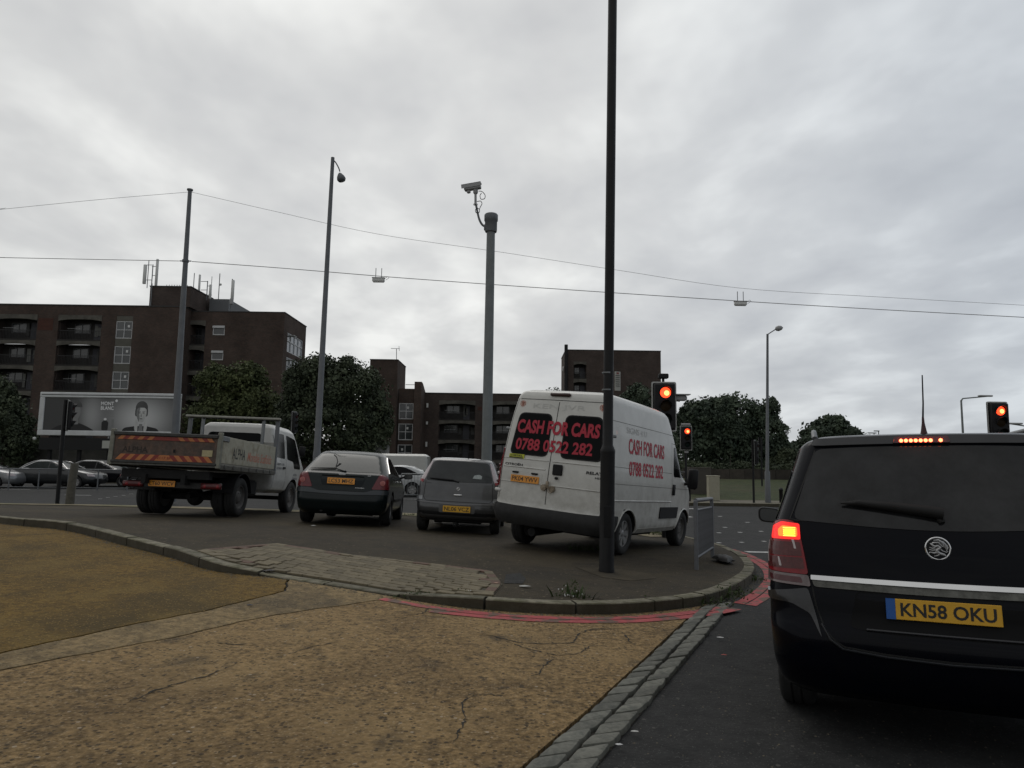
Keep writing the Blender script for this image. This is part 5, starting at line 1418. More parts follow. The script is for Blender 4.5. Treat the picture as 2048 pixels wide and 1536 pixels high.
# ------------------------------------------------------------------ tipper truck
def build_tipper():
    root = empty('tipper_truck', (0, 0, 0), 0, 'white crew cab tipper truck with grubby dropside body and striped tailboard', 'truck')
    root.matrix_world = frame_at(-6.66, 13.6, math.radians(.8))
    cream = mat('dropside_cream', (0.36, 0.34, 0.265), .6, var=.22, vscale=4, col2=(.20, .17, .11), c2pos=(.52, .72), bump=.002, bscale=10)
    alu = mat('dropside_frame', (0.115, 0.115, 0.105), .55, .4, var=.35, vscale=6)
    tailm = mat('tailboard_brown', (0.085, 0.062, 0.050), .75, var=.4, vscale=5, col2=(.12, .075, .055), c2pos=(.45, .6))
    dark = MT['under_body']; cabw = mat('cab_white', (0.52, 0.515, 0.49), .4, var=.08, vscale=3, coat=.3, dirt=((.12, .11, .09), .5, 1.3, .5))
    W = 1.04; BL = 3.05; z0, z1 = 1.0, 1.58; tilt = 0
    # tailboard with its hi-vis chevrons
    m = MB(); m.box((0, .03, (z0 + z1) / 2), (2 * W - .08, .045, z1 - z0), bev=.01); tb = m.build('tailboard', tailm, root)
    m = MB(); m.box((0, .0, z1 - .035), (2 * W - .04, .07, .07), bev=.012); m.box((0, .0, z0 + .012), (2 * W - .04, .06, .05), bev=.01); m.build('tailboard_rail', mat('rail_grey', (.05, .05, .047), .6, .3, var=.4, vscale=5), tb)
    red = mat('hivis_red', (0.22, 0.022, 0.014), .45, var=.2, vscale=8); org = mat('hivis_orange', (0.46, 0.16, 0.045), .45, var=.12, vscale=8)
    rr_, oo_ = MB(), MB()
    for (za, zb, w_) in ((z0 + .045, z0 + .155, .135), (z1 - .145, z1 - .075, .135)):
        for side in (-1, 1):
            x = W - .10; k = 0
            while x > .22:
                x1 = x - w_ * .70; sl = (zb - za) * .9
                P = [(side * x, za), (side * x1, za), (side * (x1 - sl), zb), (side * (x - sl), zb)]
                P = [(max(-W + .06, min(W - .06, a)), b) for a, b in P]
                (rr_ if k % 2 else oo_).prism(P, .004, -.004); x = x1; k += 1
        oo_.prism([(-.24, za), (.24, za), (.18, zb), (-.18, zb)], .004, -.003) if za < 1.1 else rr_.prism([(-.24, za), (.24, za), (.24, zb), (-.24, zb)], .004, -.0035)
    rr_.split('chevron_stripe', red, tb); oo_.split('chevron_stripe', org, tb)
    vs, fs = text_mesh('ALPHA', .50, .115, .03); m = MB().add([(x - .58, .0035, z + z0 + .245) for x, z in vs], fs); m.build('tailboard_text', mat('text_dark', (.03, .02, .015), .6), tb)
    vs, fs = text_mesh('2117 EP', .28, .045, .02); m = MB().add([(x, -.0062, z + z0 + .10) for x, z in vs], fs); m.build('chevron_text', red, tb)
    m = MB(); m.box((W - .22, .0, z0 + .22), (.20, .012, .12)); m.build('label_plate', mat('label_yellow', (.42, .36, .20), .5, var=.2), tb)
    m = MB(); m.box((.18, .002, z0 + .24), (.035, .02, .06)); m.build('catch', MT['black_plastic'], tb)
    # side boards
    for sg in (-1, 1):
        for k in range(1):
            m = MB(); m.box((sg * (W + .01), BL / 2 + .05, (z0 + z1) / 2 + .02), (.035, BL - .1, z1 - z0 - .06), bev=.006); sb = m.build('side_board', cream, root)
        m = MB()
        m.box((sg * (W + .012), BL / 2 + .05, z0 - .03), (.06, BL, .10), bev=.01)
        m.build('floor_rail', mat('floor_rail', (.10, .095, .08), .6, .3, var=.4, vscale=5), root)
        for k in range(7):
            m = MB(); m.box((sg * (W + .045), .25 + k * .42, z0 - .015), (.02, .09, .07), bev=.004); m.build('hinge', alu, root)
        for (y, h) in ((.02, z1 + .05), (BL + .06, 2.22)):
            m = MB(); m.box((sg * (W + .0), y, (z0 - .06 + h) / 2), (.085, .075, h - z0 + .06), bev=.01)
            m.build('corner_post', mat('post_cream', (.20, .20, .165), .6, .2, var=.3, vscale=5) if y < 1 else MT['dark_pole'], root)
        m = MB(); m.box((sg * (W + .035), .20, z1 - .06), (.03, .30, .10), bev=.01); m.build('dropside_catch', MT['galvanised'], root)
        vs, fs = text_mesh('ALPHA', .66, .215, .012); m = MB().add([(sg * (W + .0285), (x * sg) + .92, z + z0 + .27) for x, z in vs], fs); m.build('side_text', MT['letter_black'], sb)
        vs, fs = text_mesh('Movable Scaffolds', 1.45, .20, .01, shear=.3); m = MB().add([(sg * (W + .0285), (x * sg) + 2.10, z + z0 + .25) for x, z in vs], fs); m.build('side_script', MT['letter_faded'], sb)
    m = MB(); m.box((0, BL / 2, z0 - .02), (2 * W - .06, BL, .05)); m.build('bed_floor', alu, root)
    # headboard: frame, mesh panel, ladder bar
    m = MB(); m.box((0, BL + .06, z0 + .33), (2 * W, .05, .70), bev=.01); m.build('headboard', mat('headboard_grey', (.24, .24, .22), .6, var=.25, vscale=4), root)
    for x in (-.72, .72):
        m = MB(); m.box((x, BL + .02, 1.71), (.07, .06, 1.0), bev=.01); m.build('headboard_post', MT['galvanised'], root)
    m = MB(); m.box((0, BL + .0, 2.225), (2 * W + .16, .12, .05), bev=.012); m.build('ladder_bar', mat('bar_cream', (.27, .265, .23), .55, var=.2, vscale=6), root)
    m = MB(); m.box((0, BL + .04, 2.195), (2 * W + .12, .04, .02)); 
    for k in range(5): m.box((-.7 + k * .35, BL - .02, 2.185), (.03, .05, .04))
    m.build('bar_clips', MT['black_plastic'], root)
    # chassis, underrun beam, lamps, plate
    m = MB()
    for sx in (-1, 1): m.box((sx * .38, 2.6, .70), (.08, 5.1, .18))
    m.box((0, .20, .80), (1.7, .16, .16)); m.box((0, 1.3, .83), (1.5, 1.6, .10)); m.box((.58, 2.35, .60), (.45, .9, .36), bev=.05); m.box((-.58, 2.3, .60), (.4, .6, .34), bev=.05)
    m.tube([(-.9, 1.4, .38), (.9, 1.4, .38)], .07, 10); m.lathe([(.02, -.16), (.13, -.12), (.19, 0), (.13, .12), (.02, .16)], 16, 'y', c=(.05, 1.4, .38)); m.tube([(-.8, 4.8, .38), (.8, 4.8, .38)], .05, 8)
    m.tube([(.1, .95, .38), (.1, 3.4, .6)], .05, 8); m.tube([(-.30, .3, .52), (-.30, 2.0, .58)], .04, 8)
    m.build('chassis', dark, root)
    m = MB(); m.box((.10, .30, .60), (1.86, .10, .13), bev=.012); m.build('underrun_beam', mat('beam_black', (.016, .016, .016), .6, var=.3), root)
    for sg in (-1, 1):
        m = MB(); m.box((sg * .76 + .10, .235, .60), (.40, .05, .11), bev=.012); tl = m.build('tail_lamp', mat('truck_lamp_red', (.085, .008, .010), .3), root, smooth=50)
        for dx in (-.12, .13):
            m = MB(); m.lathe([(.001, -.008), (.030, -.006), (.034, .0)], 14, 'y', c=(sg * .76 + dx + .10, .212, .60)); m.build('lamp_ring', MT['lamp_red'], tl)
        # wings of the rear wheels and mud flaps
        m = MB(); P = [];
        for k in range(13):
            t = math.radians(10 + 160 * k / 12); P.append((1.40 + .49 * math.cos(t), .40 + .49 * math.sin(t)))
        vs = []; fs = []
        for (y, z) in P: vs += [(sg * .60, y, z), (sg * 1.02, y, z)]
        for k in range(12): fs.append((2 * k, 2 * k + 1, 2 * k + 3, 2 * k + 2))
        m.add(vs, fs); m.tube([(sg * 1.02, y, z) for y, z in P], .012, 6); m.build('mudguard', MT['black_plastic'], root)
    plate(root, Vector((-.10, .22, .62)), .52, .115, 'LT60 WCV', 0, 'plate_orange', bold=.012)
    r = .40
    for sg in (-1, 1):
        make_wheel(root, sg * .90, 1.40, r, r, .21, 'steel', sg); make_wheel(root, sg * .66, 1.40, r, r, .21, 'steel', sg)
        make_wheel(root, sg * .86, 4.80, r, r, .21, 'steel', sg)
    # crew cab
    y0 = BL + .22
    sh = Shell([(.50, y0 + .05, 5.65, .80, .08, .2), (.58, y0, 5.80, .93, .08, .25), (.80, y0, 5.86, .98, .08, .25), (1.18, y0 + .005, 5.82, .985, .08, .25), (1.26, y0 + .01, 5.72, .98, .08, .25), (1.80, y0 + .05, 5.30, .91, .09, .22), (2.04, y0 + .08, 5.10, .86, .10, .2),
                (2.13, y0 + .15, 4.95, .78, .12, .2), (2.16, y0 + .4, 4.7, .6, .15, .2), (2.17, y0 + .7, 4.4, .3, .1, .1)], crown=.02, fcrown=.1, n=90, sm=3, taper=.01)
    body = cut_arches(sh.mesh(), 'cab', cabw, [(sx * .86, 4.80, r, .47) for sx in (-1, 1)], .985, depth=.3); body.parent = root
    q = MB(); sh.patch(q, 'rear', rpoly([(-.74, 1.36), (.66, 1.36), (.60, 1.90), (-.68, 1.90)], .10), off=.006, grid=.1); q.build('cab_rear_window', MT['glass_dark'], root, smooth=50)
    for sg in (-1, 1):
        for P in ([(y0 + .14, 1.36), (y0 + .78, 1.34), (y0 + .78, 1.94), (y0 + .20, 1.94)], [(y0 + .95, 1.34), (y0 + 1.42, 1.30), (y0 + 1.50, 1.13), (y0 + 2.02, 1.13), (y0 + 1.66, 1.88), (y0 + .95, 1.94)]):
            q = MB(); sh.patch(q, 'side', rpoly(P, .06), off=.006, grid=.1, sg=sg); q.build('cab_side_window', MT['glass_dark'], root, smooth=50)
        q = MB(); sh.line(q, 'side', [(y0 + .875, .62), (y0 + .875, 1.90)], .009, .002, sg); sh.line(q, 'side', [(y0 + .08, .62), (y0 + .10, 1.88)], .008, .002, sg); sh.line(q, 'side', [(y0 + 2.0, .62), (y0 + 2.0, 1.2)], .008, .002, sg)
        q.split('shut_line', MT['seam'], root)
        m = MB(); c = sh.pt('side', y0 + .72, 1.12, .012, sg); m.box(tuple(c), (.03, .13, .05), bev=.008); m.build('door_handle', MT['black_plastic'], root)
        m = MB(); c = sh.pt('side', y0 + 2.0, 1.75, 0, sg); m.tube([c, c + Vector((sg * .22, .02, .04)), c + Vector((sg * .24, .02, -.30)), c + Vector((sg * .03, .0, -.40))], .012, 6); m.box((c.x + sg * .24, c.y + .02, c.z - .14), (.16, .05, .26), bev=.02)
        m.build('door_mirror', MT['black_plastic'], root, smooth=50)
    q = MB()
    for k, (tx, y) in enumerate((('020 8771 1788', y0 + .47), ('ALPHA', y0 + 1.62))):
        for j in range(2):
            sh.text(q, [tx, ['020 8407 1166', 'SCAFFOLDS'][k]][j], 'side', y, (1.20 if k == 0 else .98) - j * .10, [.50, .5, .42][j] if k == 0 else [.3, .4, .22][j], .055 if j < 2 else .04, .01, off=.005, thick=0)
    q.build('door_lettering', mat('text_grey', (.10, .10, .12), .6), root)['kind'] = 'stuff'
    q = MB(); sh.patch(q, 'front', rpoly([(-.80, 1.30), (.80, 1.30), (.74, 1.86), (-.74, 1.86)], .08), off=.006, grid=.12); q.build('windscreen', MT['glass_dark'], root, smooth=50)
    return root
build_tipper()

# ------------------------------------------------------------------ cars crossing or parked on the far side of the main road
def far_car(name, label, x, y, rz, col, L=4.5, W=1.78, H=1.42, chrome=False, kind='saloon', metal=.4, group='cars standing along the far side of the main road'):
    root = empty(name, (0, 0, 0), 0, label, 'car', group)
    root.matrix_world = Matrix.Translation((x, y, G(x, y))) @ Matrix.Rotation(rz, 4, 'Z')
    paint = mat('far_paint', col, .28, metal, coat=.7, var=.08)
    if kind == 'van':
        ctrl = [(.3, .1, L - .1, W / 2 - .05, .08, .3), (.5, 0, L, W / 2, .08, .3), (1.0, 0, L - .1, W / 2, .08, .3), (1.15, .02, L - .6, W / 2, .08, .3), (H - .12, .05, L - 1.4, W / 2 - .06, .08, .2), (H, .25, L - 1.7, W / 2 - .25, .1, .2)]
    else:
        tr = .55 if kind == 'saloon' else .05
        ctrl = [(.22, .12, L - .1, W / 2 - .1, .25, .4), (.32, .03, L - .02, W / 2 - .02, .25, .4), (.5, 0, L, W / 2, .25, .45), (.75, .04, L - .12, W / 2, .25, .45), (.90, .10 + tr * .3, L - .75, W / 2 - .03, .22, .4), (.96, .16 + tr, L - 1.25, W / 2 - .06, .2, .3),
                (1.2, .45 + tr, L - 1.75, W / 2 - .17, .2, .25), (H - .06, .85 + tr * .9, L - 2.2, W / 2 - .26, .2, .25), (H, 1.3 + tr * .5, L - 2.6, W / 2 - .45, .15, .15)]
    sh = Shell(ctrl, crown=.06, fcrown=.15, n=60, sm=3)
    r = .31; ya, yb = .85, L - .9
    body = cut_arches(sh.mesh(), 'body', paint, [(sx * (W / 2 - .12), yy, r, .365) for sx in (-1, 1) for yy in (ya, yb)], W / 2); body.parent = root
    for sx in (-1, 1):
        for yy in (ya, yb): make_wheel(root, sx * (W / 2 - .12), yy, r, r, .2, 'alloy', sx)
    tr = .55 if kind == 'saloon' else .05
    for sg in (-1, 1):
        q = MB()
        if kind == 'van': P = rpoly([(L - 1.9, 1.05), (L - 1.0, 1.05), (L - 1.35, H - .25), (L - 1.85, H - .25)], .05)
        else: P = rpoly([(.42 + tr, .98), (L - 1.42, .96), (L - 2.0, H - .10), (L - 2.5, H - .065), (1.25 + tr * .7, H - .08), (.85 + tr * .9, 1.18)], [.08, .03, .1, .2, .2, .1])
        sh.patch(q, 'side', P, off=.005, grid=.14, sg=sg); w = q.build('side_window', MT['glass_green'] if chrome else MT['glass_dark'], root, smooth=50)
        if chrome:
            q = MB(); q.tube([sh.pt('side', a, z, .008, sg) for a, z in P + [P[0]]], .014, 5); q.build('window_trim', MT['chrome'], w)
        q = MB(); sh.line(q, 'side', [(L * .5, .3), (L * .5, H - .1)], .04 if kind != 'van' else .01, .007, sg); q.build('door_pillar', paint if kind != 'van' else MT['seam'], root)
        q = MB(); sh.patch(q, 'front', [(sg * a, z) for a, z in rpoly([(W * .30, .60), (W * .46, .62), (W * .46, .74), (W * .32, .70)], .02)], off=.006, grid=.08); q.build('headlamp', MT['lamp_clear'], root)
        q = MB(); sh.patch(q, 'rear', [(sg * a, z) for a, z in rpoly([(W * .30, .66), (W * .46, .64), (W * .46, .80), (W * .34, .82)], .02)], off=.006, grid=.08); q.build('tail_lamp', MT['lamp_red'], root)
    q = MB(); 
    if kind == 'van': sh.patch(q, 'front', rpoly([(-.6, 1.2), (.6, 1.2), (.55, H - .3), (-.55, H - .3)], .05), off=.006, grid=.12)
    else: sh.patch(q, 'front', rpoly([(-W * .36, 1.0), (W * .36, 1.0), (W * .31, H - .10), (-W * .31, H - .10)], .05), off=.006, grid=.12)
    q.build('windscreen', MT['glass_green'], root, smooth=50)
    if kind != 'van':
        q = MB(); sh.patch(q, 'rear', rpoly([(-W * .34, 1.0), (W * .34, 1.0), (W * .28, H - .10), (-W * .28, H - .10)], .05), off=.006, grid=.12); q.build('rear_window', MT['glass_green'], root, smooth=50)
    mirror_pair(root, sh, L - 1.65, .98 if kind != 'van' else 1.1, w=.16, h=.12)
    return root
R90 = math.pi / 2
YF = 37.0
def fx(px, Y): return at(px, 960, Y).x
far_car('saloon_car', 'grey saloon with a bright chrome window line left of the two behind the guard rail', fx(24, YF), YF, -R90, (.022, .024, .026), 4.7, 1.8, 1.42, chrome=True, group=None)
far_car('saloon_car', 'black saloon standing in front of the billboard, just left of the tipper truck', fx(118, 39.6), 39.6, -R90, (.006, .007, .010), 4.85, 1.8, 1.43, chrome=False, group=None)
far_car('hatchback_car', 'pale silver car cut off by the left edge of the photo', fx(-118, 36), 36.0, -R90, (.20, .205, .21), 4.2, 1.75, 1.40, kind='hatch', group=None)
far_car('saloon_car', 'dark car half hidden behind the striped tailboard of the tipper', fx(252, 37.4), 37.4, -R90, (.012, .012, .014), 4.6, 1.8, 1.42, group=None)
far_car('hatchback_car', 'white car seen between the green and the grey hatchback behind railings', fx(866, 33.5), 33.5, R90, (.42, .43, .43), 4.3, 1.72, 1.42, kind='hatch', metal=0, group=None)
far_car('panel_van', 'long white van roof showing between the green and the grey hatchback', fx(860, 40), 40.0, R90, (.40, .40, .37), 5.2, 1.95, 2.0, kind='van', metal=0, group=None)['category'] = 'van'
# ------------------------------------------------------------------ poles, wires, signals
def col_base(u, v, Y=None, island=True):
    if Y is None:
        p = gpi(u, v) if island else gp(u, v, .0)
        return Vector((p.x, p.y, GI(p.x, p.y) if island else G(p.x, p.y)))
    q = at(u, v, Y); return Vector((q.x, Y, GI(q.x, Y) if island else G(q.x, Y)))
# near black lamp column
b = col_base(1213, 1143)
root = empty('lamp_post', b, 0, 'tall black lamp post in front of the white van, reaching out of the photo', 'lamp post')
Yb = b.y
zstep = at(1216, 905, Yb).z - b.z; ztop = at(1226, -260, Yb).z - b.z
m = MB(); m.lathe([(.104, -.05), (.104, .03), (.098, .05), (.096, zstep - .02), (.099, zstep), (.099, zstep + .03), (.080, zstep + .075), (.069, zstep + .10), (.066, zstep + .8), (.062, ztop)], 28, 'z'); m.v = [(x + max(0, z) * .0115, y, z) for x, y, z in m.v]
m.build('column', MT['black_pole'], root, smooth=40)
m = MB(); m.box((0.0, -.098, zstep * .42), (.10, .012, .40), bev=.004); m.build('access_door', MT['black_pole'], root)
m = MB(); m.tube([(0, 0, ztop - .05), (.1, .0, ztop + .3), (.5, .05, ztop + .5)], .03, 10); m.box((.75, .05, ztop + .50), (.6, .25, .12), bev=.04); m.build('lantern', MT['black_pole'], root, smooth=50)
sg_ = empty('parking_sign', (b.x + .145, b.y - .03, at(1232, 763, Yb).z), math.radians(14), 'small white parking sign strapped to the black lamp post', 'sign')
m = MB(); m.box((0, 0, 0), (.085, .010, .26), bev=.004); m.build('sign_plate', mat('sign_white', (.36, .36, .33), .5, var=.15), sg_)
m = MB()
for k in range(6): m.box((0, -.0075, .075 - k * .028), (.06, .003, .008))
m.build('sign_text', MT['letter_black'], sg_)
m = MB(); m.box((0, -.0075, .108), (.03, .003, .022)); m.build('sign_symbol', mat('sign_red', (.2, .03, .03), .5), sg_)
for z in (.115, -.115):
    m = MB(); m.lathe([(.072, -.010), (.072, .010)], 24, 'z', c=(-.125 * math.cos(math.radians(14)), .03 + .031, z)); m.build('strap', MT['galvanised'], sg_)

# mast with the traffic camera
Y = 18.6; b = col_base(973, 930, Y)
root = empty('camera_mast', b, 0, 'thick grey mast with a traffic camera on a curved arm, behind the small grey hatchback', 'camera mast')
H = at(982, 462, Y).z - b.z
top = at(983, 445, Y)
lean = Vector((top.x - b.x, 0, 0)) * .35
m = MB(); m.tube([(0, 0, -.05), (0, 0, 1.6), (lean.x, 0, H)], [.17, .135, .112], 20); m.build('mast', MT['grey_pole'], root, smooth=50)
c = Vector((lean.x, 0, H))
m = MB(); m.lathe([(.10, -.05), (.155, -.03), (.165, .0), (.165, .26), (.185, .28), (.185, .44), (.16, .47), (.001, .48)], 24, 'z', c=tuple(c)); m.build('mast_head', MT['dark_pole'], root, smooth=50)
def loc(u, v): q = at(u, v, Y); return Vector((q.x - b.x - (top.x - b.x) + lean.x, 0, q.z - b.z))
arm = catmull([loc(975, 455), loc(966, 450), loc(960, 440), loc(956, 425), loc(953, 410)], 5)
m = MB(); m.tube(arm, .03, 10); m.box(tuple(loc(974, 455)), (.14, .12, .16), bev=.02); m.build('curved_arm', MT['dark_pole'], root, smooth=50)
hd = loc(952, 409); hu = loc(952, 386)
m = MB(); m.tube([hd, hu], .034, 10); m.lathe([(.06, -.012), (.06, .012)], 14, 'z', c=tuple(hd)); m.build('pan_shaft', MT['camera_shell'], root, smooth=50)
m = MB(); m.lathe([(.04, -.03), (.065, 0), (.065, .06), (.03, .07)], 16, 'z', c=tuple(hu)); m.box((hu.x, 0, hu.z + .14), (.12, .12, .18), bev=.02); m.build('tilt_head', MT['camera_shell'], root, smooth=50)
Mc = Matrix.Translation(loc(946, 375)) @ Matrix.Rotation(math.radians(-8), 4, 'Y') @ Matrix.Rotation(math.radians(-8), 4, 'Z')
m = MB(); m.box((0, 0, .0), (.46, .17, .13), M=Mc, bev=.02); ch = m.build('camera_housing', MT['camera_shell'], root, smooth=40)
m = MB(); m.box((-.02, 0, .085), (.54, .21, .022), M=Mc, bev=.005); m.box((-.02, -.10, .04), (.54, .01, .11), M=Mc); m.build('sun_shield', MT['camera_shell'], ch)
m = MB(); m.box((-.12, 0, -.10), (.10, .1, .08), M=Mc, bev=.02); m.build('infrared_lamp', MT['camera_shell'], ch)
for pts in ([(958, 383), (965, 384), (971, 391), (970, 398), (963, 399), (961, 392), (964, 387)], [(955, 404), (962, 403), (965, 408), (962, 414), (960, 419)], [(957, 417), (952, 420), (953, 426), (959, 426), (960, 420), (956, 417)]):
    m = MB(); m.tube(catmull([loc(*p) + Vector((0, -.03, 0)) for p in pts], 4), .010, 6); m.build('cable', MT['black_plastic'], root)

# tall street lamp
Y = 24; b = col_base(634, 905, Y)
root = empty('street_lamp', b, 0, 'tall tapering grey street lamp with a single hanging lantern, behind the tipper', 'street lamp')
H = at(659, 315, Y).z - b.z; lean = .10
m = MB(); m.tube([(0, 0, -.05), (0, 0, 1.7), (.0, 0, 1.75), (lean, 0, H)], [.135, .125, .11, .062], 18); m.build('column', MT['dark_pole'], root, smooth=50)
def l2(du, dv): s = Y / F; return Vector((lean + du * s, 0, H - dv * s))
m = MB(); m.tube(catmull([l2(0, 5), l2(6, 10), l2(13, 22), l2(16, 30)], 4), .022, 8); m.build('bracket', MT['dark_pole'], root, smooth=50)
m = MB(); m.lathe([(.03, .14), (.07, .10), (.13, .0), (.155, -.10), (.12, -.17), (.001, -.20)], 18, 'z'); ln = m.build('lantern', MT['dark_pole'], root, smooth=50, loc=tuple(l2(18, 41))); ln.rotation_euler = (0, math.radians(-18), 0)

# catenary pole with wires
Y = 24; b = col_base(348, 905, Y)
root = empty('catenary_pole', b, 0, 'grey steel pole holding the overhead wires, in front of the billboard', 'pole')
H = at(380, 380, Y).z - b.z; lean = at(380, 380, Y).x - b.x
m = MB(); m.tube([(0, 0, -.05), (0, 0, 2.0), (lean * .2, 0, 2.3), (lean, 0, H)], [.16, .15, .12, .065], 18); m.lathe([(.10, 0), (.10, .05), (.001, .06)], 14, 'z', c=(lean, 0, H - .02)); m.build('column', MT['dark_pole'], root, smooth=50)
z5 = at(371, 522, Y).z - b.z; x5 = at(371, 522, Y).x - b.x
m = MB(); m.lathe([(.11, -.04), (.11, .04)], 16, 'z', c=(x5, 0, z5)); m.tube([(x5 - .2, 0, z5), (x5 + .2, 0, z5)], .02, 6); m.build('wire_clamp', MT['dark_pole'], root)
def wire(name, label, px, r=.012, Yw=24.0, sag=0):
    P = [at(u, v, Yw) for u, v in px]
    m = MB(); m.tube(catmull(P, 6), r, 6)
    o = m.build(name, MT['wire'], smooth=60)
    tag(o, label, 'wire', 'overhead wires strung across the road')
    return o
wire('overhead_wire', 'faint upper wire from the pole head out to the left edge', [(-900, 545), (-60, 426), (0, 419), (200, 399), (378, 384)], .006)
wire('overhead_wire', 'upper wire sloping from the pole head down to the right edge', [(382, 384), (560, 425), (755, 468), (1000, 504), (1240, 541), (1478, 576), (1760, 594), (2110, 614)], .006)
wire('overhead_wire', 'lower wire from the clamp out to the left edge', [(-900, 492), (-60, 513), (0, 515), (200, 519), (358, 522)], .011)
wire('overhead_wire', 'lower wire carrying the two small white boxes', [(384, 523), (560, 536), (755, 552), (860, 560), (1100, 577), (1478, 602), (1760, 619), (2110, 638)], .012)
for (u, v, lb) in ((757, 560, 'white radio box with twin aerials hanging on the wire nearer the street lamp'), (1481, 607, 'white radio box with twin aerials hanging on the wire right of the black lamp post')):
    c = at(u, v, 24.0)
    root = empty('wire_radio_box', c, 0, lb, 'radio box')
    m = MB(); m.box((0, 0, 0), (.42, .14, .12), bev=.02); m.box((0, 0, -.065), (.38, .11, .03), bev=.01); bx = m.build('box', MT['white_plastic'], root, smooth=40)
    m = MB(); m.box((0, 0, .072), (.44, .15, .02)); m.build('lid', MT['camera_shell'], root)
    for dx in (-.10, .10):
        m = MB(); m.tube([(dx, 0, .06), (dx, 0, .42)], .012, 6); m.build('aerial', MT['dark_pole'], root)
    m = MB(); m.tube([(.2, 0, .05), (.32, 0, .13), (.36, 0, .08), (.25, 0, .0)], .008, 6); m.build('cable', MT['dark_pole'], root)

# street lamp on the far right footway
b = col_base(1536, 1000, 29.4, False); b.z = ZF + .12
root = empty('street_lamp', b, 0, 'slim grey street lamp on the far footway to the right of the white van', 'street lamp')
H = at(1535, 668, 29.4).z - b.z; lean = at(1535, 668, 29.4).x - b.x; s = 29.4 / F
m = MB(); m.tube([(0, 0, 0), (0, 0, 1.25), (0, 0, 1.3), (lean, 0, H)], [.115, .105, .07, .045], 14); m.build('column', MT['dark_pole'], root, smooth=50)
m = MB(); m.tube([(lean, 0, H - .02), (lean + 13 * s, -.2, H + 8 * s)], .022, 8); m.build('arm', MT['dark_pole'], root)
m = MB(); m.lathe([(.001, -.16), (.09, -.10), (.12, 0), (.09, .12), (.001, .2)], 14, 'x'); l_ = m.build('lantern', MT['camera_shell'], root, smooth=50, loc=(lean + 19 * s, -.2, H + 10 * s)); l_.rotation_euler = (0, math.radians(-12), 0)
m = MB(); m.lathe([(.052, 0), (.052, .14)], 12, 'z', c=(0, 0, at(1533, 948, 29.4).z - b.z)); m.build('label_band', MT['white_plastic'], root)
# far lamps to the right
for (u0, v0, vt, ue, ve, Y, lb) in ((1922, 900, 797, 1982, 792, 62, 'distant street lamp with a long thin arm above the roof of the people carrier'), (2092, 900, 858, 2017, 847, 58, 'distant lamp arm reaching in from the right edge'), ):
    q = at(u0, vt, Y); root = empty('street_lamp', (q.x, Y, -.1), 0, lb, 'street lamp'); e_ = at(ue, ve, Y) - Vector((q.x, Y, -.1)); h = q.z + .1
    m = MB(); m.tube([(0, 0, 0), (0, 0, h - .2), (.15 * (1 if ue > u0 else -1), 0, h), (e_.x, 0, e_.z)], [.12, .08, .06, .05], 8); m.build('column', MT['grey_pole'], root, smooth=50)
    m = MB(); m.box((e_.x - .5 * (1 if ue > u0 else -1), 0, e_.z), (1.2, .3, .14), bev=.04); m.build('lantern', MT['camera_shell'], root)
for k, (u, vt) in enumerate(((1748, 866), (1757, 862))):
    q = at(u, vt, 110); root = empty('street_lamp', (q.x, 110, -.3), 0, ['tiny lamp with a double head on the skyline, left of its twin', 'tiny single headed lamp on the skyline right of the double one'][k], 'street lamp')
    m = MB(); m.tube([(0, 0, 0), (0, 0, q.z + .3)], [.12, .07], 6); m.build('column', MT['grey_pole'], root)
    m = MB(); m.box((-.3 + .0, 0, q.z + .3), (1.3 if k == 0 else .8, .2, .15)); m.build('lantern', MT['grey_pole'], root)

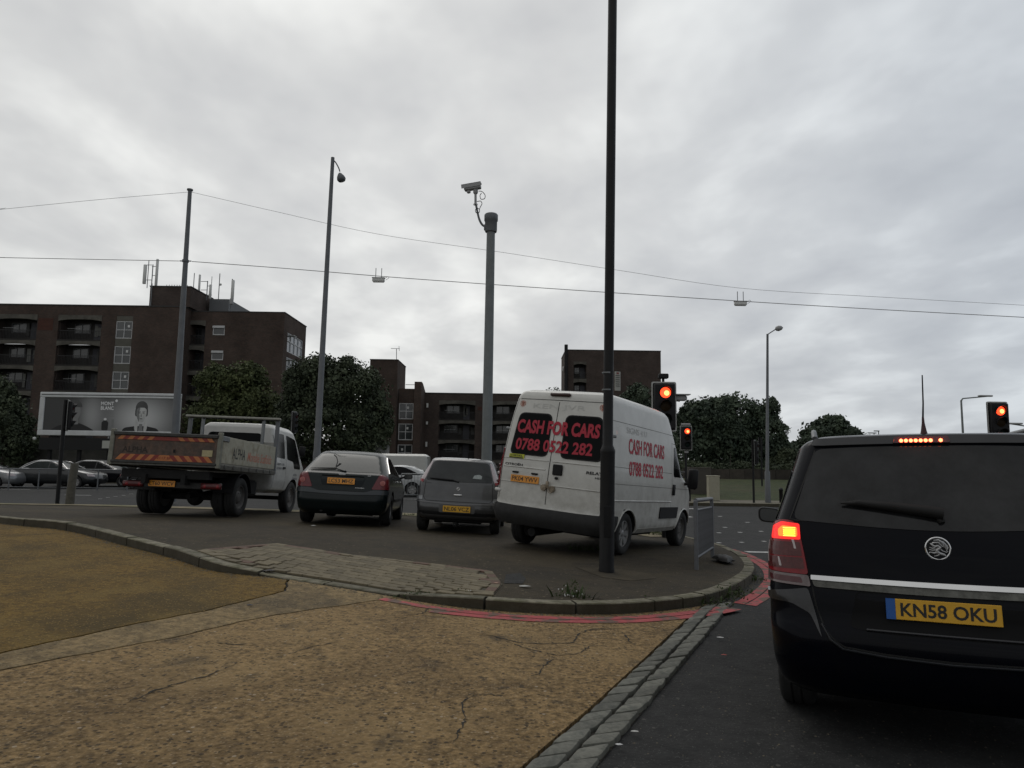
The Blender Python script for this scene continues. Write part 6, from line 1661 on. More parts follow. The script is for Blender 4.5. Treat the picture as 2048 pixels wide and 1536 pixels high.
# ------------------------------------------------------------------ traffic signals
sig_red = mat('signal_red', (.8, .08, .03), .3, emit=(1.0, .055, .015), estr=2.6)
sig_core = mat('signal_core', (.9, .4, .1), .3, emit=(1.0, .36, .10), estr=3.2)
sig_white = mat('signal_border', (.42, .42, .40), .6, var=.1)
def signal(label, u, v, Y, wpx, hpx, zb=None, lit=True, rz=0.0, pole=True, extras=(), group='traffic signals', back=False, wpole=.057, lampdx=0.0, nm='traffic_signal'):
    """u, v: centre of the backing board"""
    c = at(u, v, Y); s = Y / F; w, h = wpx * s, hpx * s
    if zb is None: zb = GI(c.x, Y) if Y < 19 else G(c.x, Y)
    root = empty(nm, (c.x, Y, zb), rz, label, 'traffic light', group)
    H = c.z - zb
    P = rpoly([(-w / 2, -h / 2), (w / 2, -h / 2), (w / 2, h / 2), (-w / 2, h / 2)], w * .09, 4)
    m = MB(); m.prism([(a, H + b_) for a, b_ in P], .0, .02); bd = m.build('backing_board', MT['black_plastic'], root)
    # border strip: thin raised edge
    t = w * .055
    Pi = rpoly([(-w / 2 + t, -h / 2 + t), (w / 2 - t, -h / 2 + t), (w / 2 - t, h / 2 - t), (-w / 2 + t, h / 2 - t)], w * .05, 4)
    vs = [(a, y_, H + b_) for y_ in (-.006, .001) for poly in (P, Pi) for a, b_ in poly]; n = len(P); fs = []
    for k in range(n):
        j = (k + 1) % n; fs += [(k, j, n + j, n + k), (k, 2 * n + k, 2 * n + j, j), (n + k, n + j, 3 * n + j, 3 * n + k)]
    m = MB().add(vs, fs); m.build('white_border', sig_white, bd)
    bw, bh = w * .84, h * .90
    m = MB(); m.box((0, -.06, H), (bw, .11, bh), bev=.02); hdm = m.build('signal_head', MT['black_plastic'], root, smooth=40)
    rl = min(.12, w * .21)
    for i, zc in enumerate((h * .27, 0, -h * .27)):
        lens = MB(); lens.lathe([(.001, -.028), (rl * .6, -.022), (rl, -.004), (rl, .01)], 24, 'y', c=(lampdx, -.122, H + zc))
        if i == 0 and lit:
            lo = lens.build('red_light', sig_red, root, smooth=60)
            q = MB(); q.lathe([(.001, -.034), (rl * .36, -.031), (rl * .5, -.026)], 16, 'y', c=(lampdx + rl * .18, -.122, H + zc - rl * .1)); q.build('lamp_core', sig_core, lo)
        else: lens.build('unlit_lens', mat('unlit_' + 'rag'[i], [(.05, .008, .008), (.02, .012, .005), (.006, .012, .010)][i], .5, spec=.1), root, smooth=60)
        vs = []; fs = []
        for k in range(13):
            a = math.radians(-15 + 210 * k / 12)
            for y_, rr_ in ((-.112, rl * 1.12), (-.112 - rl * 1.3 * (.35 + .65 * max(0, math.sin(a))), rl * 1.12)): vs.append((lampdx + rr_ * math.cos(a), y_, H + zc + rr_ * math.sin(a)))
        for k in range(12): fs.append((2 * k, 2 * k + 1, 2 * k + 3, 2 * k + 2))
        m = MB().add(vs, fs); m.build('visor', MT['black_plastic'], root, smooth=60)
    if pole:
        m = MB(); m.tube([(0, .09, -.02), (0, .09, H + h * .5)], wpole, 12); m.build('pole', MT['black_pole'], root, smooth=50)
        m = MB(); m.box((0, .05, H + h * .38), (.10, .10, .05)); m.box((0, .05, H - h * .38), (.10, .10, .05)); m.build('bracket', MT['black_plastic'], root)
    if 'detector' in extras:
        m = MB(); m.box((0.0 - w * .0, .05, H + h / 2 + .13), (.22, .16, .11), bev=.02); m.tube([(0, .06, H + h / 2), (0, .06, H + h / 2 + .09)], .03, 8); m.build('vehicle_detector', MT['black_plastic'], root, smooth=40)
    if 'camera' in extras:
        m = MB(); m.box((w / 2 + .12, .1, H + h * .18), (.26, .18, .12), bev=.03); m.box((w / 2 + .14, .02, H + h * .245), (.32, .22, .02)); m.tube([(w / 2 - .05, .1, H + h * .14), (w / 2 + .1, .1, H + h * .12)], .02, 6); m.build('camera', MT['camera_shell'], root, smooth=40)
    if 'box_below' in extras:
        m = MB(); m.box((0.02, .02, H - h / 2 - .08), (.16, .12, .08), bev=.02); m.box((0, .02, H + h / 2 + .06), (.4, .10, .09), bev=.02); m.build('detector_box', MT['camera_shell'], root)
    return root
signal('large red traffic light above the bonnet of the white van', 1328, 813, 15.8, 50, 100, lit=True, extras=('detector', 'camera'), lampdx=.01)
signal('smaller red traffic light to the right of the white van', 1372, 876, 31, 24, 49, zb=-.16, lit=True, extras=('box_below',), lampdx=.03, wpole=.05)
signal('red traffic light behind the roof of the people carrier at the right', 1996, 845, 18.5, 42, 64 + 20, lit=True, lampdx=.0)
signal('traffic light seen edge on in front of the billboard', 136, 831, 21.5, 30, 62, zb=G(-13, 21.5), lit=False, rz=math.radians(115), lampdx=0)
signal('unlit traffic light with white edged board above the cab of the tipper', 588, 845, 30, 17, 44, zb=-.16, lit=False, rz=math.radians(75))
signal('pedestrian crossing signal with a thin white edge under the dark tree', 1510, 905, 28.9 + .2, 15, 50, zb=ZF + .12, lit=False, rz=math.radians(60), wpole=.045)
signal('distant back of a signal beside the slim street lamp', 1521, 888, 40, 8, 26, zb=.2, lit=False, rz=math.radians(180), wpole=.045)

# posts on the island and rails
b = gpi(139, 1008); m = MB()
root = empty('timber_post', (b.x, b.y, GI(b.x, b.y)), 0, 'stout weathered grey post standing at the island edge left of the tipper', 'post')
h = at(146, 926, b.y).z - GI(b.x, b.y)
m.tube([(0, 0, -.05), (.02, 0, h * .5), (.06, 0, h - .04), (.06, 0, h)], [.115, .105, .10, .085], 14); m.build('post', mat('weathered_wood', (.085, .080, .065), .85, var=.35, vscale=6, bump=.004, bscale=14), root, smooth=50)
def rail_run(name, label, x0, x1, Y, zb, h, mt, posts=6, bars=0, cat='guard rail', mid=False):
    root = empty(name, (x0, Y, zb), 0, label, cat)
    for k in range(posts):
        x = (x1 - x0) * k / (posts - 1); m = MB(); m.tube([(x, 0, -.02), (x, 0, h)], .028, 8); m.build('post', mt, root)
    m = MB(); m.tube([(0, 0, h), (x1 - x0, 0, h)], .026, 8); m.build('top_rail', mt, root)
    m = MB(); m.tube([(0, 0, .12), (x1 - x0, 0, .12)], .02, 6); m.build('bottom_rail', mt, root)
    if mid: m = MB(); m.tube([(0, 0, h * .55), (x1 - x0, 0, h * .55)], .022, 6); m.build('middle_rail', mt, root)
    if bars:
        bm__ = MB(); bm__.tube([(0, 0, .12), (0, 0, h)], .009, 5); me = None
        for k in range(1, bars):
            x = (x1 - x0) * k / bars
            if me is None: o = bm__.build('bar', mt, root); me = o.data; o.location = (x, 0, 0)
            else: link_mesh('bar', me, root, (x, 0, 0))
    return root
rail_run('guard_rail', 'low grey rail running along the far side of the main road before the parked saloons', fx(-160, 33), fx(255, 33), 33, -.1, .95, MT['dark_pole'], 8)
rail_run('guard_rail', 'white painted railings in front of the white car between the hatchbacks', fx(803, 31), fx(862, 31), 31, -.12, 1.02, MT['galvanised'], 2, 9, mid=False)
m = MB(); bb = at(127, 960, 21.5)
# pedestrian guard panel right of the van
p1 = gpi(1393, 1138); p2 = gpi(1433, 1108)
d = (p2 - p1).normalized(); p2 = p1 + d * 1.95
zb1, zb2 = GI(p1.x, p1.y), GI(p2.x, p2.y)
root = empty('pedestrian_barrier', (p1.x, p1.y, zb1), math.atan2(d.y, d.x), 'grey upright-bar pedestrian barrier on the kerb corner right of the van', 'barrier')
gm = mat('barrier_grey', (.15, .155, .165), .55, .4, var=.2, vscale=6)
dz = zb2 - zb1; h = .97
for x, z in ((0, 0), (1.95, dz)):
    m = MB(); m.box((x, 0, z + h / 2 - .03), (.055, .055, h + .06), bev=.008); m.build('post', gm, root)
m = MB(); m.tube([(0, 0, h), (1.95, 0, dz + h)], .03, 8); m.build('top_rail', gm, root)
m = MB(); m.tube([(0, 0, .16), (1.95, 0, dz + .16)], .022, 8); m.build('bottom_rail', gm, root)
m = MB(); m.tube([(0, 0, h - .14), (1.95, 0, dz + h - .14)], .015, 6); m.build('upper_rail', gm, root)
mbar = MB(); mbar.box((0, 0, 0), (.014, .03, h - .30)); me = None
for k in range(1, 20):
    x = 1.95 * k / 20; z = dz * x / 1.95 + .16 + (h - .30) / 2
    if me is None: o = mbar.build('bar', gm, root, loc=(x, 0, z)); me = o.data
    else: link_mesh('bar', me, root, (x, 0, z))
# low dark lump standing for a dark shape beside it
m = MB(); c = gpi(1452, 1112)
def lump(name, label, cat, c, z, sx, sy, sz, mt, seed=1):
    rr = random.Random(seed); m = MB(); n = 14; prof = 7; vs = []; fs = []
    for i in range(prof + 1):
        t = math.pi * i / prof
        for k in range(n):
            a = 2 * math.pi * k / n; q_ = 1 + rr.uniform(-.3, .3)
            vs.append((sx * math.sin(t) * math.cos(a) * q_, sy * math.sin(t) * math.sin(a) * q_, sz * (1 - math.cos(t)) / 2 * (1 + rr.uniform(-.05, .05))))
    for i in range(prof):
        for k in range(n): fs.append((i * n + k, i * n + (k + 1) % n, (i + 1) * n + (k + 1) % n, (i + 1) * n + k))
    m.add(vs, fs); o = m.build(name, mt, smooth=70, loc=(c.x, c.y, z)); return tag(o, label, cat)
lump('dark_lump', 'low dark lump lying at the foot of the grey pedestrian barrier', 'rubbish', gpi(1447, 1124), GI(2.9, 9.9) - .05, .13, .30, .12, mat('lump_black', (.018, .017, .016), .6, bump=.01, bscale=9), 3)

# signal cabinets on the far footway
for (u, Y, w, h, col, lb, d_) in ((1426, 30.4, .46, 1.02, (.36, .34, .26), 'cream signal cabinet on the far footway behind the barrier', .35), (1398, 34.0, 1.0, 1.25, (.06, .052, .042), 'brown box half hidden behind the cream cabinet', .5)):
    c = at(u, 960, Y); root = empty('roadside_cabinet', (c.x, Y, ZF + .13 + (.1 if Y > 31 else 0)), 0, lb, 'cabinet')
    m = MB(); m.box((0, 0, h / 2), (w, d_, h), bev=.012); m.build('cabinet', mat('cabinet_paint', col, .6, var=.15, vscale=4), root)
    m = MB(); m.box((0, 0, h + .012), (w + .04, d_ + .04, .03), bev=.008); m.build('lid', mat('cabinet_lid', tuple(min(.6, q * 1.3) for q in col), .6), root)
    m = MB(); m.box((0, -d_ / 2 - .004, h / 2), (w * .86, .008, h * .86)); m.build('door', mat('cabinet_door', tuple(q * .93 for q in col), .6, var=.1), root)
# bollards on the far footway
for (u, h, lb) in ((1378, 1.0, 'black bollard beside the pole of the smaller red light'), (1562, .62, 'short black bollard at the kerb right of the slim street lamp')):
    c = at(u, 985, 29.6); root = empty('bollard', (c.x, 29.6, ZF + .12), 0, lb, 'bollard')
    m = MB(); m.lathe([(.075, 0), (.075, h - .14), (.09, h - .12), (.09, h - .08), (.07, h - .04), (.001, h)], 16, 'z'); m.build('bollard_body', MT['black_pole'], root, smooth=40)
# far right rail and wall beyond the grass
rail_run('guard_rail', 'thin dark rail on the grass bank behind the smaller red light', fx(1362, 35), fx(1408, 35), 35, .1, 1.0, MT['dark_pole'], 3)
c0, c1 = at(1362, 950, 47).x, at(2150, 950, 47).x
root = empty('boundary_wall', ((c0 + c1) / 2, 46.5, .4), 0, 'low brown brick boundary wall across the back of the grass bank', 'wall')
n = 26
for k in range(n):
    x = (c0 - (c0 + c1) / 2) + (c1 - c0) * (k + .5) / n
    m = MB(); m.box((x, 0, .40), ((c1 - c0) / n - .02, .25, .86 + .05 * math.sin(k * 2.1))); m.build('panel', mat('wall_panel', (.045, .038, .030), .9, var=.4, vscale=1.5, orand=.4) if k == 0 else bpy.data.materials['wall_panel'], root)
for k, (u, v) in enumerate(((1390, 905), (1415, 925))):
    pass

# ------------------------------------------------------------------ billboard
def build_billboard():
    Y = 58.0
    A = at(82, 787, Y); B = at(364, 785, Y); Cc_ = at(76, 869, Y); Dd = at(358, 862, Y)
    x0 = (A.x + Cc_.x) / 2; x1 = (B.x + Dd.x) / 2; zt = (A.z + B.z) / 2; zb = (Cc_.z) - .05; w = x1 - x0; h = zt - zb
    root = empty('billboard', ((x0 + x1) / 2, Y, -.1), 0, 'wide white framed billboard with two black and white portraits', 'billboard')
    zc = (zt + zb) / 2 + .1
    fm = mat('frame_white', (.58, .59, .59), .5, var=.12, vscale=1)
    t = .42
    for (c, d) in (((0, 0, zc + h / 2 - t / 2), (w, .3, t)), ((0, 0, zc - h / 2 + t / 2), (w, .3, t)), ((-w / 2 + t / 2, 0.003, zc), (t, .29, h - 2 * t)), ((w / 2 - t / 2, 0.003, zc), (t, .29, h - 2 * t))):
        m = MB(); m.box(c, d, bev=.04); m.build('frame', fm, root)
    m = MB(); m.box((0, -.154, zc + h / 2 - t * .5), (w - .3, .006, .06)); m.build('frame_groove', MT['black_plastic'], root)
    iw, ih = w - 2 * t, h - 2 * t
    # paper: print with a soft grey ground, lighter behind each head
    pm = bpy.data.materials.new('poster_print'); pm.use_nodes = True; tt = pm.node_tree; bs = tt.nodes['Principled BSDF']; bs.inputs['Roughness'].default_value = .5
    co = tt.nodes.new('ShaderNodeTexCoord'); sp = tt.nodes.new('ShaderNodeSeparateXYZ'); tt.links.new(co.outputs['Object'], sp.inputs[0])
    def glow_(cx, cz, rx, rz, am):
        def mth(op, a, b_):
            n_ = tt.nodes.new('ShaderNodeMath'); n_.operation = op
            for i, q in enumerate((a, b_)):
                if q is None: continue
                if isinstance(q, (int, float)): n_.inputs[i].default_value = q
                else: tt.links.new(q, n_.inputs[i])
            return n_.outputs[0]
        dx = mth('DIVIDE', mth('SUBTRACT', sp.outputs[0], cx), rx); dz_ = mth('DIVIDE', mth('SUBTRACT', sp.outputs[2], cz), rz)
        r2 = mth('ADD', mth('MULTIPLY', dx, dx), mth('MULTIPLY', dz_, dz_))
        return mth('MULTIPLY', mth('POWER', 2.718, mth('MULTIPLY', r2, -1.0)), am)
    g1 = glow_(-iw * .14, zc - .1, .9, 1.8, .26); g2 = glow_(iw * .24, zc - .3, 2.3, 1.7, .52)
    ad = tt.nodes.new('ShaderNodeMath'); ad.operation = 'ADD'; tt.links.new(g1, ad.inputs[0]); tt.links.new(g2, ad.inputs[1])
    ad2 = tt.nodes.new('ShaderNodeMath'); ad2.operation = 'ADD'; ad2.inputs[1].default_value = .05; tt.links.new(ad.outputs[0], ad2.inputs[0])
    tt.links.new(ad2.outputs[0], bs.inputs['Base Color'])
    m = MB(); m.box((0, -.05, zc), (iw + .02, .04, ih + .02)); ps = m.build('poster', pm, root)
    blk = mat('print_black', (.008, .008, .009), .5); skin = mat('print_grey', (.50, .50, .49), .5, var=.25, vscale=.8); skind = mat('print_shade', (.20, .20, .20), .5); hair = mat('print_hair', (.07, .07, .07), .5, var=.3, vscale=2); lt = mat('print_white', (.75, .75, .75), .5)
    def flat(name, poly, mt, d, parent=ps):
        m = MB(); m.prism(poly, -.072 - d, -.070 - d); m.build(name, mt, parent)
    def el(cx, cz, rx, rz, n=24, a0=0, a1=360): return [(cx + rx * math.cos(math.radians(a0 + (a1 - a0) * k / n)), cz + rz * math.sin(math.radians(a0 + (a1 - a0) * k / n))) for k in range(n + (1 if a1 - a0 < 360 else 0))]
    bz = zc - ih / 2
    # man on the left, in shadow
    cx = -iw * .27
    flat('portrait_shape', rpoly([(cx - 1.9, bz), (cx - 1.3, bz + .35), (cx - .45, bz + .62), (cx + .45, bz + .62), (cx + 1.1, bz + .35), (cx + 1.75, bz)], .2), blk, .001)
    flat('portrait_shape', rpoly([(cx - .38, bz + .5), (cx - .35, bz + 1.0), (cx + .35, bz + 1.0), (cx + .40, bz + .5)], .1), skind, .003)
    flat('portrait_shape', el(cx, bz + 1.55, .52, .78), skind, .005); flat('portrait_shape', el(cx + .02, bz + 1.95, .60, .56, 20, -5, 185), hair, .007)
    flat('portrait_shape', el(cx - .2, bz + 1.62, .26, .62), blk, .009)
    # woman on the right, hands at the jaw
    cx = iw * .245
    flat('portrait_shape', rpoly([(cx - 1.55, bz), (cx - 1.35, bz + .28), (cx - .5, bz + .42), (cx + .5, bz + .42), (cx + 1.3, bz + .25), (cx + 1.55, bz)], .15), blk, .001)
    flat('portrait_shape', el(cx, bz + 1.92, .50, .55), hair, .003); flat('portrait_shape', rpoly([(cx - .52, bz + 1.2), (cx - .52, bz + 1.9), (cx + .52, bz + 1.9), (cx + .52, bz + 1.2)], .2), hair, .004)
    flat('portrait_shape', rpoly([(cx - .40, bz + 1.95), (cx - .42, bz + 1.35), (cx - .2, bz + .72), (cx + .2, bz + .72), (cx + .42, bz + 1.35), (cx + .40, bz + 1.95)], .18), skin, .006)
    flat('portrait_shape', rpoly([(cx - .2, bz), (cx - .12, bz + .6), (cx + .12, bz + .6), (cx + .2, bz)], .03), skind, .005)
    for sg in (-1, 1):
        flat('portrait_shape', rpoly([(cx + sg * .52, bz + .3), (cx + sg * .50, bz + .85), (cx + sg * .40, bz + 1.05), (cx + sg * .26, bz + .7), (cx + sg * .24, bz), (cx + sg * .46, bz)], .1), skin, .009)
        flat('portrait_shape', el(cx + sg * .17, bz + 1.50, .10, .035, 12), blk, .009); flat('portrait_shape', rpoly([(cx + sg * .07, bz + 1.58), (cx + sg * .30, bz + 1.62), (cx + sg * .30, bz + 1.65), (cx + sg * .07, bz + 1.62)], .01), hair, .009)
    flat('portrait_shape', rpoly([(cx - .02, bz + 1.5), (cx + .05, bz + 1.2), (cx - .06, bz + 1.18)], .01), skind, .009); flat('portrait_shape', el(cx, bz + 1.02, .13, .045, 12), skind, .009)
    flat('portrait_shape', rpoly([(cx - .40, bz + 1.95), (cx - .42, bz + 1.35), (cx - .2, bz + .72), (cx - .12, bz + 1.1), (cx - .20, bz + 1.5), (cx - .1, bz + 1.95)], .12), skind, .0075)
    flat('portrait_shape', el(cx, bz + 1.02, .10, .03, 12), hair, .0095)
    flat('portrait_shape', rpoly([(cx - .42, bz + 1.75), (cx - .3, bz + 2.1), (cx + .3, bz + 2.1), (cx + .42, bz + 1.75), (cx + .25, bz + 1.93), (cx - .25, bz + 1.93)], .08), hair, .0085)
    # brand words, small print, perfume bottle
    tx = -iw * .02
    for i, wd in enumerate(('MONT', 'BLANC')):
        vs, fs = text_mesh(wd, 1.05, .30, .03); m = MB().add([(x + tx, -.078, z + bz + ih - .45 - i * .38) for x, z in vs], fs); m.build('poster_text', lt, ps)
    flat('star_mark', el(tx + .72, bz + ih - .22, .11, .11, 12), lt, .003)
    for i in range(3): flat('small_print', [(tx - .5, bz + 1.52 - i * .17), (tx + .5 + (.1 if i else 0), bz + 1.52 - i * .17), (tx + .5 + (.1 if i else 0), bz + 1.56 - i * .17), (tx - .5, bz + 1.56 - i * .17)], skind, .003)
    flat('bottle_print', rpoly([(tx - .35, bz + .05), (tx + .15, bz + .05), (tx + .18, bz + .7), (tx + .0, bz + .85), (tx - .2, bz + .85), (tx - .38, bz + .7)], .1), blk, .003); flat('bottle_print', el(tx - .1, bz + .95, .12, .10, 12), lt, .004)
    flat('bottle_print', rpoly([(tx + .42, bz + .05), (tx + .62, bz + .05), (tx + .62, bz + .95), (tx + .42, bz + .95)], .02), skind, .004)
    # dark skirt below, legs
    C2 = at(86, 875, Y); zs = C2.z + .1; zs2 = at(86, 899, Y).z + .1
    m = MB(); m.box((-.2, .1, (zs + zs2) / 2), (w * .92, .5, zs - zs2)); m.build('skirt', mat('skirt_black', (.010, .010, .010), .8), root)
    for k in range(5):
        m = MB(); m.box((-w / 2 + .9 + k * (w - 1.8) / 4, .3, zs2 / 2), (.25, .25, zs2)); m.build('leg', MT['black_plastic'], root)
    q_ = at(212, 889, Y - .2); m = MB(); m.box((q_.x - root.location.x, -.2, q_.z + .1), (.62, .03, .62)); m.build('notice', mat('notice_paper', (.40, .40, .36), .6), root)
    q_ = at(72, 877, Y); m = MB(); m.lathe([(.001, -.12), (.12, -.05), (.12, .05), (.001, .1)], 12, 'y', c=(q_.x - root.location.x, -.2, q_.z + .1)); m.build('floodlight', MT['white_plastic'], root)
build_billboard()
# ------------------------------------------------------------------ flats
def brick_mat(name, c1, c2, mortar, sc=1.0, dirtv=.35):
    m = bpy.data.materials.new(name); m.use_nodes = True; t = m.node_tree; b = t.nodes['Principled BSDF']; b.inputs['Roughness'].default_value = .92; b.inputs['Specular IOR Level'].default_value = .2
    co = t.nodes.new('ShaderNodeTexCoord'); geo = t.nodes.new('ShaderNodeNewGeometry')
    sp = t.nodes.new('ShaderNodeSeparateXYZ'); t.links.new(co.outputs['Object'], sp.inputs[0])
    sn = t.nodes.new('ShaderNodeSeparateXYZ'); t.links.new(geo.outputs['Normal'], sn.inputs[0])
    ad = t.nodes.new('ShaderNodeMath'); ad.operation = 'ADD'; t.links.new(sp.outputs[0], ad.inputs[0]); t.links.new(sp.outputs[1], ad.inputs[1])
    cb = t.nodes.new('ShaderNodeCombineXYZ'); t.links.new(ad.outputs[0], cb.inputs[0]); t.links.new(sp.outputs[2], cb.inputs[1])
    br = t.nodes.new('ShaderNodeTexBrick'); br.inputs['Scale'].default_value = 1.0; br.inputs['Brick Width'].default_value = .23 * sc; br.inputs['Row Height'].default_value = .078 * sc; br.inputs['Mortar Size'].default_value = .010 * sc
    br.inputs['Color1'].default_value = (*c1, 1); br.inputs['Color2'].default_value = (*c2, 1); br.inputs['Mortar'].default_value = (*mortar, 1)
    t.links.new(cb.outputs[0], br.inputs['Vector'])
    n = t.nodes.new('ShaderNodeTexNoise'); n.inputs['Scale'].default_value = .35; n.inputs['Detail'].default_value = 8; n.inputs['Roughness'].default_value = .7; t.links.new(co.outputs['Object'], n.inputs['Vector'])
    mr = t.nodes.new('ShaderNodeMapRange'); mr.inputs['From Min'].default_value = .3; mr.inputs['From Max'].default_value = .7; mr.inputs['To Min'].default_value = 1 - dirtv; mr.inputs['To Max'].default_value = 1 + dirtv
    t.links.new(n.outputs[0], mr.inputs['Value']); s = t.nodes.new('ShaderNodeVectorMath'); s.operation = 'SCALE'; t.links.new(br.outputs[0], s.inputs[0]); t.links.new(mr.outputs[0], s.inputs['Scale'])
    t.links.new(s.outputs[0], b.inputs['Base Color']); return m
MT['brick_a'] = brick_mat('brick_brown', (.086, .055, .043), (.055, .041, .034), (.075, .065, .058))
MT['brick_b'] = brick_mat('brick_dark', (.080, .056, .047), (.052, .040, .035), (.075, .066, .060))
MT['brick_red'] = brick_mat('brick_red', (.105, .040, .028), (.075, .034, .026), (.07, .05, .042), dirtv=.4)
MT['concrete_band'] = mat('concrete_band', (.105, .098, .082), .9, var=.28, vscale=.8, col2=(.065, .06, .05), c2pos=(.45, .65))
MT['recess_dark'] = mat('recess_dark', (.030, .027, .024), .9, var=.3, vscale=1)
MT['upvc'] = mat('upvc', (.52, .52, .52), .5)
MT['rail_dark'] = mat('rail_dark', (.020, .020, .021), .6)
MT['curtain'] = mat('curtain', (.12, .12, .11), .8, orand=.6)
MT['parapet_cap'] = mat('parapet_cap', (.045, .043, .042), .8, var=.2)

def holes_wall(mb, x0, x1, z0, z1, holes, y0, y1):
    xs = sorted({x0, x1} | {h[0] for h in holes} | {h[1] for h in holes}); xs = [x for x in xs if x0 <= x <= x1]
    for a, b in zip(xs, xs[1:]):
        if b - a < 1e-4: continue
        mid = (a + b) / 2
        sp = sorted([(h[2], h[3]) for h in holes if h[0] < mid < h[1]])
        z = z0
        for p, q in sp:
            if p > z + 1e-4: mb.box(((a + b) / 2, (y0 + y1) / 2, (z + p) / 2), (b - a, y1 - y0, p - z))
            z = max(z, q)
        if z < z1 - 1e-4: mb.box(((a + b) / 2, (y0 + y1) / 2, (z + z1) / 2), (b - a, y1 - y0, z1 - z))
    return mb

def window(root, x0, x1, z0, z1, y, nx=2, nz=2, mt='upvc', fw=.09, notice=None, sill=True, open_top=False):
    """frame on the plane y facing -Y with separate panes"""
    m = MB()
    W, H = x1 - x0, z1 - z0
    m.box(((x0 + x1) / 2, y, z0 + fw / 2), (W, .1, fw)); m.box(((x0 + x1) / 2, y, z1 - fw / 2), (W, .1, fw))
    for k in range(nx + 1):
        x = x0 + fw / 2 + (W - fw) * k / nx; m.box((x, y, (z0 + z1) / 2), (fw * (1 if k in (0, nx) else .8), .094, H - 2 * fw))
    for k in range(1, nz):
        z = z0 + H * k / nz
        for i in range(nx):
            a = x0 + fw + (W - fw) * i / nx; b_ = x0 + (W - fw) * (i + 1) / nx
            m.box(((a + b_) / 2, y, z), (b_ - a, .088, fw * .8))
    f = m.build('window', MT[mt], root)
    for i in range(nx):
        for k in range(nz):
            a = x0 + (W) * (i + .5) / nx; c = z0 + H * (k + .5) / nz
            q = MB(); q.box((a, y + .02, c), (W / nx - fw * .6, .02, H / nz - fw * .6)); q.build('pane', MT['window_pane'], f)
    if notice:
        a = x0 + W * notice[0]; c = z0 + H * notice[1]
        q = MB(); q.box((a, y - .0, c), (W * .13, .03, H * .14)); q.build('notice', MT['white_plastic'], f)
    if sill:
        q = MB(); q.box(((x0 + x1) / 2, y - .04, z0 - .05), (W + .06, .2, .08)); q.build('sill', MT['concrete_band'], f)
    return f

def balcony(root, x0, x1, z0, z1, y, depth=1.6, seed=0, wall='brick_a', back='recess_dark', beam=.45, cur=True):
    """opening from z0 (floor) to z1 (underside of the beam); an arched concrete beam closes it above"""
    rr = random.Random(seed); W = x1 - x0
    m = MB(); arc = .20
    P = [(x0, z1 + beam), (x1, z1 + beam), (x1, z1 - arc)] + [(x1 - W * k / 12, z1 - arc + arc * (1 - abs(2 * k / 12 - 1) ** 2.6)) for k in range(0, 13)] + [(x0, z1 - arc)]
    m.prism(P, y - .04, y + .26); m.build('balcony_beam', MT['concrete_band'], root)
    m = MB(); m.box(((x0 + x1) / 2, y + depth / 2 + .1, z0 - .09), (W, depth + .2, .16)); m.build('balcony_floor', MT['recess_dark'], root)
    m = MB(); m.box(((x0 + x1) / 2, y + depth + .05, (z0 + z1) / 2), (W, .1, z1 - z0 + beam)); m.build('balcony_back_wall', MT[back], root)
    # door and window in the back wall
    wd = W * .38
    wx = x0 + W * rr.choice([.12, .18]); m = MB(); m.box((wx + wd / 2, y + depth - .02, z0 + 1.45), (wd, .06, 1.1)); f = m.build('balcony_window', mat('far_frame', (.075, .075, .075), .6) if 'far_frame' not in bpy.data.materials else bpy.data.materials['far_frame'], root)
    for k in range(2):
        m = MB(); m.box((wx + wd * (.27 + .46 * k), y + depth - .06, z0 + 1.45), (wd * .40, .03, .94)); m.build('pane', MT['window_pane'], f)
    m = MB(); m.box((x0 + W * .74, y + depth - .03, z0 + 1.0), (.85, .06, 2.0)); d = m.build('balcony_door', mat('far_door', (.045, .045, .055), .6, orand=.5) if 'far_door' not in bpy.data.materials else bpy.data.materials['far_door'], root)
    if cur:
        for k in range(rr.choice([1, 2, 2])):
            m = MB(); a = x0 + W * rr.uniform(.5, .93); m.box((a, y + depth - .14, z0 + 1.15 + rr.uniform(-.1, .2)), (rr.uniform(.2, .5), .03, rr.uniform(.9, 1.7))); m.build('curtain', MT['curtain'], root)
    if rr.random() < .5:
        m = MB(); m.tube([(x0 + W * .15, y + .5, z0 + 1.25), (x0 + W * .45, y + .5, z0 + 1.27)], .025, 5); m.build('clothes_line', MT['camera_shell'], root)
    m = MB()
    for xx in (x0 + .04, x1 - .04): m.box((xx, y + .30 + (depth - .3) / 2, (z0 + z1 + beam) / 2 - .09), (.10, depth - .3, z1 - z0 + beam + .16))
    m.split('balcony_side_wall', MT['brick_b'], root)
    # railing: top rail, thin bars
    m = MB(); m.box(((x0 + x1) / 2, y + .18, z0 + .98), (W, .05, .06)); rl = m.build('railing', MT['rail_dark'], root)
    m = MB(); n = int(W / .16)
    for k in range(n): m.box((x0 + W * (k + .5) / n, y + .18, z0 + .48), (.03, .02, .94))
    b_ = m.build('railing_bars', MT['rail_dark'], rl)
def side_boxes(mb, x0, x1, y0, y1, z0, z1): mb.box(((x0 + x1) / 2, (y0 + y1) / 2, (z0 + z1) / 2), (x1 - x0, y1 - y0, z1 - z0))

